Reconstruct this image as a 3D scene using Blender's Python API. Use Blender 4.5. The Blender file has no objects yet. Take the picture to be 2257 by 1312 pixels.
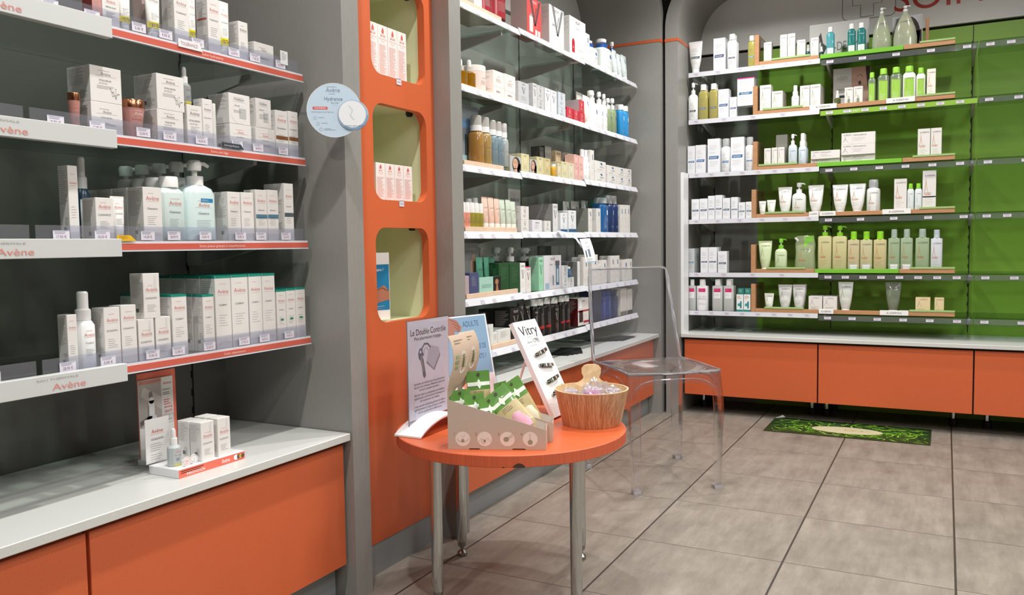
import bpy, math, random
from math import pi, sin, cos, radians
from mathutils import Vector, Matrix
random.seed(4)
SC = bpy.context.scene
COL = SC.collection
# ---------------------------------------------------------------- camera, world, exposure
cam_d = bpy.data.cameras.new('camera')
cam_d.sensor_width = 36.0
cam_d.lens = 1815.26 / 2257 * 36
cam_d.shift_x = (1128.5 - 1115) / 2257
cam_d.clip_start = 0.02
cam = bpy.data.objects.new('camera', cam_d)
COL.objects.link(cam)
_f = Vector((-0.4699159, 0.8804184, -0.0635808)); _r = Vector((0.8825609, 0.4699446, -0.0154376)); _d = Vector((0.0162879, -0.0633683, -0.9978573))
cam.matrix_world = Matrix(((_r.x, -_d.x, -_f.x, 0), (_r.y, -_d.y, -_f.y, 0), (_r.z, -_d.z, -_f.z, 0.9565), (0, 0, 0, 1)))
SC.camera = cam
SC.view_settings.view_transform = 'Standard'
SC.view_settings.look = 'None'
SC.view_settings.gamma = 1
SC.view_settings.exposure = 0.08
W = bpy.data.worlds.new('world'); SC.world = W; W.use_nodes = True
W.node_tree.nodes['Background'].inputs[0].default_value = (0.9, 0.95, 1, 1)
W.node_tree.nodes['Background'].inputs[1].default_value = 0.05
SC.cycles.max_bounces = 10
SC.cycles.transparent_max_bounces = 24
SC.cycles.transmission_bounces = 10
SC.cycles.caustics_reflective = False
SC.cycles.caustics_refractive = False
# ceiling spotlights: rows above the aisle (the lamps' housings are built in ceiling_spot below)
SPOT_W = 60
SPOTS = [(x, y) for x in (-0.98, 0.05, 1.15) for y in (-0.1, 1.15, 2.36, 3.38)] + [(-0.85, 4.1), (0.1, 4.1)]
AREA_W = 18

# ---------------------------------------------------------------- helpers
def lin(c):
    if isinstance(c, str):
        c = tuple(int(c[i:i+2], 16) / 255 for i in (0, 2, 4))
    return tuple((v / 12.92 if v <= .04045 else ((v + .055) / 1.055) ** 2.4) for v in c)
_mc = {}
def M(c, rough=.45, metal=0., trans=0., emit=0., ior=1.45, coat=0., spec=.5, alpha=1.):
    key = (c, rough, metal, trans, emit, ior, coat, spec, alpha)
    if key in _mc: return _mc[key]
    m = bpy.data.materials.new('mat_%s_%d' % (c, len(_mc))); m.use_nodes = True
    b = m.node_tree.nodes['Principled BSDF']; l = lin(c)
    b.inputs['Base Color'].default_value = (*l, 1)
    b.inputs['Roughness'].default_value = rough
    b.inputs['Metallic'].default_value = metal
    b.inputs['Transmission Weight'].default_value = trans
    b.inputs['IOR'].default_value = ior
    b.inputs['Coat Weight'].default_value = coat
    b.inputs['Specular IOR Level'].default_value = spec
    b.inputs['Alpha'].default_value = alpha
    if emit:
        b.inputs['Emission Color'].default_value = (*l, 1); b.inputs['Emission Strength'].default_value = emit
    _mc[key] = m
    return m
def nodes(name):
    m = bpy.data.materials.new(name); m.use_nodes = True
    nt = m.node_tree
    return m, nt, nt.nodes, nt.links, nt.nodes['Principled BSDF']
def speckled(name, c, rough, amt=.12, scale=60, bump=.0, stretch=(1, 1, 1), coat=0):
    """laminate: fine procedural mottling of the board's own colour"""
    m, nt, N, L, b = nodes(name)
    tc = N.new('ShaderNodeTexCoord'); mp = N.new('ShaderNodeMapping'); mp.inputs['Scale'].default_value = stretch
    nz = N.new('ShaderNodeTexNoise'); nz.inputs['Scale'].default_value = scale; nz.inputs['Detail'].default_value = 3
    cr = N.new('ShaderNodeValToRGB'); l = lin(c)
    cr.color_ramp.elements[0].position = .3; cr.color_ramp.elements[1].position = .7
    cr.color_ramp.elements[0].color = (*[v * (1 - amt) for v in l], 1)
    cr.color_ramp.elements[1].color = (*[min(1, v * (1 + amt)) for v in l], 1)
    L.new(tc.outputs['Object'], mp.inputs[0]); L.new(mp.outputs[0], nz.inputs['Vector']); L.new(nz.outputs['Fac'], cr.inputs[0]); L.new(cr.outputs[0], b.inputs['Base Color'])
    b.inputs['Roughness'].default_value = rough; b.inputs['Coat Weight'].default_value = coat
    if bump:
        bp = N.new('ShaderNodeBump'); bp.inputs['Strength'].default_value = bump; bp.inputs['Distance'].default_value = .001
        L.new(nz.outputs['Fac'], bp.inputs['Height']); L.new(bp.outputs[0], b.inputs['Normal'])
    return m
def sheet(name, tint, refl=.06, rough=.03, haze=0):
    """thin clear sheet (shelf glass, acrylic): tinted see-through plus fresnel reflection"""
    m = bpy.data.materials.new(name); m.use_nodes = True; nt = m.node_tree; N = nt.nodes; L = nt.links
    N.clear(); o = N.new('ShaderNodeOutputMaterial'); mx = N.new('ShaderNodeMixShader'); t = N.new('ShaderNodeBsdfTransparent'); g = N.new('ShaderNodeBsdfGlossy')
    lw = N.new('ShaderNodeLayerWeight'); lw.inputs[0].default_value = .5; pw = N.new('ShaderNodeMath'); pw.operation = 'POWER'; pw.inputs[1].default_value = 4
    ad = N.new('ShaderNodeMath'); ad.operation = 'MULTIPLY_ADD'; ad.inputs[1].default_value = .75 - refl; ad.inputs[2].default_value = refl; ad.use_clamp = True
    t.inputs[0].default_value = (*lin(tint), 1); g.inputs['Roughness'].default_value = rough
    L.new(lw.outputs['Facing'], pw.inputs[0]); L.new(pw.outputs[0], ad.inputs[0]); L.new(ad.outputs[0], mx.inputs[0]); L.new(t.outputs[0], mx.inputs[1]); L.new(g.outputs[0], mx.inputs[2])
    out = mx
    if haze:
        df = N.new('ShaderNodeBsdfDiffuse'); df.inputs[0].default_value = (.8, .8, .86, 1); m2 = N.new('ShaderNodeMixShader'); m2.inputs[0].default_value = haze; L.new(mx.outputs[0], m2.inputs[1]); L.new(df.outputs[0], m2.inputs[2]); out = m2
    L.new(out.outputs[0], o.inputs[0])
    return m

class MB:
    def __init__(s): s.v = []; s.f = []; s.m = []; s.mats = []
    def mi(s, mat):
        if mat not in s.mats: s.mats.append(mat)
        return s.mats.index(mat)
    def add(s, vs, fs, mat):
        o = len(s.v); k = s.mi(mat)
        s.v.extend([tuple(v) for v in vs]); s.f.extend([tuple(i + o for i in f) for f in fs]); s.m.extend([k] * len(fs)); return s
    def box(s, x0, x1, y0, y1, z0, z1, mat):
        v = [(x, y, z) for x in (x0, x1) for y in (y0, y1) for z in (z0, z1)]
        return s.add(v, [(0, 1, 3, 2), (4, 6, 7, 5), (0, 4, 5, 1), (2, 3, 7, 6), (0, 2, 6, 4), (1, 5, 7, 3)], mat)
    def rbox(s, x0, x1, y0, y1, z0, z1, mat, b=.002):
        """box with its 12 edges chamfered"""
        import itertools
        vs = []; idx = {}
        for sx in (0, 1):
            for sy in (0, 1):
                for sz in (0, 1):
                    X = (x0, x1)[sx]; Y = (y0, y1)[sy]; Z = (z0, z1)[sz]
                    dx, dy, dz = (b if not sx else -b), (b if not sy else -b), (b if not sz else -b)
                    idx[sx, sy, sz, 'x'] = len(vs); vs.append((X, Y + dy, Z + dz))
                    idx[sx, sy, sz, 'y'] = len(vs); vs.append((X + dx, Y, Z + dz))
                    idx[sx, sy, sz, 'z'] = len(vs); vs.append((X + dx, Y + dy, Z))
        F = []
        for a, ax in enumerate('xyz'):
            o1, o2 = [i for i in range(3) if i != a]
            for sa in (0, 1):
                q = []
                for (p, r) in ((0, 0), (1, 0), (1, 1), (0, 1)):
                    k = [0, 0, 0]; k[a] = sa; k[o1] = p; k[o2] = r; q.append(idx[(*k, ax)])
                F.append(q if (sa == 1) == (a != 1) else q[::-1])
        for a in range(3):
            o1, o2 = [i for i in range(3) if i != a]
            for p in (0, 1):
                for r in (0, 1):
                    k0 = [0, 0, 0]; k1 = [0, 0, 0]; k0[o1] = k1[o1] = p; k0[o2] = k1[o2] = r; k1[a] = 1
                    F.append([idx[(*k0, 'xyz'[o1])], idx[(*k1, 'xyz'[o1])], idx[(*k1, 'xyz'[o2])], idx[(*k0, 'xyz'[o2])]])
        for k in itertools.product((0, 1), repeat=3): F.append([idx[(*k, c)] for c in 'xyz'])
        return s.add(vs, F, mat)
    def loft(s, rings, mat, c0=True, c1=True, closed=True):
        n = len(rings[0]); vs = [p for r in rings for p in r]; F = []
        for i in range(len(rings) - 1):
            for j in range(n if closed else n - 1):
                k = (j + 1) % n; F.append((i * n + j, i * n + k, (i + 1) * n + k, (i + 1) * n + j))
        if c0: F.append(tuple(range(n))[::-1])
        if c1: F.append(tuple(range((len(rings) - 1) * n, len(rings) * n)))
        return s.add(vs, F, mat)
    def lathe(s, prof, mat, x=0, y=0, n=20, c0=True, c1=True):
        return s.loft([[(x + r * cos(2 * pi * j / n), y + r * sin(2 * pi * j / n), z) for j in range(n)] for r, z in prof], mat, c0, c1)
    def tube(s, pts, r, mat, n=8, sq=None):
        """round bar along a path (r a number or one per point)"""
        P = [Vector(p) for p in pts]; R = r if isinstance(r, (list, tuple)) else [r] * len(P); rings = []
        up = None
        for i, p in enumerate(P):
            d = (P[min(i + 1, len(P) - 1)] - P[max(i - 1, 0)]).normalized()
            if up is None: up = Vector((0, 0, 1)) if abs(d.z) < .9 else Vector((0, 1, 0))
            a = d.cross(up).normalized(); b = a.cross(d).normalized(); up = b
            rings.append([tuple(p + (a * cos(2 * pi * j / n) + b * sin(2 * pi * j / n)) * R[i]) for j in range(n)])
        return s.loft(rings, mat)
    def prism(s, poly, mat, to3, t0, t1):
        """2D outline extruded between t0 and t1; to3(a,b,t)->xyz"""
        n = len(poly); v = [to3(a, b, t0) for a, b in poly] + [to3(a, b, t1) for a, b in poly]
        F = [tuple(range(n)), tuple(range(2 * n - 1, n - 1, -1))] + [(i, n + i, n + (i + 1) % n, (i + 1) % n) for i in range(n)]
        return s.add(v, F, mat)
    def xf(s, Mx, k0=0):
        s.v[k0:] = [tuple(Mx @ Vector(v)) for v in s.v[k0:]]; return s
    def build(s, name, parent=None, smooth=True, loc=None, rot=None, ang=35):
        me = bpy.data.meshes.new(name); me.from_pydata(s.v, [], s.f)
        for m in s.mats: me.materials.append(m)
        me.polygons.foreach_set('material_index', s.m)
        import bmesh
        bm = bmesh.new(); bm.from_mesh(me); bmesh.ops.recalc_face_normals(bm, faces=bm.faces); bm.to_mesh(me); bm.free()
        if smooth:
            me.shade_smooth(); me.set_sharp_from_angle(angle=radians(ang))
        o = bpy.data.objects.new(name, me); COL.objects.link(o)
        if parent: o.parent = parent
        if loc: o.location = loc
        if rot: o.rotation_euler = rot
        return o
def E(name, loc, rz=0):
    o = bpy.data.objects.new(name, None); o.empty_display_size = .05; COL.objects.link(o); o.location = loc; o.rotation_euler = (0, 0, rz); return o
def tag(o, label, cat, group=None):
    o['label'] = label; o['category'] = cat
    if group: o['group'] = group
    return o
def struct(o): o['kind'] = 'structure'; return o
def copy_tree(o, parent=None):
    c = o.copy(); COL.objects.link(c)
    if parent: c.parent = parent
    for ch in list(o.children): copy_tree(ch, c)
    return c

_tc = {}
def tgeo(s, hi=False):
    """outline-filled lettering, cap height 1, origin at left of the baseline"""
    if (s, hi) in _tc: return _tc[s, hi]
    cu = bpy.data.curves.new('t', 'FONT'); cu.body = s; cu.resolution_u = 7 if hi else 2; cu.size = 1.44
    ob = bpy.data.objects.new('t', cu); me = bpy.data.meshes.new_from_object(ob)
    vs = [(v.co.x, v.co.y) for v in me.vertices]; fs = [tuple(p.vertices) for p in me.polygons]
    bpy.data.objects.remove(ob); bpy.data.curves.remove(cu); bpy.data.meshes.remove(me)
    if vs:
        x0 = min(v[0] for v in vs); x1 = max(v[0] for v in vs); vs = [(x - x0, y) for x, y in vs]; w = x1 - x0
    else: w = 0
    _tc[s, hi] = (vs, fs, w); return _tc[s, hi]

class Face:
    """a printable front: maps (x,z) in face units onto the surface"""
    def __init__(s, mb, fn, off=.0004): s.mb = mb; s.fn = fn; s.off = off
    def text(s, t, x, z, h, mat, maxw=None, al='c', asp=1.0, slant=0):
        vs, fs, w = tgeo(t, h > .011); sx = h * asp
        if not fs: return
        if maxw and w * sx > maxw: sx = maxw / w
        x0 = x - (w * sx / 2 if al == 'c' else 0 if al == 'l' else w * sx)
        s.mb.add([s.fn(x0 + a * sx + slant * b * h, z + b * h, s.off * 1.5) for a, b in vs], fs, mat)
    def rect(s, x0, x1, z0, z1, mat, k=1, sk=0, lv=1):
        P = []; F = []
        for i in range(k + 1):
            x = x0 + (x1 - x0) * i / k
            P += [s.fn(x, z0, s.off * lv), s.fn(x + sk, z1, s.off * lv)]
        for i in range(k): F.append((2 * i, 2 * i + 2, 2 * i + 3, 2 * i + 1))
        s.mb.add(P, F, mat)
    def lines(s, x0, x1, z1, dz, n, mat, t=.0008, k=1, rnd=None):
        R = random.Random(int(abs(x0 * 1e5) + n))
        for i in range(n):
            e = x0 + (x1 - x0) * R.uniform(.55, 1)
            s.rect(x0, e, z1 - i * dz - t, z1 - i * dz, mat, k)
    def poly(s, pts, mat, lv=1):
        s.mb.add([s.fn(a, b, s.off * lv) for a, b in pts], [tuple(range(len(pts)))], mat)
    def disc(s, x, z, r, mat, n=18, lv=1, rz=None):
        rz = rz or r
        s.poly([(x + r * cos(2 * pi * i / n), z + rz * sin(2 * pi * i / n)) for i in range(n)], mat, lv)
    def ring(s, x, z, r, t, mat, a0=0, a1=360, n=20, lv=1):
        P = []
        for i in range(n + 1):
            a = radians(a0 + (a1 - a0) * i / n); P += [s.fn(x + r * cos(a), z + r * sin(a), s.off * lv), s.fn(x + (r - t) * cos(a), z + (r - t) * sin(a), s.off * lv)]
        s.mb.add(P, [(2 * i, 2 * i + 2, 2 * i + 3, 2 * i + 1) for i in range(n)], mat)
    def stroke(s, pts, t, mat, lv=1):
        P = []
        n = len(pts)
        for i, (x, z) in enumerate(pts):
            a = pts[min(i + 1, n - 1)]; b = pts[max(i - 1, 0)]; dx, dz = a[0] - b[0], a[1] - b[1]; l = math.hypot(dx, dz) or 1
            w = t[i] if isinstance(t, (list, tuple)) else t
            P += [s.fn(x - dz / l * w / 2, z + dx / l * w / 2, s.off * lv), s.fn(x + dz / l * w / 2, z - dx / l * w / 2, s.off * lv)]
        s.mb.add(P, [(2 * i, 2 * i + 2, 2 * i + 3, 2 * i + 1) for i in range(n - 1)], mat)

# ---------------------------------------------------------------- materials
GREY = speckled('grey_laminate', '92918d', .38, .05, 300, 0, (1, 1, .1))
GREYD = speckled('dark_grey_laminate', '6a6a67', .5, .05, 200)
GREYL = speckled('pale_grey_laminate', 'e2e3e1', .5, .03, 200)
WHITEG = speckled('pale_worktop', 'd3d5d2', .33, .03, 200)
PLINTH = speckled('plinth_metal_grey', '8f9598', .35, .04, 120, 0, (.1, .1, 6))
ORANGE = speckled('orange_laminate', 'd2663c', .35, .05, 300, .02)
ORANGE_E = speckled('orange_ribbed_edge', 'cc5f3c', .5, .12, 14, .0, (30, 30, .05))
CREAM = M('e9edc6', .35)
GREENB = speckled('green_back_panel', '86b53a', .4, .04, 200)
BLACK = M('101010', .5); DARK = M('2a2a2c', .45)
WHITE = M('f2f2f0', .35); PLW = M('f4f5f8', .28); CARD = M('eceae6', .5)
CHROME = M('c2c4c2', .05, 1.0); STEEL = M('9a9a98', .3, 1.0)
GLASS = sheet('shelf_glass', 'e2eae5', .06)
GEDGE = M('3d5a4c', .1, spec=.8)
CLEAR = sheet('clear_acrylic_sheet', 'f2f4fb', .03)
FENCE = sheet('clear_price_fence', 'f0f1f7', .05, .05, .06)
RED = M('cf6454', .3)
OAK = speckled('oak_tray_wood', 'b98a62', .5, .16, 30, 0, (.35, 8, 8))
PEACH = speckled('peach_tray', 'e6c9b0', .5, .06, 20)
T_K = M('303236', .5); T_G = M('9a9c9e', .5); T_R = M('d8635a', .5); T_W = M('ffffff', .45)
GREYM = speckled('mid_grey_back_board', 'bcbebb', .35, .03, 200)
# ================================================================ the room
def floor_mat():
    m, nt, N, L, b = nodes('stone_look_floor_tiles')
    tc = N.new('ShaderNodeTexCoord'); sep = N.new('ShaderNodeSeparateXYZ'); L.new(tc.outputs['Object'], sep.inputs[0])
    def mth(op, a, bb=None):
        n = N.new('ShaderNodeMath'); n.operation = op
        for i, q in enumerate((a, bb)):
            if q is None: continue
            if isinstance(q, (int, float)): n.inputs[i].default_value = q
            else: L.new(q, n.inputs[i])
        return n.outputs[0]
    TX, TY, X0, Y0 = .4538, .4466, -.4133, 2.5003
    gx = mth('DIVIDE', mth('SUBTRACT', sep.outputs[0], X0), TX); gy = mth('DIVIDE', mth('SUBTRACT', sep.outputs[1], Y0), TY)
    fx = mth('FRACT', gx); fy = mth('FRACT', gy)
    ax = mth('MINIMUM', fx, mth('SUBTRACT', 1, fx)); ay = mth('MINIMUM', fy, mth('SUBTRACT', 1, fy))
    jx = mth('LESS_THAN', ax, .0068); jy = mth('LESS_THAN', ay, .0032); joint = mth('MAXIMUM', jx, jy)
    idv = N.new('ShaderNodeCombineXYZ'); L.new(mth('FLOOR', gx), idv.inputs[0]); L.new(mth('FLOOR', gy), idv.inputs[1])
    wn = N.new('ShaderNodeTexWhiteNoise'); wn.noise_dimensions = '3D'; L.new(idv.outputs[0], wn.inputs['Vector'])
    off = N.new('ShaderNodeVectorMath'); off.operation = 'MULTIPLY_ADD'; off.inputs[1].default_value = (7, 7, 7)
    L.new(wn.outputs['Color'], off.inputs[0]); L.new(tc.outputs['Object'], off.inputs[2])
    mp = N.new('ShaderNodeMapping'); mp.inputs['Scale'].default_value = (16, 3.0, 1); mp.inputs['Rotation'].default_value = (0, 0, .12); L.new(off.outputs[0], mp.inputs[0])
    n1 = N.new('ShaderNodeTexNoise'); n1.inputs['Scale'].default_value = 1.0; n1.inputs['Detail'].default_value = 12; n1.inputs['Roughness'].default_value = .75; L.new(mp.outputs[0], n1.inputs['Vector'])
    n2 = N.new('ShaderNodeTexNoise'); n2.inputs['Scale'].default_value = 7; n2.inputs['Detail'].default_value = 10; n2.inputs['Roughness'].default_value = .7; L.new(off.outputs[0], n2.inputs['Vector'])
    mixf = mth('ADD', mth('MULTIPLY', n1.outputs['Fac'], .65), mth('MULTIPLY', n2.outputs['Fac'], .35))
    cr = N.new('ShaderNodeValToRGB'); e = cr.color_ramp.elements
    e[0].position = .3; e[0].color = (*lin('6c655c'), 1); e[1].position = .72; e[1].color = (*lin('a89f94'), 1)
    e2 = cr.color_ramp.elements.new(.5); e2.color = (*lin('8b8379'), 1)
    L.new(mixf, cr.inputs[0])
    mx = N.new('ShaderNodeMixRGB'); L.new(joint, mx.inputs[0]); L.new(cr.outputs[0], mx.inputs[1]); mx.inputs[2].default_value = (*lin('3a352f'), 1)
    L.new(mx.outputs[0], b.inputs['Base Color'])
    b.inputs['Roughness'].default_value = .42
    rr = mth('ADD', .34, mth('MULTIPLY', n2.outputs['Fac'], .2)); L.new(rr, b.inputs['Roughness'])
    bp = N.new('ShaderNodeBump'); bp.inputs['Strength'].default_value = .3; bp.inputs['Distance'].default_value = .002
    L.new(mth('SUBTRACT', 1, joint), bp.inputs['Height']); L.new(bp.outputs[0], b.inputs['Normal'])
    return m
RX0, RX1, RY0, RY1, RZ = -1.90, 2.4, -1.6, 5.15, 2.60
def slab(name, x0, x1, y0, y1, z0, z1, mat): return struct(MB().box(x0, x1, y0, y1, z0, z1, mat).build(name, smooth=False))
slab('floor', RX0 - .1, RX1 + .1, RY0 - .1, RY1 + .1, -.1, 0, floor_mat())
WALLM = speckled('painted_wall', 'a9a8a4', .7, .03, 20)
CEILM = speckled('ceiling_paint', '5a5a58', .8, .03, 20)
slab('wall_left', RX0 - .1, RX0, RY0, RY1, 0, RZ, WALLM)
slab('wall_back', RX0 - .1, RX1 + .1, RY1, RY1 + .1, 0, RZ, WALLM)
slab('wall_right', RX1, RX1 + .1, RY0, RY1, 0, RZ, M('d2d0cb', .7))
slab('wall_front', RX0 - .1, RX1 + .1, RY0 - .1, RY0, 0, RZ, M('3c3d3c', .7))
slab('ceiling', RX0 - .1, RX1 + .1, RY0 - .1, RY1 + .1, RZ, RZ + .1, CEILM)

# ceiling spotlights, plus unseen fill panels added to brighten the room
LENS = M('fff6e8', .5, emit=6.0)
def spot_thing(x, y, first=[None]):
    if first[0] is None:
        r = E('ceiling_spotlight', (x, y, RZ)); b = MB()
        b.lathe([(.05, 0), (.05, -.05), (.044, -.06), (.044, -.05), (.0, -.05)], M('e8e8e6', .4), c0=True, c1=False); b.build('housing', r)
        MB().lathe([(.0, -.051), (.041, -.051), (.041, -.053), (0, -.053)], LENS, c0=False, c1=False).build('lens', r)
        ld = bpy.data.lights.new('spot_lamp', 'SPOT'); ld.energy = SPOT_W; ld.spot_size = radians(152); ld.spot_blend = 1.0; ld.shadow_soft_size = .03; ld.color = (1.0, .97, .93)
        lo = bpy.data.objects.new('spot_lamp', ld); COL.objects.link(lo); lo.parent = r; lo.location = (0, 0, -.075)
        first[0] = r; global DIM; DIM = ld.copy(); DIM.energy = SPOT_W * .48
    else:
        r = copy_tree(first[0]); r.location = (x, y, RZ)
        if x > -.5:
            for ch in r.children:
                if ch.type == 'LIGHT': ch.data = DIM
    return r
for i, (x, y) in enumerate(SPOTS):
    row = 'along the shelving wall' if x < -.5 else 'in the middle row' if x < .6 else 'by the right wall'
    tag(spot_thing(x, y), 'small round white recessed ceiling spotlight %s, %s from the entrance' % (row, ['first', 'second', 'third', 'fourth', 'fifth', 'sixth'][i % 4]) if i < 12 else 'small round white recessed ceiling spotlight above far bay, %s' % ('left' if x < 0 else 'right'), 'ceiling light', 'ceiling spotlights')
def fill_panel_light(x, y, lab):  # overhead fill light added to soften the spots, out of view
    r = E('ceiling_fill_panel', (x, y, RZ)); MB().box(-.32, .32, -.32, .32, -.03, 0, M('e8e8e6', .5)).build('frame', r, smooth=False)
    MB().box(-.29, .29, -.29, .29, -.034, -.03, M('fffaf2', .5, emit=AREA_W / 6)).build('diffuser', r, smooth=False)
    ld = bpy.data.lights.new('fill_panel_lamp', 'AREA'); ld.shape = 'SQUARE'; ld.size = .56; ld.energy = AREA_W; ld.color = (1, .97, .93)
    lo = bpy.data.objects.new('fill_panel_lamp', ld); COL.objects.link(lo); lo.parent = r; lo.location = (0, 0, -.04)
    tag(r, lab, 'ceiling light')
fill_panel_light(.75, .6, 'unseen square fill panel added on the ceiling near the camera side of the shop')
fill_panel_light(.75, 2.5, 'unseen square fill panel added on the ceiling in the middle of the shop')

# ================================================================ shelving architecture
# frames: 'L' (left wall run): s = y, depth t = x ; 'B' (back wall): s = x, depth t = -y
def toL(s, t, z): return (t, s, z)
def toB(s, t, z): return (s, -t, z)
ARCZ = 2.065
def shelving(frame, s0, s1, front, back, label, backs, joints, ends=(True, True), header=True):
    """gondola: two end panels, back boards, orange trims and a rounded arch above; s0..s1 is the opening"""
    to = toL if frame == 'L' else toB
    root = E('shelving_unit', to((s0 + s1) / 2, back, 0)); o = Vector(root.location)
    tag(root, label, 'shelving')
    def bx(mb, a0, a1, t0, t1, z0, z1, m):
        p = to(a0, t0, z0); q = to(a1, t1, z1)
        mb.box(min(p[0], q[0]) - o.x, max(p[0], q[0]) - o.x, min(p[1], q[1]) - o.y, max(p[1], q[1]) - o.y, z0, z1, m)
    for k, (a0, a1) in enumerate(((s0 - .07, s0), (s1, s1 + .07))):
        if not ends[k]: continue
        mb = MB(); bx(mb, a0, a1, back, front, 0, 2.05, GREY); mb.build('end_panel', root, smooth=False)
        mb = MB(); bx(mb, a0 - .002, a1 + .002, back, front + .002, 2.05, ARCZ, ORANGE); mb.build('trim_strip', root, smooth=False)
    for (a0, a1, m) in backs:
        mb = MB(); bx(mb, a0, a1, back - .03, back, 0.0, 2.05, m); mb.build('back_panel', root, smooth=False)
    mb = MB()
    for j in joints: bx(mb, j - .002, j + .002, back, back + .0015, .46, 2.05, BLACK)
    n = 30
    for j in joints:
        for i in range(n):
            z = .5 + i * 1.5 / n; bx(mb, j - .006, j - .003, back, back + .0016, z, z + .02, BLACK)
    mb.build('slotted_upright', root, smooth=False)
    # header board and arch
    mb = MB(); ri = .265; ro = .335
    def arc(cs, cz, r, a0, a1, n=14): return [(cs + r * cos(radians(a0 + (a1 - a0) * i / n)), cz + r * sin(radians(a0 + (a1 - a0) * i / n))) for i in range(n + 1)]
    cz = 2.12
    inner = [(s1, ARCZ)] + arc(s1 - ri, cz, ri, 0, 90) + arc(s0 + ri, cz, ri, 90, 180) + [(s0, ARCZ)]
    outer = [(s1 + .07, ARCZ)] + arc(s1 - ri, cz, ro, 0, 90) + arc(s0 + ri, cz, ro, 90, 180) + [(s0 - .07, ARCZ)]
    N = len(inner); V = []
    for (a, z) in inner + outer: V.append(tuple(Vector(to(a, front, z)) - o))
    for (a, z) in inner + outer: V.append(tuple(Vector(to(a, back, z)) - o))
    F = []
    for i in range(N - 1):
        F += [(i, i + 1, N + i + 1, N + i), (2 * N + i, 3 * N + i, 3 * N + i + 1, 2 * N + i + 1), (i, 2 * N + i, 2 * N + i + 1, i + 1), (N + i, N + i + 1, 3 * N + i + 1, 3 * N + i)]
    F += [(0, N, 3 * N, 2 * N), (N - 1, 3 * N - 1, 4 * N - 1, 2 * N - 1)]
    mb.add(V, F, GREY); mb.build('arch', root)
    mb = MB(); mb.prism(inner, GREYL, lambda a, b, t: tuple(Vector(to(a, t, b)) - o), back - .02, back + .006); hp = mb.build('header_panel', root, smooth=False)
    return root, hp, o
UA, hA, oA = shelving('L', -.42, 1.72, -1.388, -1.85, 'tall grey shelving bay nearest the camera, with red-railed shelves', [(-.42, 1.72, GREYD)], [.29, .995, 1.60])
UB, hB, oB = shelving('L', 2.318, 4.431, -1.388, -1.85, 'tall grey shelving bay between the orange niche column and the corner', [(2.318, 4.431, GREYM)], [2.97, 3.64, 4.307])
UC, hC, oC = shelving('B', -1.30, .82, -4.46, -4.95, 'tall grey arched shelving bay with green back boards on the far wall', [(-1.30, -.97, GREY), (-.97, .82, GREENB)], [-1.22, -.565, .11])
# logo and lettering on the header of the far bay
mb = MB(); fc = Face(mb, lambda x, z, off: (x - oC.x, 4.944 - off - oC.y, z))
K = M('77787a', .5)
def rrect(x0, x1, z0, z1, r, n=5):
    P = []
    for cx, cz, a in ((x1 - r, z0 + r, -90), (x1 - r, z1 - r, 0), (x0 + r, z1 - r, 90), (x0 + r, z0 + r, 180)):
        P += [(cx + r * cos(radians(a + 90 * i / n)), cz + r * sin(radians(a + 90 * i / n))) for i in range(n + 1)]
    return P
P = rrect(-.519, -.255, 2.152, 2.40, .03); P.append(P[0]); fc.stroke(P, .004, K)
c0, c1, w = -.395, 2.26, .038
Q = [(-w, -3 * w), (w, -3 * w), (w, -w), (3 * w * .75, -w), (3 * w * .75, w), (w, w), (w, 3 * w), (-w, 3 * w), (-w, w), (-3 * w * .75, w), (-3 * w * .75, -w), (-w, -w), (-w, -3 * w)]
fc.stroke([(c0 + a * .85, c1 + b * .85) for a, b in Q], .004, K)
fc.text('SOIN', -.262, 2.166, .13, M('c0392e', .4), al='l', asp=1.0)
mb.build('lettering', UC, smooth=False)

def worktop(frame, s0, s1, front, back, z, label):
    to = toL if frame == 'L' else toB; o = Vector(to((s0 + s1) / 2, (front + back) / 2, z - .02)); p = Vector(to(s0, back, 0)) - o; q = Vector(to(s1, front, 0)) - o
    w = MB().rbox(min(p.x, q.x), max(p.x, q.x), min(p.y, q.y), max(p.y, q.y), 0, .02, WHITEG, .0015).build('worktop', loc=tuple(o))
    return tag(w, label, 'worktop')
worktop('L', -.418, 1.716, -1.392, -1.846, .462, 'pale grey worktop under the red-railed shelves, holding a small display tray')
worktop('L', 2.320, 4.429, -1.40, -1.846, .450, 'pale grey worktop of the middle bay, with dark leaflets on it')
worktop('B', -1.298, .818, -4.50, -4.946, .447, 'empty pale grey worktop under the green-backed far bay')

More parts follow.
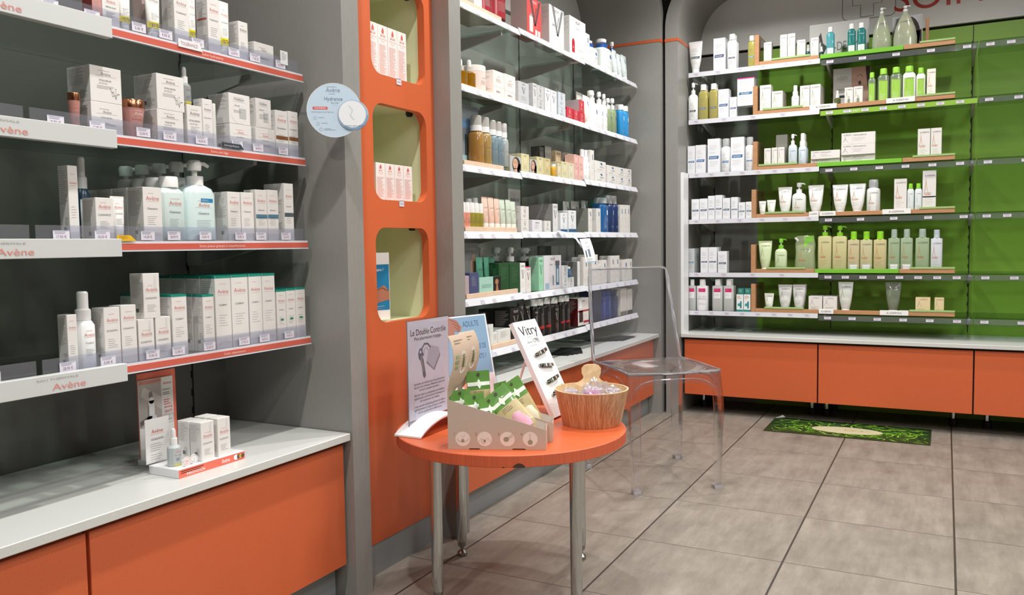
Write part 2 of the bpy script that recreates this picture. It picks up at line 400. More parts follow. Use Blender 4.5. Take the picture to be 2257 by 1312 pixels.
def cabinet(frame, s0, s1, cuts, front, back, z0, z1, label, plinth=None, legs=None, bottom=None):
    to = toL if frame == 'L' else toB; root = E('base_cabinet', to((s0 + s1) / 2, (front + back) / 2, 0)); o = Vector(root.location); tag(root, label, 'cabinet')
    def bx(mb, a0, a1, t0, t1, zz0, zz1, m, r=0):
        p = Vector(to(a0, t0, zz0)) - o; q = Vector(to(a1, t1, zz1)) - o; a = (min(p.x, q.x), max(p.x, q.x), min(p.y, q.y), max(p.y, q.y), zz0, zz1, m)
        mb.rbox(*a, r) if r else mb.box(*a)
    mb = MB(); bx(mb, s0 + .004, s1 - .004, front - .02, back, z0 + .004, z1 - .003, DARK); mb.build('carcass', root, smooth=False)
    for a, b in zip(cuts[:-1], cuts[1:]):
        mb = MB(); bx(mb, a + .0035, b - .0035, front - .018, front, z0, z1 - .012, ORANGE, .001); mb.build('door', root, smooth=False)
    if plinth: mb = MB(); bx(mb, s0 + .004, s1 - .004, plinth - .015, plinth, 0, z0 - .002, PLINTH); mb.build('plinth', root, smooth=False)
    for (s, t) in (legs or []):
        p = Vector(to(s, t, 0)) - o; mb = MB(); mb.lathe([(.022, 0), (.022, .03), (.016, .034)], BLACK, p.x, p.y, 16); mb.lathe([(.0135, .03), (.0135, z0)], CHROME, p.x, p.y, 16); mb.build('leg', root)
    return root
cabinet('L', -.418, 1.716, [-.418, .29, .9635, 1.713], -1.412, -1.80, .103, .442, 'low orange-door cabinet under the bay nearest the camera', plinth=-1.455)
cabinet('L', 2.320, 4.429, [2.320, 2.97, 3.64, 4.425], -1.43, -1.80, .107, .430, 'low orange-door cabinet under the middle bay, behind the round table', plinth=-1.465)
cabinet('B', -1.298, .818, [-1.285, -.577, .13, .817], -4.52, -4.93, .107, .427, 'low orange-door cabinet on steel legs under the green-backed far bay',
        legs=[(-1.235, -4.76), (-.635, -4.76), (-.559, -4.76), (.05, -4.76), (.2, -4.76), (.75, -4.76), (-1.2, -4.9), (-.62, -4.9), (-.54, -4.9)])

# orange niche column
NX = -1.45
root = E('niche_column', (NX - .2, 2.02, 0)); o = Vector(root.location); tag(root, 'tall orange column with three rounded cream niches between grey panels', 'column')
def niche_panel():
    """front board with three rounded openings: a grid of strips around each opening"""
    Y0, Y1 = 1.80, 2.248; mb = MB()
    ops = NICHES
    to3 = lambda a, b, t: (t - o.x, a - o.y, b)
    zs = [.093] + [v for op in ops for v in (op[2], op[3])] + [2.6]
    for i in range(0, len(zs), 2):
        mb.prism([(Y0, zs[i]), (Y1, zs[i]), (Y1, zs[i + 1]), (Y0, zs[i + 1])], ORANGE, to3, NX - .025, NX)
    for (a0, a1, b0, b1) in ops:
        r = .045; n = 8
        P = rrect(a0, a1, b0, b1, r, n); k = n + 1
        # corners in rrect order: bottom-right, top-right, top-left, bottom-left
        br, tr, tl, bl = P[0:k], P[k:2 * k], P[2 * k:3 * k], P[3 * k:4 * k]
        right = [(Y1, b0)] + [(Y1, b1)] + tr[::-1] + br[::-1]
        left = [(Y0, b1), (Y0, b0)] + bl[::-1] + tl[::-1]
        # corner wedges between arc and strip edge are covered by fans
        F1 = [(a1 - r, b0)] ; 
        mb.prism([(Y1, b0), (Y1, b1), (a1 - r, b1)] + tr[::-1][1:] + br[::-1][:-1] + [(a1 - r, b0)], ORANGE, to3, NX - .025, NX)
        mb.prism([(Y0, b1), (Y0, b0), (a0 + r, b0)] + bl[::-1][1:] + tl[::-1][:-1] + [(a0 + r, b1)], ORANGE, to3, NX - .025, NX)
    return mb.build('front_board', root, smooth=False)
NICHES = [(1.925, 2.201, 0.734, 1.013), (1.925, 2.201, 1.094, 1.373), (1.925, 2.201, 1.456, 1.735)]
niche_panel()
mb = MB(); mb.box(NX - .012 - o.x, NX - .001 - o.x, 1.80 - o.y, 2.248 - o.y, 0, .092, PLINTH); mb.build('plinth', root, smooth=False)
mb = MB(); mb.box(-1.85 - o.x, -1.82 - o.x, 1.80 - o.y, 2.248 - o.y, 0, 2.595, GREYD); mb.build('back_board', root, smooth=False)
for (a0, a1, b0, b1) in NICHES:
    mb = MB(); x1 = NX - .026 - o.x; x0 = x1 - .24; e = .012; a0 -= e + o.y; a1 += e - o.y; b0 -= .004; b1 += e; t = .01
    mb.box(x0 - t, x0, a0, a1, b0, b1, CREAM); mb.box(x0, x1, a0 - t, a0, b0 - t, b1 + t, CREAM); mb.box(x0, x1, a1, a1 + t, b0 - t, b1 + t, CREAM); mb.box(x0, x1, a0, a1, b0 - t, b0, CREAM); mb.box(x0, x1, a0, a1, b1, b1 + t, CREAM)
    nb = mb.build('niche_liner', root, smooth=False)
    MB().lathe([(.011, 0), (.012, -.01), (.008, -.018)], BLACK, 0, 0, 12).build('niche_lamp', root, loc=(x1 - .03, a1 - .022, b1))
# ================================================================ glass shelves with price rails
ZA = {'A1': 1.414, 'A2': 1.195, 'A3': .976, 'A4': .720}
ZB = {'B1': (1.816, 1.824, 1.832), 'B2': (1.528, 1.528, 1.527), 'B3': (1.246, 1.254, 1.264), 'B4': (1.007, 1.010, 1.013), 'B5': (.762, .757, .753), 'B6': (.557, .561, .566)}
ZC = {'C1': 1.900, 'C2': 1.639, 'C3': 1.3415, 'C4': 1.0825, 'C5': .783, 'C6': .567}
RAILW = M('dfe1e9', .25, coat=.4); TAGM = M('dddbe6', .5); TAGL = M('8a88a0', .5)
def Fx(o, x, nrm=1):
    """printable face looking along +x at local x; a = y"""
    return lambda a, z, off: (x + off, a, z)
def price_tag(parent, frame, s, t, z, w=.03, h=.013, price='12,90 €', key={}):
    """small printed tag, copied from one mesh per price"""
    k = (frame, w, h, price)
    if k not in key:
        mb = MB(); mb.box(-w / 2, w / 2, 0, .0006, 0, h, TAGM); fc = Face(mb, lambda x, zz, off: (x, -off, zz), .0002)
        fc.rect(-w / 2 + .001, w / 2 - .001, h - .0014, h - .0008, TAGL); fc.text(price, 0, h * .22, h * .3, M('9a6f86', .5), maxw=w * .6); fc.lines(-w * .4, w * .3, h * .85, h * .14, 2, TAGL, t=h * .05)
        key[k] = mb.build('price_tag', parent, smooth=False); o = key[k]
    else:
        o = key[k].copy(); COL.objects.link(o); o.parent = parent
    P = Vector(parent.location)
    if frame == 'L': o.rotation_euler = (0, 0, pi / 2); o.location = Vector((t, s, z)) - P
    else: o.rotation_euler = (0, 0, 0); o.location = Vector((s, t, z)) - P
    return o
PR = ['12,90 €', '18,50 €', '5,00 €', '22,50 €', '14,50 €', '9,90 €', '17,95 €', '28,90 €']
BAYN = {'A': 'near', 'B': 'middle', 'C': 'far'}; ON = ['top', 'second', 'third', 'fourth', 'fifth', 'sixth']
def bracket(root, frame, s, t0, t1, z):
    """sloping shelf bracket under the glass, back to front"""
    o = Vector(root.location); to = toL if frame == 'L' else toB; mb = MB()
    poly = [(t0, z), (t1, z), (t1, z - .012), (t0 + .04, z - .055), (t0, z - .055)]
    mb.prism(poly, GREYL if frame == 'L' and False else STEELG, lambda a, b, t: tuple(Vector(to(t, a, b)) - o), s - .006, s + .006)
    return mb.build('bracket', root, smooth=False)
STEELG = M('b0b0ad', .4)
def shelf(code, seg, s0, s1, z, mid):
    bay = code[0]; fr = 'L' if bay != 'C' else 'B'; to = toL if fr == 'L' else toB
    tf, tb = (-1.512, -1.846) if bay == 'A' else (-1.524, -1.846) if bay == 'B' else (-4.626, -4.944)
    root = E('glass_shelf', to((s0 + s1) / 2, (tf + tb) / 2, z)); o = Vector(root.location)
    place = ['left', 'centre', 'right'][seg] if bay == 'B' else ['camera-side', 'middle', 'niche-side'][seg] if bay == 'A' else ['left', 'right'][seg] if seg < 2 else 'outermost right'
    rl = {'A': 'red-railed glass shelf', 'B': 'glass shelf with white price rail', 'C': 'glass shelf with white price rail' if seg == 0 else 'glass shelf with clear price rail'}[bay]
    tag(root, "%s, %s part of %s bay's %s shelf" % (rl, place, BAYN[bay], ON[int(code[1]) - 1]), 'shelf', "glass shelves of the %s bay" % BAYN[bay])
    def bx(mb, a0, a1, t0, t1, z0, z1, m, r=0):
        p = Vector(to(a0, t0, z0)) - o; q = Vector(to(a1, t1, z1)) - o; mb.box(min(p.x, q.x), max(p.x, q.x), min(p.y, q.y), max(p.y, q.y), z0 - z, z1 - z, m)
    mb = MB(); bx(mb, s0 + .001, s1 - .001, tf, tb, z - .0075, z - .0004, GLASS); mb.build('glass_board', root, smooth=False)
    mb = MB()
    if bay == 'A':
        bx(mb, s0, s1, tf + .0005, tf + .006, z - .021, z + .0006, RAILW); bx(mb, s0, s1, tf + .006, tf + .0075, z - .0175, z - .0045, RED)
        bx(mb, s0, s1, tf + .006, tf + .009, z - .021, z - .0185, RAILW)
        mb.build('price_rail', root, smooth=False)
        mb = MB(); bx(mb, s0, s1 - .012, tf + .0015, tf + .003, z + .0008, z + .032, FENCE); mb.build('clear_fence', root, smooth=False)
        txt = {('A1', 2): ('Soins hydratants', 495, 127), ('A2', 2): ('Soins anti-âge', 504, 334), ('A3', 2): ('Soins peaux grasses à imperfections', 513, 539), ('A4', 2): ('Soins réparateurs', 537, 772)}.get((code, seg))
        if txt:
            mb = MB(); fc = Face(mb, lambda a, zz, off: (tf + .0076 + off - o.x, a - o.y, zz - z)); ty = {'A1': 1.395, 'A2': 1.405, 'A3': 1.405, 'A4': 1.43}[code]
            fc.text(txt[0], ty, z - .0138, .0058, M('f6dcd4', .4), asp=1.15); mb.build('rail_lettering', root, smooth=False)
        j = 0; s = s0 + .05
        while s < s1 - .03:
            j += 1; price_tag(root, 'L', s, tf + .0045, z + .003, .034, .019, PR[(j * 3 + int(code[1])) % 8]); s += .068 + .02 * ((j * 7) % 3)
    elif bay == 'B':
        P = [Vector(to(0, t, zz)) - o for t, zz in ((tf, z + .001), (tf + .003, z + .001), (tf + .014, z - .025), (tf + .011, z - .026))]
        V = [(q.x, s0 + .001 - o.y, q.z) for q in P] + [(q.x, s1 - .001 - o.y, q.z) for q in P]
        mb.add(V, [(0, 1, 2, 3), (7, 6, 5, 4), (0, 4, 5, 1), (1, 5, 6, 2), (2, 6, 7, 3), (3, 7, 4, 0)], RAILW); mb.build('price_rail', root, smooth=False)
        s = s0 + .06; j = 0
        while s < s1 - .04:
            j += 1; t_ = price_tag(root, 'L', s, tf + .0145, z - .022, .03, .014, PR[(j * 5 + int(code[1])) % 8]); t_.rotation_euler = (radians(-21), 0, pi / 2); s += .09 + .03 * ((j * 5 + seg) % 3)
    else:
        if seg == 0: bx(mb, s0, s1, tf + .001, tf + .005, z - .024, z + .001, RAILW); dz = -.020
        else: bx(mb, s0, s1, tf + .001, tf + .003, z - .036, z - .008, FENCE); bx(mb, s0, s1, tf + .003, tf + .0045, z - .0365, z - .034, CLEAR); dz = -.0285
        mb.build('price_rail', root, smooth=False)
        if code == 'C2' and seg == 1:
            mb = MB(); bx(mb, s0, s1, tf + .0031, tf + .0036, z - .034, z - .010, M('8cb93f', .4)); fc = Face(mb, lambda a, zz, off: (a - o.x, -(tf + .0037) - off - o.y, zz - z)); fc.text('BIOLOGY', -.43, z - .027, .011, T_W); mb.build('rail_strip', root, smooth=False)
        s = s0 + .045; j = 0
        while s < s1 - .03:
            j += 1; price_tag(root, 'B', s, -(tf + .0056), z + dz, .034, .0145, PR[(j * 3 + int(code[1])) % 8]); s += .085 + .035 * ((j * 3 + seg + int(code[1])) % 3)
    for s in {'A': [1.60, .935, .27], 'B': [2.97, 3.64, 4.307], 'C': [-1.22, -.565, .11]}[bay]:
        s_ = s if s0 < s < s1 else None
        if s_ is not None: bracket(root, fr, s_, tb, tb + .26, z - .008)
    return root
for code, z in ZA.items():
    for seg, (a, b) in enumerate([(-.41, .28), (.28, .955), (.955, 1.70)]): shelf(code, seg, a, b, z, None)
for code, zz in ZB.items():
    for seg, (a, b) in enumerate([(2.325, 2.989), (2.989, 3.66), (3.66, 4.41)]): shelf(code, seg, a, b, zz[seg], None)
for code, z in ZC.items():
    for seg, (a, b) in enumerate([(-1.285, -.592), (-.588, .125), (.129, .80)]): shelf(code, seg, a, b, z, None)
# brand header blocks clipped over the left part of the near bay's rails
for k, (code, z) in enumerate(ZA.items()):
    s1 = 1.118; mb = MB(); r = E('header_block', (-1.492, s1 - .5, z - .005)); mb.rbox(-.008, .010, -.5, .5, -.026, .0125 if k == 0 else .0105, M('cfd3d2', .35), .001); mb.build('block', r, smooth=False)
    mb = MB(); fc = Face(mb, lambda a, zz, off: (.0101 + off, a, zz))
    xo = -.09 if code != 'A4' else 0; fc.text('EAU THERMALE', .39 + xo, .0005, .0036, M('a8a8ac', .5), al='r', asp=2.3); fc.text('Avène', .405 + xo, -.0195, .0125, M('dd8f88', .5), al='r', asp=1.5); mb.build('block_lettering', r, smooth=False)
    tag(r, "white plastic brand block on the left of near bay's %s red rail" % ON[k], 'sign', 'brand blocks on the red rails')

# ================================================================ products
def sup(a, b, n, N):
    P = []
    for j in range(N):
        t = 2 * pi * j / N; c, s = cos(t), sin(t)
        P.append((a * math.copysign(abs(c) ** (2 / n), c), b * math.copysign(abs(s) ** (2 / n), s)))
    return P
def body(mb, prof, mat, n=2.0, N=24, c0=True, c1=True):
    """prof: (z, half width, half depth)"""
    mb.loft([[(x, y, z) for x, y in sup(a, b, n, N)] for z, a, b in prof], mat, c0, c1)
def surf(prof, n):
    def fn(x, z, off):
        p0 = prof[0]; p1 = prof[-1]
        for q0, q1 in zip(prof[:-1], prof[1:]):
            if q0[0] <= z <= q1[0]: p0, p1 = q0, q1; break
        k = 0 if p1[0] == p0[0] else max(0, min(1, (z - p0[0]) / (p1[0] - p0[0])))
        a = p0[1] + (p1[1] - p0[1]) * k; b = p0[2] + (p1[2] - p0[2]) * k
        u = min(.995, abs(x / a)) if a else 0
        return (x, -b * (1 - u ** n) ** (1 / n) - off, z)
    return fn
def swoosh(F, x, z, w, h, m):
    F.stroke([(x, z), (x + w * .28, z + h * .32), (x + w * .42, z + h * .7), (x + w * .42, z + h)], [.0004, w * .1, w * .08, .0004], m)
    F.stroke([(x + w * .42, z + h), (x + w * .5, z + h * .6), (x + w * .72, z + h * .25), (x + w, z)], [.0004, w * .06, w * .06, .0004], m)
INK = {}
def deco(F, w, h, des, o, kx=1, lc=None, far=False):
    """print the front of a pack. F face printer, w/h usable size"""
    W2 = w / 2; g = M(o['lc'] if 'lc' in o else '8e8f94', .5); k_ = M('5a5c60', .5)
    if 'foot' in o: F.rect(-W2 * 1.05, W2 * 1.05, h * (.09 if 'ft' in o else 0), h * (.25 if 'ft' in o else .16), M(o['foot'], .4), kx, 0, 1.15)
    if 'ft' in o: F.text(o['ft'], 0, h * .13, h * .08, M('3a3a20', .5), maxw=w * .9); F.off *= 1
    if 'band' in o:
        c, a, b = o['band'].split(','); F.rect(-W2, W2, h * float(a), h * float(b), M(c, .4), kx)
    if 'top' in o: F.rect(-W2, W2, h * .965, h, M(o['top'], .4), kx)
    if 'blab' in o:
        F.rect(-W2 * .25, W2 * .8, h * .86, h * .94, M('2b86ba', .4), kx); F.text('400mL', W2 * .1, h * .875, h * .05, M('9fd0ea', .5), maxw=w * .3)
    if 'lab' in o:
        F.rect(-W2 * .95, W2 * .95, h * .08, h * (.42 if des in ('pl', 'adw') else .9), M('e9ecec' if o['lab'] != 'g' else '9fcf52', .5), kx)
        if o['lab'] == 'g' or des in ('pl', 'adw'): F.lines(-W2 * .7, W2 * .7, h * .36, h * .06, 4, M('dfe8d0' if o['lab'] == 'g' else 'a0b8c0', .5), h * .015, kx)
    nm = o.get('nm', '').replace('_', ' ')
    if des in ('av', 'avg', 'avk', 'avw', 'dermabs'):
        c = {'av': 'd98f8a', 'avg': '9c8a88', 'avk': 'd0a0a0', 'avw': 'f3e4e0', 'dermabs': 'c9c9cb'}[des]; ac = M(c, .5)
        dr = 'dr' in o; zt = .60 if dr else .76
        if h / w < 1: zt = .66
        F.text('Avène', 0, h * zt, min(h * .085, w * .2), ac, maxw=w * .72)
        F.rect(-W2 * .68, W2 * .68, h * (zt - .025), h * (zt - .025) + .0004, ac, kx)
        F.lines(-W2 * .5, W2 * .5, h * (zt + .13), .002, 1, ac, .0006, kx)
        if nm: F.text(nm, -W2 * .05, h * (zt - .17), min(h * .05, w * .095), k_, maxw=w * .72)
        if 'nm2' in o: F.text(o['nm2'].replace('_', ' '), -W2 * .2, h * (zt - .25), min(h * .045, w * .085), M('8a8c90', .5), maxw=w * .6)
        F.lines(-W2 * .6, W2 * .6, h * (zt - .30), h * .035, 5 if h / w > 1.3 else 3, g, .0006, kx)
        if 'mol' in o:
            R = random.Random(3); P = [(W2 * .25 + R.random() * W2 * .6, h * (.12 + R.random() * .35)) for _ in range(9)]
            for a, b in zip(P, P[1:]): F.stroke([a, b], .0005, g)
            for a in P: F.disc(a[0], a[1], .0011, g, 6)
        if 'rings' in o:
            for rr in (.8, .6): F.ring(0, h * .02, W2 * rr, .0005, M('d8d0cf', .5), 0, 180)
        if dr: F.poly([(W2 * .35, h * .66), (W2 * .62, h * .66), (W2 * .62, h * .86), (W2 * .55, h * .96), (W2 * .42, h * .96), (W2 * .35, h * .86)], M('dad9d8', .5))
        if 'gb' in o: F.rect(-W2 * .3, W2 * .4, h * .38, h * .42, M('3c8f78', .5), kx)
        if des == 'dermabs':
            F.rect(-W2 * .05, W2 * .62, h * .2, h * .62, M('bdbfbf', .3), 1); F.rect(-W2 * .05, W2 * .62, h * .52, h * .62, M('e0e0e0', .3), 1, 0, 2); F.ring(-W2 * .1, h * .35, h * .33, .0008, M('dcdcdc', .4), 120, 330); F.text('DermAbsolu', -W2 * .05, h * .8, h * .07, M('8c8c8c', .5), maxw=w * .5)
    elif des[:2] == 'vi':
        V = M(o.get('V', '5d6066'), .5); dk = sum(lin(o.get('c', 'f0f0f0'))) < .9
        t_ = M('e8e4e4' if dk else '55575c', .5)
        F.text('VICHY', 0, h * .86, min(h * .07, w * .2), t_, maxw=w * .7)
        if des in ('vi',):
            vw = min(W2 * .55, h * .16); zt = h * .78; zb = h * .48
            F.poly([(-vw, zt), (-vw * .55, zt), (vw * .12, zb), (-vw * .12, zb)], V); F.poly([(vw * .7, zt), (vw, zt), (vw * .12, zb), (-vw * .05, zb)], V)
            if 'pics' in o:
                F.poly([(-W2 * .7, h), (-W2 * .35, h), (W2 * .2, h * .3), (W2 * .02, h * .3)], V, 1.5); F.poly([(W2 * .62, h * .97), (W2 * .9, h * .97), (W2 * .25, h * .3), (W2 * .02, h * .3)], V, 1.5)
                p = M(o['pics'], .5); F.rect(-W2 * .7, -W2 * .2, h * .1, h * .5, p, 1, 0, 2); F.rect(-W2 * .62, -W2 * .28, h * .5, h * .56, T_G, 1, 0, 2); F.rect(W2 * .1, W2 * .42, h * .05, h * .2, p, 1, 0, 2); F.rect(W2 * .5, W2 * .82, h * .05, h * .2, p, 1, 0, 2)
        if des == 'viL':
            F.text('LIFTACTIV', 0, h * .72, h * .035, T_G, maxw=w * .5); F.lines(-W2 * .3, W2 * .3, h * .66, h * .03, 2, g); r = M('b3202f', .4)
            F.poly([(-W2 * .75, h * .1), (-W2 * .4, h * .1), (-W2 * .4, h * .38), (-W2 * .5, h * .45), (-W2 * .65, h * .45), (-W2 * .75, h * .38)], r); F.text('V', -W2 * .575, h * .2, h * .06, T_W); F.rect(-W2 * .6, -W2 * .5, h * .45, h * .62, M('cfcfd2', .4))
            for q in (.1, .5):
                for e in ([(q, .06), (q + .32, .06)], [(q + .32, .06), (q + .32, .22)], [(q + .32, .22), (q, .22)], [(q, .22), (q, .06)]): F.stroke([(W2 * e[0][0], h * e[0][1]), (W2 * e[1][0], h * e[1][1])], .0008, T_G)
        if des == 'viA':
            F.text('AQUALIA', -W2 * .2, h * .72, h * .035, k_, maxw=w * .5); F.rect(W2 * .35, W2 * .75, h * .12, h * .82, M('4f7592', .4)); F.rect(W2 * .45, W2 * .65, h * .2, h * .6, M('c3d8e2', .4), 1, 0, 2); F.rect(W2 * .3, W2 * .8, h * .7, h * .84, k_, 1, 0, 2); F.rect(-W2 * .9, -W2 * .45, h * .03, h * .2, M('9db9d0', .4)); F.rect(W2 * -.05, W2 * .12, h * .12, h * .42, M('8d93a8', .4))
        if des == 'viH':
            F.rect(-W2 * .8, -W2 * .1, h * .12, h * .55, M('3a2226', .4)); F.rect(-W2, W2, h * .5, h * .56, M('b3202f', .4)); F.rect(0, W2, h * .08, h * .16, M('b3202f', .4)); F.disc(-W2 * .55, h * .78, W2 * .35, T_W, 14); F.ring(-W2 * .55, h * .78, W2 * .35, .0008, k_)
        F.lines(-W2 * .5, W2 * .6, h * .36, h * .05, 4, M('c8c4c4' if dk else '8f9095', .5), .0006, kx)
    elif des in ('lr', 'lrw'):
        b = M('2f5f96' if des == 'lr' else 'e8f0f8', .5); l = M('8b8d92' if des == 'lr' else 'd4e4f4', .5)
        F.poly([(W2 * .1, h * .68), (W2 * .42, h * .68), (W2 * .3, h * .86), (-W2 * .02, h * .86)], b)
        F.lines(-W2 * .1, W2 * .8, h * .55, h * .045, 4, l, .0006, kx); F.lines(-W2 * .6, W2 * .6, h * .25, h * .05, 2, l, .0006, kx)
    elif des == 'du':
        c = M(o.get('bc', '3a4f78'), .4); zb = h * .40; zt = h * .49
        if h / w > 3: zt = h * .46
        F.rect(-W2 * .85, W2 * .75, zb, zt, c, max(kx, 1), W2 * .1); F.text('DUCRAY', -W2 * .02, zb + (zt - zb) * .22, (zt - zb) * .55, T_W, maxw=w * .6) ; F.s_ = 1
        F.lines(-W2 * .7, W2 * .6, h * .80, h * .04, 4, g, .0007, kx); F.lines(-W2 * .7, W2 * .6, h * .60, h * .035, 2, g, .0007, kx); F.lines(-W2 * .7, W2 * .7, h * .33, h * .045, 4, g, .0007, kx)
    elif des[:2] == 'ad' and des not in ('adbig', 'adwd'):
        gc = {'ad': '98a276', 'adg': '8aa04a', 'ado': 'c08a5a', 'adk': 'b0aaa0', 'adw': '9fd0a8'}[des]
        F.text('A-DERMA', W2 * .1, h * .86, min(h * .06, w * .15), M('e4efe8' if des == 'adw' else '6a6c66', .5), maxw=w * .78)
        swoosh(F, -W2 * .85, h * .42, w * .4, h * .42, M(gc, .5))
        if 'gr' in o:
            for q in (.62, .52, .42): F.disc(W2 * .55, h * q, W2 * .09, M('a5c84a', .5), 8)
        l2 = M('8f9a6c' if des != 'adw' else 'd0e8e8', .5)
        if des == 'ado': F.rect(-W2 * .7, W2 * .2, h * .42, h * .435, M('d9663a', .5), kx); F.text('EXOMEGA', -W2 * .25, h * .45, min(h * .04, w * .1), M('a07a5a', .5), maxw=w * .55)
        F.lines(-W2 * .7, W2 * .6, h * .35, h * .05, 4, l2, .0008, kx)
        if 'dr' in o: F.rect(-W2 * .3, W2 * .3, h * .12, h * .4, M('8f9a80', .4)); F.rect(-W2 * .15, W2 * .15, h * .4, h * .55, M('b8bab6', .4))
    elif des == 'adwd':
        F.rect(-W2 * .36, -W2 * .355, 0, h, g); F.text('A-DERMA', -W2 * .66, h * .75, h * .12, M('6a6c66', .5), maxw=w * .24); swoosh(F, -W2 * .95, h * .15, w * .18, h * .55, M('9a9c94', .5))
        F.text('DERMALIBOUR', -W2 * .3, h * .72, h * .12, M('6a6c66', .5), al='l', maxw=w * .4); F.lines(-W2 * .3, W2 * .5, h * .55, h * .12, 3, g)
    elif des == 'adbig':
        F.text('A-DERMA', W2 * .25, h * .28, h * .22, M('6f716e', .5), maxw=w * .62); F.text('LABORATOIRE DERMATOLOGIQUE', W2 * .2, h * .16, h * .07, M('8a8c8a', .5), maxw=w * .5)
        F.poly([(-W2 * .95, h * .35), (-W2 * .62, h * .78), (-W2 * .55, h * .5), (-W2 * .4, h * .4), (-W2 * .6, h * .12), (-W2 * .75, h * .22)], M('3a3a3c', .5)); F.poly([(-W2 * .8, h * .35), (-W2 * .62, h * .55), (-W2 * .6, h * .25)], M('d8d8d6', .5), 2)
    elif des == 'bio':
        F.rect(-W2, W2 * .0, 0, h, M('cfcfca', .5)); F.text('A-DERMA', -W2 * .5, h * .72, h * .1, M('9a9c98', .5), maxw=w * .3); F.text('BIOLOGY', -W2 * .5, h * .42, h * .09, M('3a3a3a', .5), maxw=w * .3); F.rect(-W2 * .75, -W2 * .3, h * .3, h * .36, M('2a2a2a', .5), 1, 0, 2)
        F.rect(0, W2, 0, h, M('c79f8d', .5)); F.poly([(W2 * .75, h), (W2, h), (W2, h * .1), (W2 * .88, h * .5)], M('3a2a26', .5), 2); F.disc(W2 * .45, h * .62, W2 * .09, M('5a4038', .5), 12, 2, h * .05); F.stroke([(W2 * .3, h * .78), (W2 * .45, h * .83), (W2 * .62, h * .76)], .003, M('6a4a3c', .5), 2); F.stroke([(W2 * .1, h * .55), (W2 * .14, h * .3), (W2 * .22, h * .26)], .002, M('a87c6a', .5), 2)
    elif des == 'face':
        F.rect(-W2, W2, 0, h, M(o.get('bg', 'b9bcbe'), .5)); hair = M('2c201c' if w < .2 else '4a342a', .55); skin = M('d6a890', .5)
        F.disc(W2 * .1, h * .5, W2 * .75, hair, 20, 2, h * .47); F.poly([(-W2 * .5, h * .45), (W2 * .95, h * .6), (W2 * .95, 0), (-W2 * .2, 0)], hair, 2)
        F.disc(-W2 * .08, h * .55, W2 * .48, skin, 20, 3, h * .33); F.poly([(-W2 * .25, h * .28), (W2 * .2, h * .28), (W2 * .3, 0), (-W2 * .35, 0)], skin, 3)
        for q in (-.25, .12): F.disc(W2 * q, h * .6, W2 * .07, M('3a2a26', .5), 8, 4, h * .02); F.stroke([(W2 * (q - .1), h * .68), (W2 * (q + .1), h * .69)], .0008, hair, 4)
        F.disc(-W2 * .07, h * .38, W2 * .12, M('b0504a', .5), 10, 4, h * .022); F.stroke([(-W2 * .06, h * .58), (-W2 * .1, h * .47), (-W2 * .02, h * .46)], .0006, M('b08068', .5), 4)
    elif des in ('ro', 'rocard', 'ro2', 'hands'):
        t_ = M('8e8078' if des == 'ro' else 'b4c2c8', .5)
        F.text('LA ROSÉE', 0, h * (.62 if des == 'ro' else .84), min(h * .06, w * .14), t_, maxw=w * .8)
        if des == 'ro': F.lines(-W2 * .5, W2 * .6, h * .5, h * .045, 5, t_, .0006, kx)
        if des == 'rocard':
            F.rect(-W2, W2 * .1, h * .6, h * .76, M('7fa6cf', .5)); F.rect(-W2, W2, .0, h * .14, M('a9d0d8', .5)); 
            for q, c in ((-.6, '3f4a4c'), (-.3, '6b6f68'), (.1, 'b8b4aa'), (.35, '7c7068'), (.7, 'c9c2bc')): F.rect(W2 * (q - .1), W2 * (q + .1), h * .14, h * (.42 + .1 * sin(q * 9)), M(c, .5))
            for q in range(6): F.poly([(W2 * .4 + q * W2 * .08, h * .5 + q * h * .03), (W2 * .45 + q * W2 * .09, h * .56 + q * h * .03), (W2 * .5 + q * W2 * .08, h * .5 + q * h * .035)], M('2e3436', .5))
        if des == 'hands':
            s_ = M('c9a58c', .5); F.poly([(-W2 * .3, 0), (W2 * .8, 0), (W2 * .7, h * .4), (W2 * .5, h * .75), (W2 * .2, h * .78), (-W2 * .1, h * .6), (-W2 * .2, h * .3)], s_)
            for q in (0, .2, .4): F.stroke([(W2 * q, h * .4), (W2 * (q + .12), h * .72)], .001, M('9a7860', .5), 2)
        if des == 'ro2':
            F.rect(W2 * .25, W2, 0, h, M('1f1c1c', .5)); F.disc(W2 * .6, h * .62, W2 * .16, M('b07a5c', .5), 12, 2, h * .2); F.lines(-W2 * .8, W2 * .1, h * .5, h * .09, 3, M('6aa08e', .5), .0015); F.poly([(W2 * .5, 0), (W2 * .75, 0), (W2 * .68, h * .42), (W2 * .55, h * .42)], M('b07a5c', .5), 2)
    elif des == 'min':
        F.text('MINÉRAL 89', 0, h * .72, min(h * .1, w * .12), k_, maxw=w * .7); F.lines(-W2 * .6, W2 * .6, h * .6, h * .1, 4, g)
    elif des == 'mic':
        m_ = M('cc2a6c', .4); F.rect(-W2, W2, h * .78, h * .93, m_, kx); F.rect(-W2, W2, h * .52, h * .78, M('ecebee', .4), kx); F.lines(-W2 * .6, W2 * .5, h * .9, h * .05, 2, M('e8a8c4', .5), .001, kx)
        F.lines(-W2 * .6, W2 * .5, h * .7, h * .05, 2, g, .001, kx)
        if 'offer2' in o: F.rect(-W2, W2, h * .01, h * .78, M('ecebee', .4), kx, 0, 2); F.text('OFFRE', 0, h * .56, h * .07, T_G, maxw=w * .6); F.text('SPÉCIALE', 0, h * .46, h * .07, T_G, maxw=w * .75); F.text('LOT de 2', 0, h * .25, h * .07, T_G, maxw=w * .6)
    elif des == 'teal':
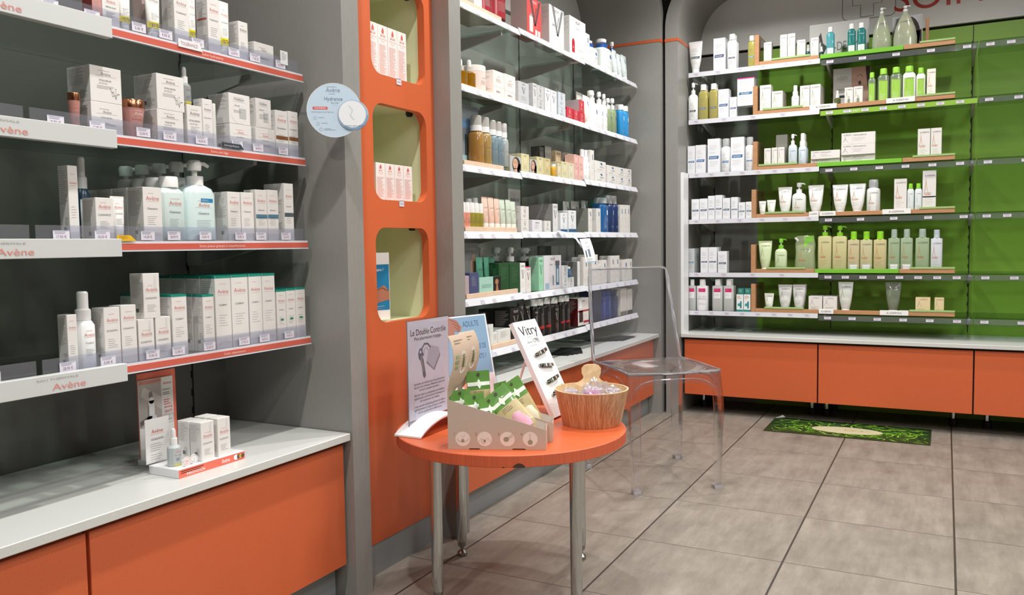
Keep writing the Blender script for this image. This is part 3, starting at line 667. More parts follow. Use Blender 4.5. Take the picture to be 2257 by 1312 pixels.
        F.rect(-W2, W2, 0, h * .12, M('2f8f90', .5)); F.disc(-W2 * .2, h * .4, W2 * .5, M('3f9aa0', .5), 12); F.rect(W2 * .1, W2 * .55, h * .2, h * .6, M('2a7f86', .5), 1, 0, 2); F.lines(-W2 * .7, W2 * .6, h * .9, h * .06, 3, T_R, h * .02)
    elif des == 'pl':
        F.lines(-W2 * .6, W2 * .6, h * .82, h * .055, 9, M(o.get('lc', 'b8b8ba'), .5), .0007, kx)
    if 'offer' in o:
        F.rect(-W2 * 1.02, W2 * 1.02, h * .0, h * .24, M('eceff0', .4), kx, 0, 2.2); F.text('OFFRE SPÉCIALE', 0, h * .13, h * .05, M('b9bcbc', .5), maxw=w * .9)
SIDEL = M('b5b0ae', .5)
def make(kind, w, d, h, o, nm):
    """one product, base centre at the origin, front towards -y; returns its top-level object (mesh or Empty with parts)"""
    c = o.get('c', 'e6e4e1'); W2 = w / 2; D2 = d / 2; des = o.get('des', 'pl')
    m = M(c, .28 if kind not in ('box', 'boxw', 'card') else .42, coat=.15 if kind not in ('card',) else 0)
    if 'cl' in o: m = M(c, .12, trans=.35, coat=.3)
    if kind in ('box', 'boxw', 'card'):
        mb = MB(); b = min(.0007, d * .1); mb.rbox(-W2, W2, -D2, D2, 0, h, m, b)
        F = Face(mb, lambda x, z, off: (x, -D2 - off, z), .0003); deco(F, w * .98, h, des, o)
        if kind == 'box':
            S = Face(mb, lambda y, z, off: (-W2 - off, -y, z), .0003)
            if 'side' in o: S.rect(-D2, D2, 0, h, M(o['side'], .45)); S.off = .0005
            if des != 'pl' or 'lc' in o:
                lc_ = M(o['lc'], .5) if 'lc' in o else SIDEL
                S.lines(-D2 * .85, D2 * .8, h * .93, max(.0034, h * .028), min(16, int(h * .5 / .0034)), lc_, .0009)
            if des[:2] == 'av': S.rect(-D2 * .1 - .0015, -D2 * .1 + .007, h * .14, h * .14 + .008, M('6a6868', .5)); S.lines(D2 * .1, D2 * .85, h * .32, .003, 6, SIDEL, .001)
            if 'redside' in o: S.rect(-D2 * .8, D2 * .8, h * .6, h * .63, T_R)
            if 'top' in o:
                T = Face(mb, lambda x, y, off: (x, y, h + off), .0003); T.rect(-W2, W2, -D2, D2, M(o['top'], .4)); S.rect(-D2, D2, h * .965, h, M(o['top'], .4))
            T = Face(mb, lambda x, y, off: (x, y, h + off), .0002); T.rect(-W2 * .97, W2 * .97, D2 * .82, D2 * .86, SIDEL)
            if des in ('viV',): pass
        return mb.build(nm, smooth=False)
    root = bpy.data.objects.new(nm, None); root.empty_display_size = .02; COL.objects.link(root)
    n = 2.0; N = 24; kx = 5; mb = MB(); capw = M(o.get('capc', 'f0f0ef'), .3)
    def fin(prof, n, hu, wd=None):
        body(mb, prof, m, n, N); z0 = prof[0][0]
        f = surf(prof, n); F = Face(mb, lambda x, z, off: f(x, z + z0, off), .0004); deco(F, (wd or w) * .92, hu, des, o, kx); return mb.build('body', root)
    if kind in ('tube', 'tubeu'):
        hc = h * .13; r = min(W2 * .66, D2); top = (h, W2, .0022)
        prof = [(hc, r, r * .9), (hc + .003, r * 1.06, r * .96), (h * .4, W2 * .8, D2 * .85), (h * .7, W2 * .93, D2 * .55), (h * .93, W2 * .99, .003), (h * .94, W2, .0012), (h, W2, .0012)]
        body(mb, prof, m, 2.0, N); f = surf(prof, 2.0); F = Face(mb, lambda x, z, off: f(x, z + hc, off), .0005); deco(F, w * .8, h - hc - h * .07, des, o, 5); mb.build('body', root)
        c2 = MB(); c2.lathe([(r * .96, 0), (r, .001), (r, hc - .001), (r * .97, hc)], M('f2f2f0' if sum(lin(c)) > .3 else '202020', .3), n=N); c2.build('cap', root); return root
    if kind == 'jar':
        hl = h * .24; prof = [(0, W2 * .96, W2 * .96), (.002, W2, W2), (h - hl, W2, W2)]
        if 'cop' in o: prof = [(0, W2 * .7, W2 * .7), (h * .35, W2 * .8, W2 * .8), (h * .8, W2, W2)]; hl = h * .2; N = 12
        fin(prof, 2, h - hl, w * .85)
        c2 = MB(); R = W2 * 1.01 if 'cop' not in o else W2 * 1.03; cm = M('c0805f', .2, 1.0) if 'cop' in o else (M('a8444c', .25) if c == 'a32a35' else M('f1ece8', .35))
        c2.lathe([(R, h - hl), (R, h - .002), (R * .96, h)], cm, n=N); c2.build('lid', root); return root
    if kind == 'drop':
        hb = h * .55; prof = [(0, W2 * .94, W2 * .94), (.002, W2, W2), (hb * .9, W2, W2), (hb, W2 * .7, W2 * .7), (hb + h * .03, W2 * .42, W2 * .42)]; m = M(c, .08, trans=.4)
        fin(prof, 2, hb * .9, w * .8); c2 = MB(); c2.lathe([(W2 * .55, hb + h * .02), (W2 * .55, h * .74)], M('e8e8e8', .25) if c != 'b07a14' else M('e8e4da', .2, trans=.3), n=16); c2.build('collar', root)
        c3 = MB(); c3.lathe([(W2 * .36, h * .74), (W2 * .36, h * .92), (W2 * .28, h * .98), (W2 * .1, h)], M('dfdfdf', .4), n=14); c3.build('dropper_bulb', root); return root
    if kind == 'spray':
        hb = h * .62; prof = [(0, W2 * .94, W2 * .94), (.003, W2, W2), (hb * .9, W2, W2), (hb, W2 * .72, W2 * .72), (hb + h * .02, W2 * .6, W2 * .6)]
        fin(prof, 2, hb * .9, w * .85); c2 = MB(); c2.lathe([(W2 * .72, hb + h * .01), (W2 * .72, h * .76), (W2 * .52, h * .78), (W2 * .52, h * .98), (W2 * .4, h)], M('f2f3f3', .3), n=18); c2.build('spray_nozzle', root); return root
    if kind in ('cap', 'over', 'flip', 'capsq'):
        hc = h * {'cap': .16, 'over': .22, 'flip': .42, 'capsq': .19}[kind]; hb = h - hc; n = 2.6 if kind == 'cap' else 2.0 if kind != 'capsq' else 4.5
        N = 28 if kind == 'capsq' else 24; sh = .88 if kind != 'capsq' else .95
        prof = [(0, W2 * .95, D2 * .93), (.003, W2, D2), (hb * sh, W2, D2), (hb * (sh + .03), W2 * .97, D2 * .95), (hb * .97, W2 * .72, D2 * .75), (hb, W2 * .5, D2 * .6)]
        if kind == 'flip': prof = [(0, W2 * .95, D2 * .95), (.002, W2, D2), (hb, W2, D2)]
        fin(prof, n, hb * sh, w * (.85 if kind != 'capsq' else 1.0))
        c2 = MB(); rr = {'cap': .62, 'over': .72, 'flip': .86, 'capsq': .52}[kind]; rx = W2 * rr; ry = min(D2 * .95, W2 * rr)
        if o.get('V') == '909090' or 'band' in o: rx = W2 * .68
        body(c2, [(hb - .001, rx, ry), (h - .003, rx * .97, ry * .97), (h, rx * .9, ry * .9)], capw if kind != 'over' else M('dfe2e4', .15, trans=.4), 2.2, 20); c2.build('cap', root); return root
    if kind in ('pump', 'pumpb', 'pumpsq', 'foam', 'big'):
        pf = {'pump': .3, 'pumpb': .26, 'pumpsq': .22, 'foam': .32, 'big': .12}[kind]; hb = h * (1 - pf); n = 4.5 if kind == 'pumpsq' else 2.6
        prof = [(0, W2 * .94, D2 * .92), (.003, W2, D2), (hb * .84, W2, D2), (hb * .93, W2 * .86, D2 * .86), (hb * .985, W2 * .5, D2 * .6), (hb, W2 * .36, D2 * .5)]
        if kind in ('pumpsq',): prof = [(0, W2 * .96, D2 * .95), (.003, W2, D2), (hb * .95, W2, D2), (hb * .985, W2 * .9, D2 * .9), (hb, W2 * .5, D2 * .5)]
        if kind == 'big': prof = [(0, W2 * .92, D2 * .9), (.004, W2 * .98, D2), (hb * .3, W2, D2), (hb * .55, W2 * .86, D2 * .9), (hb * .8, W2 * .52, D2 * .62), (hb * .93, W2 * .26, D2 * .4), (hb, W2 * .16, D2 * .28)]; m = M(c, .15, trans=.45, coat=.2)
        fin(prof, n, hb * (.8 if kind != 'pumpsq' else .93), w * (.85 if kind != 'big' else .7))
        pc = M(o.get('pc', 'f1f2f2'), .3); cr = W2 * (.42 if kind != 'big' else .2) if kind != 'foam' else W2 * .8; cr = min(cr, D2 * .9) if kind != 'foam' else cr
        c2 = MB(); c2.lathe([(cr, hb - .002), (cr, hb + (h - hb) * .34)], M(o['collar'], .3) if 'collar' in o else pc, n=20); c2.build('collar', root)
        c3 = MB(); zt = h
        if kind == 'foam': c3.lathe([(cr * .98, hb + (h - hb) * .34), (cr * .98, h - .004), (cr * .8, h)], M('dcdad6', .15, trans=.35), n=20)
        else:
            c3.lathe([(cr * .34, hb + (h - hb) * .3), (cr * .34, h * .955 + hb * .03)], M('e6e7e8', .3), n=12)
            c3.lathe([(cr * .8, h - (h - hb) * .42), (cr * .86, h - (h - hb) * .1), (cr * .7, h)], pc if 'collar' not in o else M('f2f2f2', .3), n=18)
            if kind != 'big' or W2 > .03: c3.tube([(cr * .4, 0, h - (h - hb) * .12), (cr * 1.5, 0, h - (h - hb) * .10), (cr * 2.1, 0, h - (h - hb) * .2)], [cr * .3, cr * .24, cr * .2], M(o['collar'], .3) if 'collar' in o else pc, n=10)
        c3.build('pump_head', root); return root
    if kind == 'pouch':
        m = M(c, .12, trans=.35, coat=.5); prof = [(0, W2 * .95, D2), (h * .08, W2, D2 * 1.1), (h * .55, W2 * .9, D2 * .8), (h * .75, W2 * .96, D2 * .45), (h * .95, W2 * .8, .004), (h, W2 * .75, .001)]
        fin(prof, 2.2, h * .7, w * .8); c2 = MB(); f = surf(prof, 2.2); F = Face(c2, f, .001); F.poly([(-W2 * .1, h * .7), (W2 * .8, h * .68), (W2 * .75, h * .99), (W2 * .0, h * .99)], M('7fc832', .35)); c2.build('green_seal', root)
        c3 = MB(); c3.tube([(-W2 * .6, 0, h * .84), (-W2 * .95, 0, h * .95)], .007, M('eef0f0', .3), 12); c3.build('spout_cap', root); return root
    raise ValueError(kind)
PN = {'box': ('carton', 'box'), 'boxw': ('carton', 'box'), 'tube': ('tube', 'tube'), 'tubeu': ('tube', 'tube'), 'jar': ('jar', 'jar'), 'drop': ('dropper_bottle', 'bottle'), 'spray': ('spray_bottle', 'bottle'), 'pouch': ('refill_pouch', 'pouch'), 'card': ('display_card', 'card')}
def place_item(sh, kind, s, t, z, w, d, h, n, opts, label):
    o = dict(x.split('=') for x in opts.split()); nm, cat = PN.get(kind, ('pump_bottle' if kind in ('pump', 'pumpb', 'pumpsq', 'foam', 'big') else 'capped_bottle', 'bottle'))
    rz = pi / 2 if sh[0] != 'C' else 0
    r = make(kind, w, d, h, o, nm); bay = BAYN[sh[0]]
    grp = "products on the %s bay's %s shelf" % (bay, ON[int(sh[1]) - 1])
    for k in range(n):
        q = r if k == 0 else copy_tree(r); off = d / 2 + k * (d + .002)
        q.rotation_euler = (0, 0, rz + (0 if kind in ('box', 'boxw', 'card') else 0)); q.location = (t - off, s, z + .0002) if sh[0] != 'C' else (s, t + off, z + .0002)
        tag(q, label if k == 0 else label.replace(', ', ', behind ', 1), cat, grp if k == 0 else grp + ', behind their front one')
ITEMS = [
('A1', 'box', 1.11, -1.515, 1.414, 0.0217, 0.03, 0.0684, 1, 'c=c98f88 side=8a3a34 des=pl', "dark red-sided carton, leftmost on near bay's first shelf"),
('A1', 'box', 1.1415, -1.515, 1.414, 0.0396, 0.0404, 0.0649, 1, 'des=av nm=XERACALM', "tall white carton with red lettering, second from left on near bay's first shelf"),
('A1', 'tube', 1.179, -1.515, 1.414, 0.0312, 0.0192, 0.0939, 1, 'c=f3f2ee des=av foot=e8d92a ft=TESTEUR', "white tester tube with yellow band, third from left on near bay's first shelf"),
('A1', 'box', 1.2498, -1.545, 1.414, 0.0174, 0.03, 0.1103, 1, 'c=c9b3ae des=pl', "dull pink tall carton, fourth from left on near bay's first shelf"),
('A1', 'tube', 1.2519, -1.515, 1.414, 0.0388, 0.0238, 0.1081, 1, 'c=f3f2ee des=avg foot=e8d92a ft=TESTEUR', "white tester tube with yellow band, fifth from left on near bay's first shelf"),
('A1', 'box', 1.3197, -1.515, 1.414, 0.0392, 0.04, 0.116, 1, 'des=avk nm=TOLERANCE', "tall white carton with black lettering, sixth from left on near bay's first shelf"),
('A1', 'tube', 1.3532, -1.515, 1.414, 0.0247, 0.0153, 0.1243, 1, 'c=f3f2ee des=avk nm=TOLERANCE foot=e8d92a ft=TESTEUR', "narrow white tester tube yellow band, fifth from right on near bay's first shelf"),
('A1', 'box', 1.4129, -1.515, 1.414, 0.0368, 0.0376, 0.1258, 1, 'des=av nm=TOLERANCE redside=1', "tall white carton with pink brand lettering, fourth from right on near bay's first shelf"),
('A1', 'tube', 1.4508, -1.515, 1.414, 0.0348, 0.0214, 0.1297, 1, 'c=f3f2ee des=av nm=TOLERANCE foot=e8d92a ft=TESTEUR', "white tester tube with yellow band, third from right on near bay's first shelf"),
('A1', 'box', 1.5034, -1.515, 1.414, 0.0304, 0.0312, 0.0931, 1, 'des=avg', "small white carton, second from right on near bay's first shelf"),
('A1', 'box', 1.5715, -1.515, 1.414, 0.0666, 0.0674, 0.0549, 1, 'des=avg', "low wide white carton, rightmost on near bay's first shelf"),
('A2', 'jar', 1.0576, -1.515, 1.195, 0.0224, 0.0232, 0.0743, 1, 'c=b98378 des=av nm=HYALURON cop=1', "copper-rimmed jar, leftmost on near bay's second shelf"),
('A2', 'box', 1.122, -1.515, 1.195, 0.0715, 0.0723, 0.0637, 1, 'des=avg nm=HYALURON', "cream carton with grey lettering, second from left on near bay's second shelf"),
('A2', 'box', 1.1223, -1.515, 1.2591, 0.0713, 0.0721, 0.0711, 1, 'des=avg nm=HYALURON nm2=ACTIV_B3 mol=1', "large cream carton with molecule drawing, atop second from left on near bay's second shelf"),
('A2', 'jar', 1.2001, -1.515, 1.195, 0.0547, 0.0555, 0.0813, 1, 'c=c98f88 des=avw nm=HYALURON cop=1', "pink faceted display jar with copper rim, third from left on near bay's second shelf"),
('A2', 'box', 1.2784, -1.515, 1.195, 0.0695, 0.0703, 0.069, 1, 'des=avg nm=HYALURON nm2=ACTIV_B3', "cream carton with grey lettering, fourth from left on near bay's second shelf"),
('A2', 'box', 1.2817, -1.515, 1.2644, 0.0727, 0.0735, 0.0766, 1, 'des=avg nm=HYALURON nm2=ACTIV_B3 mol=1', "large cream carton with molecule drawing, atop fourth from left on near bay's second shelf"),
('A2', 'box', 1.3457, -1.515, 1.195, 0.0429, 0.0437, 0.0892, 1, 'des=avg nm=HYALURON nm2=ACTIV_B3', "narrow cream carton, fifth from left on near bay's second shelf"),
('A2', 'drop', 1.3323, -1.515, 1.2846, 0.0273, 0.0281, 0.0858, 1, 'c=c9ced0 foot=e8d92a des=avg', "clear dropper bottle with yellow band, atop fifth from left on near bay's second shelf"),
('A2', 'box', 1.3835, -1.515, 1.195, 0.0291, 0.03, 0.1094, 1, 'des=avg nm=HYALURON', "narrow white carton, sixth from left on near bay's second shelf"),
('A2', 'box', 1.4128, -1.525, 1.195, 0.0092, 0.03, 0.1047, 1, 'des=pl', "very thin white carton edge, fifth from right on near bay's second shelf"),
('A2', 'box', 1.4844, -1.515, 1.195, 0.0697, 0.0705, 0.063, 1, 'des=av nm=DermAbsolu', "low white carton pink lettering, fourth from right on near bay's second shelf"),
('A2', 'box', 1.4831, -1.515, 1.2584, 0.0676, 0.0684, 0.072, 1, 'des=dermabs nm=DermAbsolu', "big white carton with jar picture, atop fourth from right on near bay's second shelf"),
('A2', 'box', 1.5668, -1.515, 1.195, 0.0668, 0.0676, 0.0631, 1, 'des=av nm=DermAbsolu', "low white carton pink lettering, third from right on near bay's second shelf"),
('A2', 'box', 1.5629, -1.515, 1.2585, 0.0521, 0.0529, 0.0724, 1, 'des=dermabs nm=DermAbsolu', "white carton with jar picture, atop third from right on near bay's second shelf"),
('A2', 'box', 1.626, -1.515, 1.195, 0.0443, 0.0451, 0.1154, 1, 'des=av nm=DermAbsolu band=8a5a38,.36,.44', "cream carton with brown band, second from right on near bay's second shelf"),
('A2', 'box', 1.6689, -1.515, 1.195, 0.0348, 0.0356, 0.1188, 1, 'des=av nm=DermAbsolu band=8a5a38,.36,.44', "cream carton with brown band, rightmost on near bay's second shelf"),
('A3', 'box', 1.0391, -1.515, 0.976, 0.0207, 0.03, 0.1491, 1, 'des=av', "white carton, leftmost on near bay's third shelf"),
('A3', 'box', 1.1061, -1.515, 0.976, 0.0402, 0.0421, 0.0892, 1, 'des=av nm=CLEANANCE', "white carton with grey dropper drawing, second from left on near bay's third shelf"),
('A3', 'spray', 1.1239, -1.595, 0.976, 0.0314, 0.0322, 0.1787, 1, 'c=1d3f57 des=av nm=CLEANANCE foot=e8d92a lab=1', "dark blue tester bottle white nozzle, third from left on near bay's third shelf"),
('A3', 'tube', 1.1428, -1.515, 0.976, 0.0324, 0.0206, 0.0941, 1, 'c=f6f6f4 des=av nm=CERAMIDE', "white tube with pink lettering, fourth from left on near bay's third shelf"),
('A3', 'box', 1.2222, -1.515, 0.976, 0.0475, 0.0483, 0.1168, 4, 'des=av nm=Cleanance rings=1', "white carton with pink lettering, fifth from left on near bay's third shelf"),
('A3', 'cap', 1.2828, -1.515, 0.976, 0.0674, 0.0423, 0.1441, 4, 'c=d3e3e1 des=av nm=Cleanance rings=1', "pale aqua bottle with white cap, sixth from left on near bay's third shelf"),
('A3', 'pump', 1.3635, -1.515, 0.976, 0.0921, 0.0576, 0.1873, 5, 'c=cfe2e1 des=av nm=Cleanance blab=1 rings=1', "large pale aqua pump bottle blue label, seventh from left on near bay's third shelf"),
('A3', 'box', 1.4543, -1.515, 0.976, 0.04, 0.0408, 0.1182, 2, 'des=av nm=Cleanance', "white carton with pink lettering, fifth from right on near bay's third shelf"),
('A3', 'box', 1.4975, -1.515, 0.976, 0.0411, 0.0419, 0.1188, 2, 'des=av nm=Cleanance', "white carton with pink lettering, fourth from right on near bay's third shelf"),
('A3', 'box', 1.5445, -1.515, 0.976, 0.0391, 0.0399, 0.1278, 1, 'des=av nm=Cleanance band=5a7f96,.44,.52', "white carton with blue band, third from right on near bay's third shelf"),
('A3', 'box', 1.5848, -1.515, 0.976, 0.0375, 0.0383, 0.1293, 1, 'des=av nm=Cleanance band=5a7f96,.44,.52', "white carton with blue band, second from right on near bay's third shelf"),
('A3', 'box', 1.643, -1.515, 0.976, 0.0344, 0.07, 0.1492, 1, 'des=av nm=Cleanance band=566468,.42,.49', "tall white carton dark grey band, rightmost on near bay's third shelf"),
('A4', 'box', 1.0228, -1.515, 0.72, 0.0207, 0.03, 0.1128, 1, 'des=av', "white carton, leftmost on near bay's fourth shelf"),
('A4', 'spray', 1.0617, -1.515, 0.72, 0.0416, 0.0424, 0.1562, 1, 'c=eef1f2 des=av nm=Cicalfate+', "white spray bottle with pale nozzle, second from left on near bay's fourth shelf"),
('A4', 'box', 1.1115, -1.515, 0.72, 0.0372, 0.038, 0.1202, 1, 'des=av nm=CICALFATE+', "white carton with large pink lettering, third from left on near bay's fourth shelf"),
('A4', 'box', 1.1506, -1.515, 0.72, 0.0367, 0.0375, 0.1226, 1, 'des=av nm=CICALFATE+', "white carton with large pink lettering, fourth from left on near bay's fourth shelf"),
('A4', 'box', 1.1928, -1.515, 0.72, 0.0393, 0.0401, 0.0895, 1, 'des=av nm=CICALFATE+ dr=1', "squat white carton with dropper drawing, fifth from left on near bay's fourth shelf"),
('A4', 'box', 1.2362, -1.515, 0.72, 0.0392, 0.04, 0.0908, 1, 'des=av nm=CICALFATE+ dr=1', "squat white carton with dropper drawing, sixth from left on near bay's fourth shelf"),
('A4', 'box', 1.21, -1.515, 0.8099, 0.0417, 0.0425, 0.0973, 1, 'des=av nm=CICALFATE+ dr=1', "taller white carton, atop fifth from left on near bay's fourth shelf"),
('A4', 'box', 1.2817, -1.515, 0.72, 0.0409, 0.0417, 0.1369, 4, 'des=av nm=Cicalfate+ top=1f8f7c rings=1', "white carton with green top, seventh from left on near bay's fourth shelf"),
('A4', 'box', 1.3644, -1.515, 0.72, 0.0325, 0.0333, 0.1316, 3, 'des=av nm=Cicalfate+ top=1f8f7c rings=1', "white carton with green top, eighth from left on near bay's fourth shelf"),
('A4', 'box', 1.4096, -1.515, 0.72, 0.0476, 0.0484, 0.1742, 4, 'des=av nm=Cicalfate+ top=1f8f7c rings=1', "tall white carton with green top, seventh from right on near bay's fourth shelf"),
('A4', 'box', 1.4622, -1.515, 0.72, 0.0529, 0.0537, 0.1744, 4, 'des=av nm=Cicalfate+ top=1f8f7c rings=1', "tall white carton with green top, sixth from right on near bay's fourth shelf"),
('A4', 'box', 1.5141, -1.515, 0.72, 0.0427, 0.0435, 0.1745, 3, 'des=av nm=Cicalfate+ top=1f8f7c rings=1', "tall white carton with green top, fifth from right on near bay's fourth shelf"),
('A4', 'box', 1.5595, -1.515, 0.72, 0.0441, 0.0449, 0.174, 3, 'des=av nm=Cicalfate+ top=1f8f7c rings=1', "tall white carton with green top, fourth from right on near bay's fourth shelf"),
('A4', 'box', 1.6038, -1.515, 0.72, 0.0334, 0.0342, 0.1297, 2, 'des=av nm=Cicalfate+ top=1f8f7c rings=1 gb=1', "small white carton with green top, third from right on near bay's fourth shelf"),
('A4', 'box', 1.6391, -1.515, 0.72, 0.0335, 0.0343, 0.1308, 2, 'des=av nm=Cicalfate+ top=1f8f7c rings=1 gb=1', "small white carton with green top, second from right on near bay's fourth shelf"),
('A4', 'box', 1.6754, -1.515, 0.72, 0.0355, 0.0363, 0.1314, 2, 'des=av nm=Cicalfate+ top=1f8f7c rings=1 gb=1', "small white carton with green top, rightmost on near bay's fourth shelf"),
('B1', 'box', 2.6891, -1.532, 1.8345, 0.0588, 0.0596, 0.0565, 1, 'des=pl', "white carton, leftmost on middle bay's first shelf"),
('B1', 'jar', 2.7725, -1.532, 1.8345, 0.0945, 0.0953, 0.0725, 1, 'c=a32a35 des=pl', "dark red glass jar, second from left on middle bay's first shelf"),
('B1', 'jar', 2.8882, -1.532, 1.8345, 0.1287, 0.1295, 0.0989, 1, 'c=a32a35 des=pl', "dark red glass jar, third from left on middle bay's first shelf"),
('B1', 'box', 3.1605, -1.532, 1.824, 0.1364, 0.075, 0.1563, 1, 'c=d94a4a side=b89c98 des=vi V=5a3a3c pics=e9d2cf', "large red and black carton, fourth from left on middle bay's first shelf"),
('B1', 'box', 3.387, -1.532, 1.824, 0.1553, 0.075, 0.174, 1, 'des=vi V=77787a pics=d5d8da', "white carton with big grey V, fifth from left on middle bay's first shelf"),
('B1', 'box', 3.624, -1.532, 1.824, 0.1886, 0.075, 0.178, 1, 'des=viL pics=b3202f', "white carton with red bottle picture, sixth from left on middle bay's first shelf"),
('B1', 'box', 3.7444, -1.532, 1.832, 0.0503, 0.0511, 0.1306, 1, 'des=lr', "narrow white carton with blue mark, seventh from left on middle bay's first shelf"),
('B1', 'pumpb', 3.844, -1.532, 1.832, 0.1382, 0.0862, 0.1216, 1, 'c=dfe6e4 des=lr collar=2458a8', "clear white pump bottle blue collar, eighth from left on middle bay's first shelf"),
('B1', 'pumpb', 4.148, -1.612, 1.832, 0.048, 0.0297, 0.1778, 1, 'c=dfe6e4 des=lr collar=2458a8', "small white pump bottle blue collar, fifth from right on middle bay's first shelf"),
('B1', 'pumpb', 4.0402, -1.532, 1.832, 0.1478, 0.0921, 0.1708, 1, 'c=dfe6e4 des=lr collar=2458a8', "large clear white pump bottle blue collar, sixth from right on middle bay's first shelf"),
('B1', 'pumpb', 4.2531, -1.582, 1.832, 0.0598, 0.0375, 0.2044, 1, 'c=dfe6e4 des=lr collar=2458a8', "white pump bottle blue collar, second from right on middle bay's first shelf"),
('B1', 'tube', 4.1499, -1.532, 1.832, 0.0624, 0.0379, 0.1355, 1, 'c=dbe6e8 des=lr', "pale tube with blue mark, fourth from right on middle bay's first shelf"),
('B1', 'tube', 4.2154, -1.532, 1.832, 0.0602, 0.0366, 0.1265, 1, 'c=dbe6e8 des=lr', "pale tube with blue mark, third from right on middle bay's first shelf"),
('B1', 'tube', 4.2952, -1.532, 1.832, 0.0823, 0.04, 0.1352, 1, 'c=dbe6e8 des=lr', "pale tube with blue mark, rightmost on middle bay's first shelf"),
('B2', 'drop', 2.5963, -1.532, 1.5345, 0.0573, 0.0581, 0.096, 1, 'c=b07a14 des=ro', "amber oil bottle with clear cap, leftmost on middle bay's second shelf"),
('B2', 'drop', 2.6553, -1.532, 1.5345, 0.0484, 0.0492, 0.1031, 1, 'c=b07a14 des=ro', "amber oil bottle with clear cap, second from left on middle bay's second shelf"),
('B2', 'jar', 2.7253, -1.532, 1.5345, 0.0889, 0.0897, 0.0922, 1, 'c=efdcd4 des=ro', "tall blush jar with white lid, third from left on middle bay's second shelf"),
('B2', 'box', 2.8388, -1.532, 1.5345, 0.0888, 0.075, 0.03, 1, 'c=f2e9e4 des=ro', "blush-white carton, fourth from left on middle bay's second shelf"),
('B2', 'box', 2.8385, -1.532, 1.5649, 0.0872, 0.075, 0.0601, 1, 'c=f2e9e4 des=ro', "blush-white carton, atop fourth from left on middle bay's second shelf"),
('B2', 'box', 2.9324, -1.532, 1.5345, 0.0887, 0.075, 0.0267, 1, 'c=f2e9e4 des=ro', "blush-white carton, fifth from left on middle bay's second shelf"),
('B2', 'box', 2.9334, -1.532, 1.5616, 0.091, 0.075, 0.0655, 1, 'c=f2e9e4 des=ro', "blush-white carton, atop fifth from left on middle bay's second shelf"),
('B2', 'box', 3.0528, -1.532, 1.528, 0.0953, 0.075, 0.0909, 1, 'c=c3c6ca des=vi', "silver-grey carton, sixth from left on middle bay's second shelf"),
('B2', 'box', 3.1582, -1.532, 1.528, 0.0387, 0.05, 0.1032, 1, 'c=d3d4d6 des=vi', "narrow silver carton, seventh from left on middle bay's second shelf"),
('B2', 'box', 3.2132, -1.532, 1.528, 0.0648, 0.0656, 0.0423, 1, 'c=c7c8ca des=vi', "silver-grey carton, eighth from left on middle bay's second shelf"),
('B2', 'box', 3.2127, -1.532, 1.5707, 0.0638, 0.0646, 0.06, 1, 'c=c7c8ca des=vi', "silver-grey carton, atop eighth from left on middle bay's second shelf"),
('B2', 'box', 3.2841, -1.532, 1.528, 0.0556, 0.0564, 0.103, 1, 'c=eeeeee des=vi', "slim white carton, ninth from left on middle bay's second shelf"),
('B2', 'box', 3.3479, -1.532, 1.528, 0.0593, 0.0601, 0.1028, 1, 'c=eeeeee des=vi', "slim white carton, tenth from left on middle bay's second shelf"),
('B2', 'box', 3.4332, -1.532, 1.528, 0.0835, 0.075, 0.0412, 1, 'c=c6ced6 des=vi', "blue-silver carton, eleventh from left on middle bay's second shelf"),
('B2', 'box', 3.4324, -1.532, 1.5696, 0.0782, 0.075, 0.0656, 1, 'c=c6ced6 des=vi', "blue-silver carton, atop eleventh from left on middle bay's second shelf"),
('B2', 'box', 3.5217, -1.532, 1.528, 0.071, 0.0718, 0.0536, 1, 'c=c22a3a des=vi V=f2d0d2', "red carton, twelfth from left on middle bay's second shelf"),
('B2', 'box', 3.596, -1.532, 1.528, 0.0613, 0.0621, 0.0526, 1, 'c=c22a3a des=vi V=f2d0d2', "red carton, thirteenth from left on middle bay's second shelf"),
('B2', 'box', 3.6666, -1.532, 1.527, 0.0656, 0.0664, 0.0499, 1, 'c=c22a3a des=vi V=f2d0d2', "red carton, eleventh from right on middle bay's second shelf"),
('B2', 'box', 3.6624, -1.532, 1.5773, 0.0631, 0.09, 0.0578, 1, 'c=c22a3a des=vi V=f2d0d2 side=b8b8bb', "red-fronted carton with grey side, atop eleventh from right on middle bay's second shelf"),
('B2', 'tube', 3.8378, -1.598, 1.527, 0.0807, 0.04, 0.1792, 1, 'c=f4f2ec des=lr', "cream tube with blue mark, ninth from right on middle bay's second shelf"),
('B2', 'tube', 3.7617, -1.532, 1.527, 0.0772, 0.04, 0.1458, 1, 'c=f4f2ec des=lr', "cream tube with blue mark, tenth from right on middle bay's second shelf"),
('B2', 'pump', 3.8488, -1.532, 1.527, 0.0962, 0.0606, 0.1846, 1, 'c=f3f5f5 des=lr', "white pump bottle, eighth from right on middle bay's second shelf"),
('B2', 'pump', 3.9311, -1.532, 1.527, 0.0594, 0.0373, 0.1897, 2, 'c=f3f5f5 des=lr', "white pump bottle, seventh from right on middle bay's second shelf"),
('B2', 'pump', 3.9905, -1.532, 1.527, 0.0505, 0.0318, 0.1881, 1, 'c=f3f5f5 des=lr', "slim white pump bottle, sixth from right on middle bay's second shelf"),
('B2', 'pump', 4.052, -1.532, 1.527, 0.0585, 0.0368, 0.1762, 1, 'c=a9bf92 des=lr cl=1', "green clear pump bottle, fifth from right on middle bay's second shelf"),
('B2', 'pump', 4.1204, -1.532, 1.527, 0.0658, 0.0413, 0.1853, 2, 'c=a9bf92 des=lr cl=1', "green clear pump bottle, fourth from right on middle bay's second shelf"),
('B2', 'cap', 4.307, -1.578, 1.527, 0.0519, 0.0326, 0.1832, 1, 'c=3fa0ba des=pl cl=1', "teal clear bottle with white cap, second from right on middle bay's second shelf"),
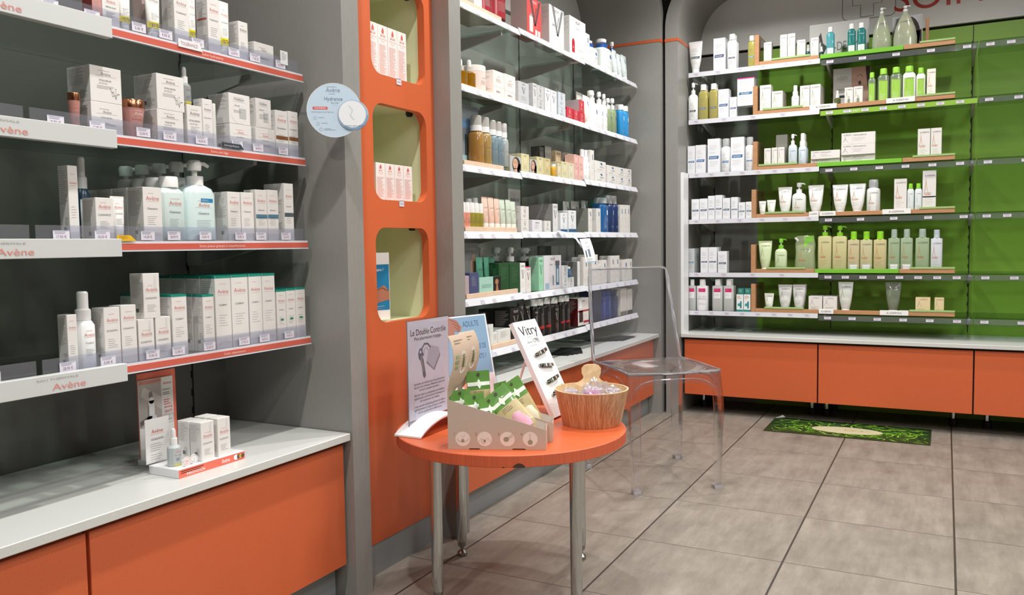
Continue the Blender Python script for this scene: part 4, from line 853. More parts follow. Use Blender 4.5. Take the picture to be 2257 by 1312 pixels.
('B2', 'cap', 4.2419, -1.532, 1.527, 0.0633, 0.0397, 0.1697, 1, 'c=2e94d6 des=lrw', "bright blue can with white cap, third from right on middle bay's second shelf"),
('B2', 'cap', 4.3097, -1.532, 1.527, 0.065, 0.0408, 0.1713, 1, 'c=2e94d6 des=lrw', "bright blue can with white cap, rightmost on middle bay's second shelf"),
('B3', 'card', 2.7183, -1.592, 1.2645, 0.1232, 0.003, 0.2181, 1, 'c=8d9ba3 des=rocard', "grey-blue display card with bottle picture, second from left on middle bay's third shelf"),
('B3', 'foam', 2.7047, -1.532, 1.2645, 0.055, 0.0558, 0.1776, 1, 'c=c08f4a des=ro cl=1', "amber foam pump bottle, leftmost on middle bay's third shelf"),
('B3', 'foam', 2.7637, -1.532, 1.2645, 0.0576, 0.0584, 0.1783, 1, 'c=bb9a5c des=ro cl=1', "golden foam pump bottle, third from left on middle bay's third shelf"),
('B3', 'foam', 2.8158, -1.532, 1.2645, 0.0428, 0.0436, 0.1726, 1, 'c=8fa9b5 des=ro cl=1', "grey-blue clear pump bottle, fourth from left on middle bay's third shelf"),
('B3', 'foam', 2.8621, -1.532, 1.2645, 0.0424, 0.0432, 0.1722, 1, 'c=8fa9b5 des=ro cl=1', "grey-blue clear pump bottle, fifth from left on middle bay's third shelf"),
('B3', 'foam', 2.9055, -1.532, 1.2645, 0.0371, 0.0379, 0.1711, 1, 'c=c7cfcf des=ro cl=1', "colourless pump bottle, sixth from left on middle bay's third shelf"),
('B3', 'card', 2.9719, -1.532, 1.246, 0.096, 0.003, 0.0656, 1, 'c=cfcfcd des=face', "small card with a dark-haired portrait, seventh from left on middle bay's third shelf"),
('B3', 'box', 3.0587, -1.532, 1.254, 0.0704, 0.0712, 0.075, 1, 'c=dad4a6 des=vi V=f5f1d0', "pale gold carton, eighth from left on middle bay's third shelf"),
('B3', 'card', 3.1318, -1.532, 1.254, 0.0687, 0.003, 0.0585, 1, 'c=b98a5a des=face', "small card with brown-haired portrait, ninth from left on middle bay's third shelf"),
('B3', 'box', 3.2015, -1.532, 1.254, 0.0684, 0.0692, 0.075, 1, 'c=d3cc9e des=vi V=f5f1d0', "pale gold carton, tenth from left on middle bay's third shelf"),
('B3', 'box', 3.2712, -1.532, 1.254, 0.0641, 0.0649, 0.0745, 1, 'c=cdbf8e des=vi V=f5f1d0', "pale gold carton, eleventh from left on middle bay's third shelf"),
('B3', 'box', 3.3648, -1.602, 1.254, 0.042, 0.0428, 0.1373, 1, 'c=4c4a48 des=pl', "dark grey carton, thirteenth from left on middle bay's third shelf"),
('B3', 'box', 3.444, -1.608, 1.254, 0.0696, 0.0702, 0.1487, 1, 'c=8a8886 des=pl side=333333', "dark-sided carton, fifteenth from left on middle bay's third shelf"),
('B3', 'cap', 3.358, -1.532, 1.254, 0.0391, 0.0247, 0.0563, 1, 'c=d8a52a des=pl', "small yellow bottle, twelfth from left on middle bay's third shelf"),
('B3', 'box', 3.3983, -1.532, 1.254, 0.0358, 0.0366, 0.0625, 1, 'c=d9d1b0 des=vi V=f5f1d0', "small pale gold carton, fourteenth from left on middle bay's third shelf"),
('B3', 'box', 3.5338, -1.598, 1.254, 0.0624, 0.063, 0.1365, 1, 'c=cdb698 des=vi V=f5f1d0', "tan carton, thirteenth from right on middle bay's third shelf"),
('B3', 'box', 3.4586, -1.532, 1.254, 0.0744, 0.075, 0.0758, 1, 'c=d6cfa8 des=vi V=f5f1d0', "pale gold carton, fourteenth from right on middle bay's third shelf"),
('B3', 'box', 3.5311, -1.532, 1.254, 0.063, 0.0638, 0.0741, 1, 'c=d9d3b8 des=vi V=f5f1d0', "pale gold carton, twelfth from right on middle bay's third shelf"),
('B3', 'box', 3.7481, -1.662, 1.254, 0.0682, 0.03, 0.1538, 1, 'c=9a9690 des=pl', "grey carton, tenth from right on middle bay's third shelf"),
('B3', 'box', 3.6634, -1.592, 1.264, 0.0753, 0.075, 0.125, 1, 'c=cbb9ae des=vi V=f5ece6', "beige carton, eighth from right on middle bay's third shelf"),
('B3', 'box', 3.5902, -1.532, 1.254, 0.0481, 0.0489, 0.06, 1, 'c=e3b3ab des=vi V=f7e6e2', "pink carton, eleventh from right on middle bay's third shelf"),
('B3', 'box', 3.5911, -1.532, 1.3144, 0.0469, 0.0477, 0.0593, 1, 'c=e3b3ab des=vi V=f7e6e2', "pink carton, atop eleventh from right on middle bay's third shelf"),
('B3', 'box', 3.6498, -1.532, 1.254, 0.0585, 0.0593, 0.0606, 1, 'c=e6b5ad des=vi V=f7e6e2', "pink carton, ninth from right on middle bay's third shelf"),
('B3', 'box', 3.649, -1.532, 1.315, 0.0584, 0.0592, 0.0572, 1, 'c=e6b5ad des=vi V=f7e6e2', "pink carton, atop ninth from right on middle bay's third shelf"),
('B3', 'spray', 3.7061, -1.532, 1.264, 0.0389, 0.0397, 0.1456, 1, 'c=f3f4f4 des=lr', "slim white spray bottle, seventh from right on middle bay's third shelf"),
('B3', 'spray', 3.7473, -1.532, 1.264, 0.0373, 0.0381, 0.1463, 1, 'c=f3f4f4 des=lr', "slim white spray bottle, sixth from right on middle bay's third shelf"),
('B3', 'box', 3.7912, -1.532, 1.264, 0.0441, 0.0449, 0.1489, 1, 'des=lr', "slim white carton with blue mark, fifth from right on middle bay's third shelf"),
('B3', 'box', 3.8972, -1.532, 1.264, 0.1492, 0.075, 0.0488, 1, 'des=lr', "wide white carton with blue mark, fourth from right on middle bay's third shelf"),
('B3', 'box', 3.8972, -1.532, 1.3132, 0.1516, 0.075, 0.0544, 1, 'des=lr', "wide white carton with blue mark, atop fourth from right on middle bay's third shelf"),
('B3', 'box', 4.059, -1.532, 1.264, 0.1366, 0.075, 0.0442, 1, 'des=lr', "white carton with blue mark, third from right on middle bay's third shelf"),
('B3', 'box', 4.0587, -1.532, 1.3086, 0.1392, 0.075, 0.0493, 1, 'des=lr', "white carton with blue mark, atop third from right on middle bay's third shelf"),
('B3', 'box', 4.1964, -1.532, 1.264, 0.1286, 0.075, 0.0449, 1, 'des=lr', "white carton with blue mark, second from right on middle bay's third shelf"),
('B3', 'box', 4.1966, -1.532, 1.3093, 0.13, 0.075, 0.0489, 1, 'des=lr', "white carton with blue mark, atop second from right on middle bay's third shelf"),
('B3', 'box', 4.3136, -1.532, 1.264, 0.0986, 0.075, 0.0451, 1, 'des=lr', "white carton with blue mark, rightmost on middle bay's third shelf"),
('B3', 'box', 4.313, -1.532, 1.3095, 0.0955, 0.075, 0.0498, 1, 'des=lr', "white carton with blue mark, atop rightmost on middle bay's third shelf"),
('B4', 'flip', 2.5672, -1.532, 1.0255, 0.0313, 0.0321, 0.0881, 1, 'c=e8a08c des=ro', "small coral bottle with white top, leftmost on middle bay's fourth shelf"),
('B4', 'flip', 2.6001, -1.532, 1.0255, 0.0307, 0.0315, 0.0885, 1, 'c=e8a08c des=ro', "small coral bottle with white top, second from left on middle bay's fourth shelf"),
('B4', 'flip', 2.6331, -1.532, 1.0255, 0.0313, 0.0321, 0.0888, 1, 'c=a39a3c des=ro', "small olive bottle with white top, third from left on middle bay's fourth shelf"),
('B4', 'flip', 2.6667, -1.532, 1.0255, 0.0319, 0.0327, 0.0889, 1, 'c=a39a3c des=ro', "small olive bottle with white top, fourth from left on middle bay's fourth shelf"),
('B4', 'flip', 2.6983, -1.532, 1.0255, 0.0274, 0.0274, 0.0876, 1, 'c=a39a3c des=ro', "small olive bottle with white top, fifth from left on middle bay's fourth shelf"),
('B4', 'flip', 2.7366, -1.602, 1.0255, 0.0312, 0.032, 0.1102, 1, 'c=d8cfca des=ro', "clear-capped small bottle, seventh from left on middle bay's fourth shelf"),
('B4', 'flip', 2.7833, -1.602, 1.0255, 0.032, 0.0328, 0.1154, 1, 'c=d8cfca des=ro', "clear-capped small bottle, ninth from left on middle bay's fourth shelf"),
('B4', 'tubeu', 2.7345, -1.532, 1.0255, 0.0443, 0.0286, 0.1142, 1, 'c=f0cfbf des=ro', "peach tube standing on its cap, sixth from left on middle bay's fourth shelf"),
('B4', 'tubeu', 2.7811, -1.532, 1.0255, 0.0448, 0.0274, 0.1138, 1, 'c=efcdbc des=ro', "peach tube standing on its cap, eighth from left on middle bay's fourth shelf"),
('B4', 'tubeu', 2.8261, -1.532, 1.0255, 0.0412, 0.0252, 0.1112, 1, 'c=efcdbc des=ro', "peach tube standing on its cap, tenth from left on middle bay's fourth shelf"),
('B4', 'tubeu', 2.8731, -1.532, 1.0255, 0.0458, 0.0279, 0.1098, 1, 'c=cfdccb des=ro', "mint tube standing on its cap, eleventh from left on middle bay's fourth shelf"),
('B4', 'tubeu', 2.9195, -1.532, 1.0255, 0.0397, 0.0243, 0.1107, 1, 'c=cfdccb des=ro', "mint tube standing on its cap, twelfth from left on middle bay's fourth shelf"),
('B4', 'tubeu', 2.9639, -1.532, 1.0255, 0.0451, 0.0276, 0.1058, 1, 'c=cfdccb des=ro', "mint tube standing on its cap, thirteenth from left on middle bay's fourth shelf"),
('B4', 'card', 3.2851, -1.702, 1.01, 0.1196, 0.003, 0.1937, 1, 'c=dfdfe2 des=min', "white square leaflet on the back board, seventeenth from left on middle bay's fourth shelf"),
('B4', 'box', 3.0482, -1.532, 1.01, 0.069, 0.0698, 0.0488, 1, 'des=vi', "white carton with large V, fourteenth from left on middle bay's fourth shelf"),
('B4', 'box', 3.0492, -1.532, 1.0592, 0.0705, 0.0713, 0.0553, 1, 'des=vi', "white carton with large V, atop fourteenth from left on middle bay's fourth shelf"),
('B4', 'box', 3.1634, -1.532, 1.01, 0.093, 0.075, 0.0508, 1, 'c=e8e8ee des=min', "white-lilac carton, fifteenth from left on middle bay's fourth shelf"),
('B4', 'box', 3.2676, -1.532, 1.01, 0.0633, 0.0641, 0.0485, 1, 'des=vi', "small white carton with V, sixteenth from left on middle bay's fourth shelf"),
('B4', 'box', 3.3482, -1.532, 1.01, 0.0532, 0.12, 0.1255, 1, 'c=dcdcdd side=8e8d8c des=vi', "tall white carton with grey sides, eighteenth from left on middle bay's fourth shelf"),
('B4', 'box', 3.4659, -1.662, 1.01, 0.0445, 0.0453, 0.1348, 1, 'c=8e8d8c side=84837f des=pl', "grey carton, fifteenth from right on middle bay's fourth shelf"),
('B4', 'box', 3.442, -1.532, 1.01, 0.0726, 0.07, 0.0876, 1, 'c=e9edf0 des=vi foot=2d5a8c', "white carton fading to blue, sixteenth from right on middle bay's fourth shelf"),
('B4', 'box', 3.5397, -1.532, 1.01, 0.0858, 0.07, 0.1017, 1, 'c=e9edf0 des=vi foot=2d5a8c', "white carton fading to blue, fourteenth from right on middle bay's fourth shelf"),
('B4', 'tube', 3.7684, -1.646, 1.013, 0.0742, 0.04, 0.1542, 1, 'c=f2f2f0 des=lr', "white tube with blue mark, thirteenth from right on middle bay's fourth shelf"),
('B4', 'tube', 3.8681, -1.64, 1.013, 0.1005, 0.04, 0.1599, 1, 'c=f2f2f0 des=lr', "white tube with blue mark, eleventh from right on middle bay's fourth shelf"),
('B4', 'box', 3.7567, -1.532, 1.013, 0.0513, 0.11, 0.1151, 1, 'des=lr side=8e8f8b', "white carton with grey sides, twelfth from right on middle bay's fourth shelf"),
('B4', 'tube', 3.9789, -1.632, 1.013, 0.0885, 0.04, 0.1662, 1, 'c=f2f2f0 des=lr', "white tube with blue mark, eighth from right on middle bay's fourth shelf"),
('B4', 'box', 3.8667, -1.532, 1.013, 0.0561, 0.05, 0.1185, 1, 'des=lr', "white carton with blue mark, tenth from right on middle bay's fourth shelf"),
('B4', 'cap', 4.06, -1.612, 1.013, 0.0731, 0.0458, 0.1656, 1, 'c=4aa6b0 des=pl cl=1 capc=58b8c0', "teal bottle with teal cap, seventh from right on middle bay's fourth shelf"),
('B4', 'cap', 4.1558, -1.632, 1.013, 0.0779, 0.0488, 0.1868, 1, 'c=3a8ec0 des=pl cl=1 capc=58b8c0', "blue bottle with teal cap, fourth from right on middle bay's fourth shelf"),
('B4', 'cap', 3.979, -1.532, 1.013, 0.1136, 0.071, 0.1773, 1, 'c=2b6fb4 des=lrw cl=1 capc=a9b8bb', "bright blue bottle, ninth from right on middle bay's fourth shelf"),
('B4', 'over', 4.0749, -1.532, 1.013, 0.0662, 0.067, 0.1937, 1, 'c=1f3566 des=lrw', "dark blue bottle with clear-white cap, sixth from right on middle bay's fourth shelf"),
('B4', 'over', 4.1439, -1.532, 1.013, 0.0604, 0.0612, 0.1942, 1, 'c=1f3566 des=lrw', "dark blue bottle with clear-white cap, fifth from right on middle bay's fourth shelf"),
('B4', 'box', 4.2036, -1.532, 1.013, 0.0489, 0.0497, 0.1482, 1, 'des=lr', "thin white carton, third from right on middle bay's fourth shelf"),
('B4', 'box', 4.2558, -1.532, 1.013, 0.0459, 0.0467, 0.1497, 1, 'des=lr', "thin white carton, second from right on middle bay's fourth shelf"),
('B4', 'box', 4.3084, -1.532, 1.013, 0.0496, 0.0504, 0.1506, 1, 'des=lr', "thin white carton, rightmost on middle bay's fourth shelf"),
('B5', 'card', 2.713, -1.594, 0.7805, 0.1083, 0.003, 0.1855, 1, 'c=878b90 des=hands', "grey display card with cupped hands, third from left on middle bay's fifth shelf"),
('B5', 'box', 2.5733, -1.532, 0.7805, 0.0281, 0.03, 0.0663, 1, 'c=b8a6ac des=pl', "small pink display box, leftmost on middle bay's fifth shelf"),
('B5', 'box', 2.6245, -1.532, 0.7805, 0.0651, 0.0659, 0.0756, 1, 'c=4a517c des=pl', "small navy display box, second from left on middle bay's fifth shelf"),
('B5', 'tubeu', 2.7418, -1.562, 0.7805, 0.0508, 0.031, 0.1305, 1, 'c=5fae94 des=ro', "teal green tube, fourth from left on middle bay's fifth shelf"),
('B5', 'tubeu', 2.7903, -1.562, 0.7805, 0.0384, 0.0235, 0.1295, 1, 'c=5fae94 des=ro', "teal green tube, sixth from left on middle bay's fifth shelf"),
('B5', 'tubeu', 2.9197, -1.61, 0.7805, 0.0414, 0.0246, 0.1272, 1, 'c=5fae94 des=ro', "teal green tube, seventh from left on middle bay's fifth shelf"),
('B5', 'card', 2.7469, -1.532, 0.7805, 0.1708, 0.004, 0.056, 1, 'c=a9d6c8 des=ro2', "mint card with smiling dark-haired woman, fifth from left on middle bay's fifth shelf"),
('B5', 'pump', 2.9224, -1.652, 0.762, 0.0792, 0.0496, 0.1853, 1, 'c=4f7f68 des=pl', "green pump bottle, ninth from left on middle bay's fifth shelf"),
('B5', 'pump', 3.0719, -1.654, 0.757, 0.1029, 0.0626, 0.1896, 1, 'c=12301c des=pl', "dark green pump bottle, eleventh from left on middle bay's fifth shelf"),
('B5', 'pump', 3.0745, -1.592, 0.757, 0.092, 0.0575, 0.1889, 1, 'c=12301c des=pl', "dark green pump bottle, fourteenth from left on middle bay's fifth shelf"),
('B5', 'box', 2.8584, -1.532, 0.7805, 0.0847, 0.075, 0.1061, 1, 'c=1c4a28 des=pl lc=5f9a6c', "dark green carton, eighth from left on middle bay's fifth shelf"),
('B5', 'box', 2.9503, -1.532, 0.762, 0.0908, 0.075, 0.123, 1, 'c=1c4a28 des=pl lc=5f9a6c', "dark green carton, tenth from left on middle bay's fifth shelf"),
('B5', 'box', 3.022, -1.532, 0.757, 0.0459, 0.0467, 0.1247, 1, 'c=f3f3f1 des=vi', "white carton with black V, twelfth from left on middle bay's fifth shelf"),
('B5', 'box', 3.0728, -1.532, 0.757, 0.0444, 0.0452, 0.1081, 1, 'c=f0ebea des=vi top=d9447c', "white carton with pink top, thirteenth from left on middle bay's fifth shelf"),
('B5', 'pump', 3.2598, -1.608, 0.757, 0.1312, 0.08, 0.1851, 1, 'c=10201a des=vi V=cfd4d0', "black pump bottle with white head, fifteenth from left on middle bay's fifth shelf"),
('B5', 'box', 3.1962, -1.532, 0.757, 0.0454, 0.0462, 0.1449, 1, 'c=9fdcb8 des=vi', "slim mint green carton, sixteenth from left on middle bay's fifth shelf"),
('B5', 'box', 3.316, -1.532, 0.757, 0.1807, 0.075, 0.1502, 1, 'c=e2e0e6 des=viA', "large white carton with syringe picture, seventeenth from left on middle bay's fifth shelf"),
('B5', 'box', 3.4507, -1.532, 0.757, 0.0667, 0.0675, 0.0476, 1, 'c=e6e8ec des=vi', "small white carton, sixteenth from right on middle bay's fifth shelf"),
('B5', 'box', 3.4489, -1.532, 0.805, 0.0645, 0.0653, 0.0533, 1, 'c=dfe2e8 des=vi', "small white-silver carton, atop sixteenth from right on middle bay's fifth shelf"),
('B5', 'box', 3.5198, -1.532, 0.757, 0.0611, 0.0619, 0.0446, 1, 'c=e6e8ec des=vi', "small white carton, fifteenth from right on middle bay's fifth shelf"),
('B5', 'cap', 3.5076, -1.532, 0.802, 0.0473, 0.0298, 0.0493, 1, 'c=2d6ea0 des=pl', "small blue bottle, atop fifteenth from right on middle bay's fifth shelf"),
('B5', 'box', 3.6908, -1.692, 0.753, 0.087, 0.075, 0.1955, 1, 'c=8d8e8b des=pl lc=a5a6a3', "tall grey carton, thirteenth from right on middle bay's fifth shelf"),
('B5', 'box', 3.7869, -1.692, 0.753, 0.0919, 0.075, 0.1957, 1, 'c=8d8e8b des=pl lc=a5a6a3', "tall grey carton, eleventh from right on middle bay's fifth shelf"),
('B5', 'box', 3.8864, -1.692, 0.753, 0.0958, 0.075, 0.1954, 1, 'c=8d8e8b des=pl lc=a5a6a3', "tall grey carton, seventh from right on middle bay's fifth shelf"),
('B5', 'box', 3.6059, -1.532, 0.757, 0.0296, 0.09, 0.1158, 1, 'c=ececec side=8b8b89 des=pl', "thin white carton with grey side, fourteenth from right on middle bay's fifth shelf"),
('B5', 'box', 3.6947, -1.532, 0.753, 0.06, 0.0608, 0.1389, 1, 'des=lr', "tall white carton with blue mark, twelfth from right on middle bay's fifth shelf"),
('B5', 'box', 3.8724, -1.582, 0.753, 0.0404, 0.0412, 0.1339, 1, 'des=lr', "white carton with blue mark, ninth from right on middle bay's fifth shelf"),
('B5', 'box', 3.8137, -1.532, 0.753, 0.076, 0.075, 0.149, 1, 'des=lr', "tall white carton with blue mark, tenth from right on middle bay's fifth shelf"),
('B5', 'box', 3.88, -1.532, 0.753, 0.0467, 0.0475, 0.101, 1, 'des=lr', "slim white carton with blue mark, eighth from right on middle bay's fifth shelf"),
('B5', 'box', 3.9419, -1.532, 0.753, 0.0641, 0.0649, 0.1192, 1, 'des=lr', "slim white carton with blue mark, sixth from right on middle bay's fifth shelf"),
('B5', 'box', 4.1696, -1.596, 0.753, 0.0454, 0.0456, 0.1292, 1, 'des=lr', "white carton with blue mark, fourth from right on middle bay's fifth shelf"),
('B5', 'box', 4.0616, -1.532, 0.753, 0.0617, 0.0625, 0.1385, 1, 'des=lr', "slim white carton with blue mark, fifth from right on middle bay's fifth shelf"),
('B5', 'box', 4.1309, -1.532, 0.753, 0.0635, 0.0643, 0.1382, 1, 'des=lr', "slim white carton with blue mark, third from right on middle bay's fifth shelf"),
('B5', 'box', 4.2581, -1.532, 0.753, 0.0915, 0.075, 0.1121, 1, 'des=lr', "white carton with blue mark, second from right on middle bay's fifth shelf"),
('B5', 'box', 4.3361, -1.532, 0.753, 0.0531, 0.0539, 0.1162, 1, 'des=lr', "thin white carton with blue mark, rightmost on middle bay's fifth shelf"),
('B6', 'box', 2.7336, -1.532, 0.5755, 0.0597, 0.0605, 0.0781, 1, 'c=e4e6e2 des=pl', "white carton, leftmost on middle bay's sixth shelf"),
('B6', 'box', 2.78, -1.532, 0.5755, 0.0303, 0.0311, 0.0442, 1, 'c=e4e6e2 des=pl', "small white carton, second from left on middle bay's sixth shelf"),
('B6', 'box', 2.8523, -1.532, 0.5755, 0.1059, 0.075, 0.0498, 1, 'c=e4e6e2 des=pl', "low wide white carton, fourth from left on middle bay's sixth shelf"),
('B6', 'box', 2.9596, -1.622, 0.557, 0.0696, 0.0678, 0.138, 1, 'c=161616 des=pl lc=555555', "black carton, third from left on middle bay's sixth shelf"),
('B6', 'box', 3.0344, -1.622, 0.557, 0.0715, 0.0697, 0.1323, 1, 'c=161616 des=pl lc=555555', "black carton, fifth from left on middle bay's sixth shelf"),
('B6', 'box', 2.9731, -1.542, 0.557, 0.1004, 0.075, 0.1435, 1, 'c=161616 des=vi V=909090', "black carton with white lettering, sixth from left on middle bay's sixth shelf"),
('B6', 'tubeu', 3.0268, -1.532, 0.561, 0.0567, 0.0345, 0.1611, 1, 'c=141414 des=vi V=a0a0a0', "black tube standing on its cap, seventh from left on middle bay's sixth shelf"),
('B6', 'tubeu', 3.0894, -1.532, 0.561, 0.0614, 0.0373, 0.1576, 1, 'c=141414 des=vi V=a0a0a0', "black tube standing on its cap, eighth from left on middle bay's sixth shelf"),
('B6', 'cap', 3.1499, -1.532, 0.561, 0.0501, 0.0316, 0.1601, 1, 'c=151515 des=vi V=909090', "black bottle with white cap, ninth from left on middle bay's sixth shelf"),
('B6', 'cap', 3.2093, -1.532, 0.561, 0.0594, 0.0373, 0.1591, 1, 'c=1b1718 des=pl band=b3252c,.27,.36', "black bottle with red band, tenth from left on middle bay's sixth shelf"),
('B6', 'cap', 3.2777, -1.532, 0.561, 0.0675, 0.0423, 0.1611, 1, 'c=1b1718 des=pl band=b3252c,.27,.36', "black bottle with red band, eleventh from left on middle bay's sixth shelf"),
('B6', 'cap', 3.3577, -1.532, 0.561, 0.0785, 0.0492, 0.1569, 1, 'c=151515 des=vi V=909090', "black bottle with white cap, tenth from right on middle bay's sixth shelf"),
('B6', 'cap', 3.4288, -1.532, 0.561, 0.0532, 0.0335, 0.1594, 1, 'c=1b1718 des=pl band=b3252c,.3,.38', "black bottle with red band, ninth from right on middle bay's sixth shelf"),
('B6', 'cap', 3.488, -1.532, 0.561, 0.0569, 0.0358, 0.1575, 1, 'c=1b1718 des=pl band=b3252c,.3,.38', "black bottle with red band, eighth from right on middle bay's sixth shelf"),
('B6', 'box', 3.6605, -1.532, 0.566, 0.1337, 0.075, 0.1301, 1, 'c=e9e4e2 side=5a1418 des=viH', "red and white carton with bottle picture, seventh from right on middle bay's sixth shelf"),
('B6', 'box', 3.8435, -1.532, 0.566, 0.1136, 0.075, 0.1559, 1, 'c=262c48 des=pl lc=4a5276', "dark navy carton, sixth from right on middle bay's sixth shelf"),
('B6', 'cap', 3.9441, -1.532, 0.566, 0.0752, 0.0471, 0.1473, 1, 'c=2a3f88 des=pl capc=2a3f88 lc=8a94c0', "blue round-shouldered bottle, fifth from right on middle bay's sixth shelf"),
('B6', 'cap', 4.0185, -1.532, 0.566, 0.0664, 0.0417, 0.1466, 1, 'c=2a3f88 des=pl capc=2a3f88 lc=8a94c0', "blue round-shouldered bottle, fourth from right on middle bay's sixth shelf"),
('B6', 'cap', 4.1102, -1.532, 0.566, 0.1097, 0.0685, 0.144, 1, 'c=22305c des=pl capc=22305c lc=7a84b0', "wide navy bottle, third from right on middle bay's sixth shelf"),
('B6', 'box', 4.2232, -1.532, 0.566, 0.0965, 0.075, 0.1463, 1, 'c=d9d6d0 des=pl foot=77786f', "cream carton with grey base band, second from right on middle bay's sixth shelf"),
('B6', 'box', 4.3238, -1.532, 0.566, 0.0783, 0.075, 0.1382, 1, 'c=d9d6d0 des=pl foot=3f4440', "cream carton with dark base band, rightmost on middle bay's sixth shelf"),
('C1', 'tube', -1.2525, 4.632, 1.9, 0.076, 0.04, 0.1768, 1, 'c=eceded des=du bc=2f3a4c', "large white tube with dark band, leftmost on far bay's first shelf"),
('C1', 'box', -1.1167, 4.632, 1.9, 0.064, 0.0648, 0.1751, 1, 'c=eceff4 des=du bc=3a4f78', "tall white carton with navy band, second from left on far bay's first shelf"),
('C1', 'cap', -1.0494, 4.632, 1.9, 0.0546, 0.0344, 0.1897, 2, 'c=eef0f2 des=du bc=2f3a5c', "white bottle with navy band, third from left on far bay's first shelf"),
('C1', 'cap', -0.9436, 4.632, 1.9, 0.0407, 0.0257, 0.1662, 1, 'c=cfc76a des=du bc=3f8ab8 cl=1', "yellow oil bottle with white cap, fourth from left on far bay's first shelf"),
('C1', 'box', -0.8603, 4.644, 1.9045, 0.0401, 0.0409, 0.1183, 1, 'des=ad', "white carton with grey swoosh, fifth from left on far bay's first shelf"),
('C1', 'box', -0.7779, 4.644, 1.9045, 0.0363, 0.0371, 0.1476, 1, 'des=ad foot=6fb4c8', "tall white carton with teal base, sixth from left on far bay's first shelf"),
('C1', 'box', -0.7383, 4.644, 1.9045, 0.0378, 0.0386, 0.1481, 1, 'des=ad foot=6fb4c8', "tall white carton with teal base, seventh from left on far bay's first shelf"),
('C1', 'box', -0.689, 4.644, 1.9045, 0.0416, 0.0424, 0.1091, 1, 'des=ad foot=6fb4c8', "white carton with teal base, eighth from left on far bay's first shelf"),
('C1', 'drop', -0.6556, 4.644, 1.9045, 0.0209, 0.0217, 0.083, 1, 'c=1f5560 des=pl', "tiny dark teal dropper bottle, ninth from left on far bay's first shelf"),
('C1', 'box', -0.6214, 4.644, 1.9045, 0.038, 0.0388, 0.1116, 1, 'des=ad foot=6fb4c8', "white carton with teal base, tenth from left on far bay's first shelf"),
('C1', 'drop', -0.5874, 4.644, 1.9045, 0.0206, 0.0214, 0.0638, 1, 'c=1f4550 des=pl', "tiny dark teal dropper bottle, eighth from right on far bay's first shelf"),
('C1', 'card', -0.5165, 4.764, 1.9045, 0.2946, 0.003, 0.2058, 1, 'c=c9c9c7 des=adbig', "wide white display board with black picture, sixth from right on far bay's first shelf"),
('C1', 'cap', -0.5452, 4.644, 1.9045, 0.0403, 0.0255, 0.157, 1, 'c=5fc0cc des=pl cl=1 lab=1', "clear turquoise bottle with white cap, seventh from right on far bay's first shelf"),
('C1', 'cap', -0.4431, 4.644, 1.9045, 0.0394, 0.0249, 0.1596, 1, 'c=1f7a78 des=adw lab=1', "dark teal bottle with white cap, fifth from right on far bay's first shelf"),
('C1', 'cap', -0.3966, 4.644, 1.9045, 0.0418, 0.0264, 0.1586, 1, 'c=1f7a78 des=adw lab=1', "dark teal bottle with white cap, fourth from right on far bay's first shelf"),
('C1', 'big', -0.3035, 4.644, 1.9045, 0.0882, 0.0552, 0.224, 1, 'c=d3dcc0 des=ad gr=1', "large clear tapered pump bottle, third from right on far bay's first shelf"),
('C1', 'big', -0.1961, 4.644, 1.9045, 0.11, 0.0687, 0.22, 1, 'c=d3dcc0 des=ad gr=1', "large clear tapered pump bottle with spout, second from right on far bay's first shelf"),
('C1', 'card', -0.1889, 4.744, 1.9045, 0.1404, 0.003, 0.1863, 1, 'c=c9a592 des=face', "display card with close-up portrait, rightmost on far bay's first shelf"),
('C2', 'pump', -1.2656, 4.632, 1.639, 0.0546, 0.0343, 0.211, 1, 'c=eef0f2 des=du bc=2f3a4c', "white pump bottle with dark band, leftmost on far bay's second shelf"),
('C2', 'cap', -1.2078, 4.632, 1.639, 0.054, 0.0339, 0.1944, 2, 'c=cfc573 des=du bc=3f6aa8 cl=1', "yellow oil bottle white cap, second from left on far bay's second shelf"),
('C2', 'cap', -1.1504, 4.632, 1.639, 0.0513, 0.0323, 0.1937, 2, 'c=cfc573 des=du bc=2f4a88 cl=1', "yellow oil bottle white cap, third from left on far bay's second shelf"),
('C2', 'box', -1.0936, 4.632, 1.639, 0.058, 0.0588, 0.1563, 1, 'c=eceff4 des=du bc=3a5f98', "tall white carton with blue band, fourth from left on far bay's second shelf"),
('C2', 'box', -1.0409, 4.632, 1.639, 0.0391, 0.0399, 0.1085, 1, 'c=eceff4 des=du bc=3a5f98', "short white carton with blue band, fifth from left on far bay's second shelf"),
('C2', 'box', -0.9738, 4.632, 1.6943, 0.0887, 0.075, 0.1504, 1, 'c=eceef2 des=du bc=3a6f9c top=d9288c', "white product display box with magenta top, sixth from left on far bay's second shelf"),
('C2', 'box', -0.871, 4.644, 1.6435, 0.0586, 0.0594, 0.153, 1, 'des=adg', "white carton with green lines, seventh from left on far bay's second shelf"),
('C2', 'box', -0.8098, 4.644, 1.6435, 0.0566, 0.0574, 0.1148, 2, 'des=adg', "short white carton with green lines, eighth from left on far bay's second shelf"),
('C2', 'spray', -0.7191, 4.644, 1.6435, 0.0396, 0.0404, 0.1379, 1, 'c=f0f1ef des=adg', "small white spray bottle, ninth from left on far bay's second shelf"),
('C2', 'box', -0.6689, 4.644, 1.6435, 0.0483, 0.0491, 0.1296, 3, 'des=adg', "white carton with green lines, tenth from left on far bay's second shelf"),
('C2', 'box', -0.6165, 4.644, 1.6435, 0.0513, 0.0521, 0.1304, 3, 'des=adg', "white carton with green lines, eleventh from left on far bay's second shelf"),
('C2', 'card', -0.4518, 4.764, 1.6435, 0.1823, 0.003, 0.2206, 1, 'c=b9a89f des=bio', "display card with woman's portrait, eighth from right on far bay's second shelf"),
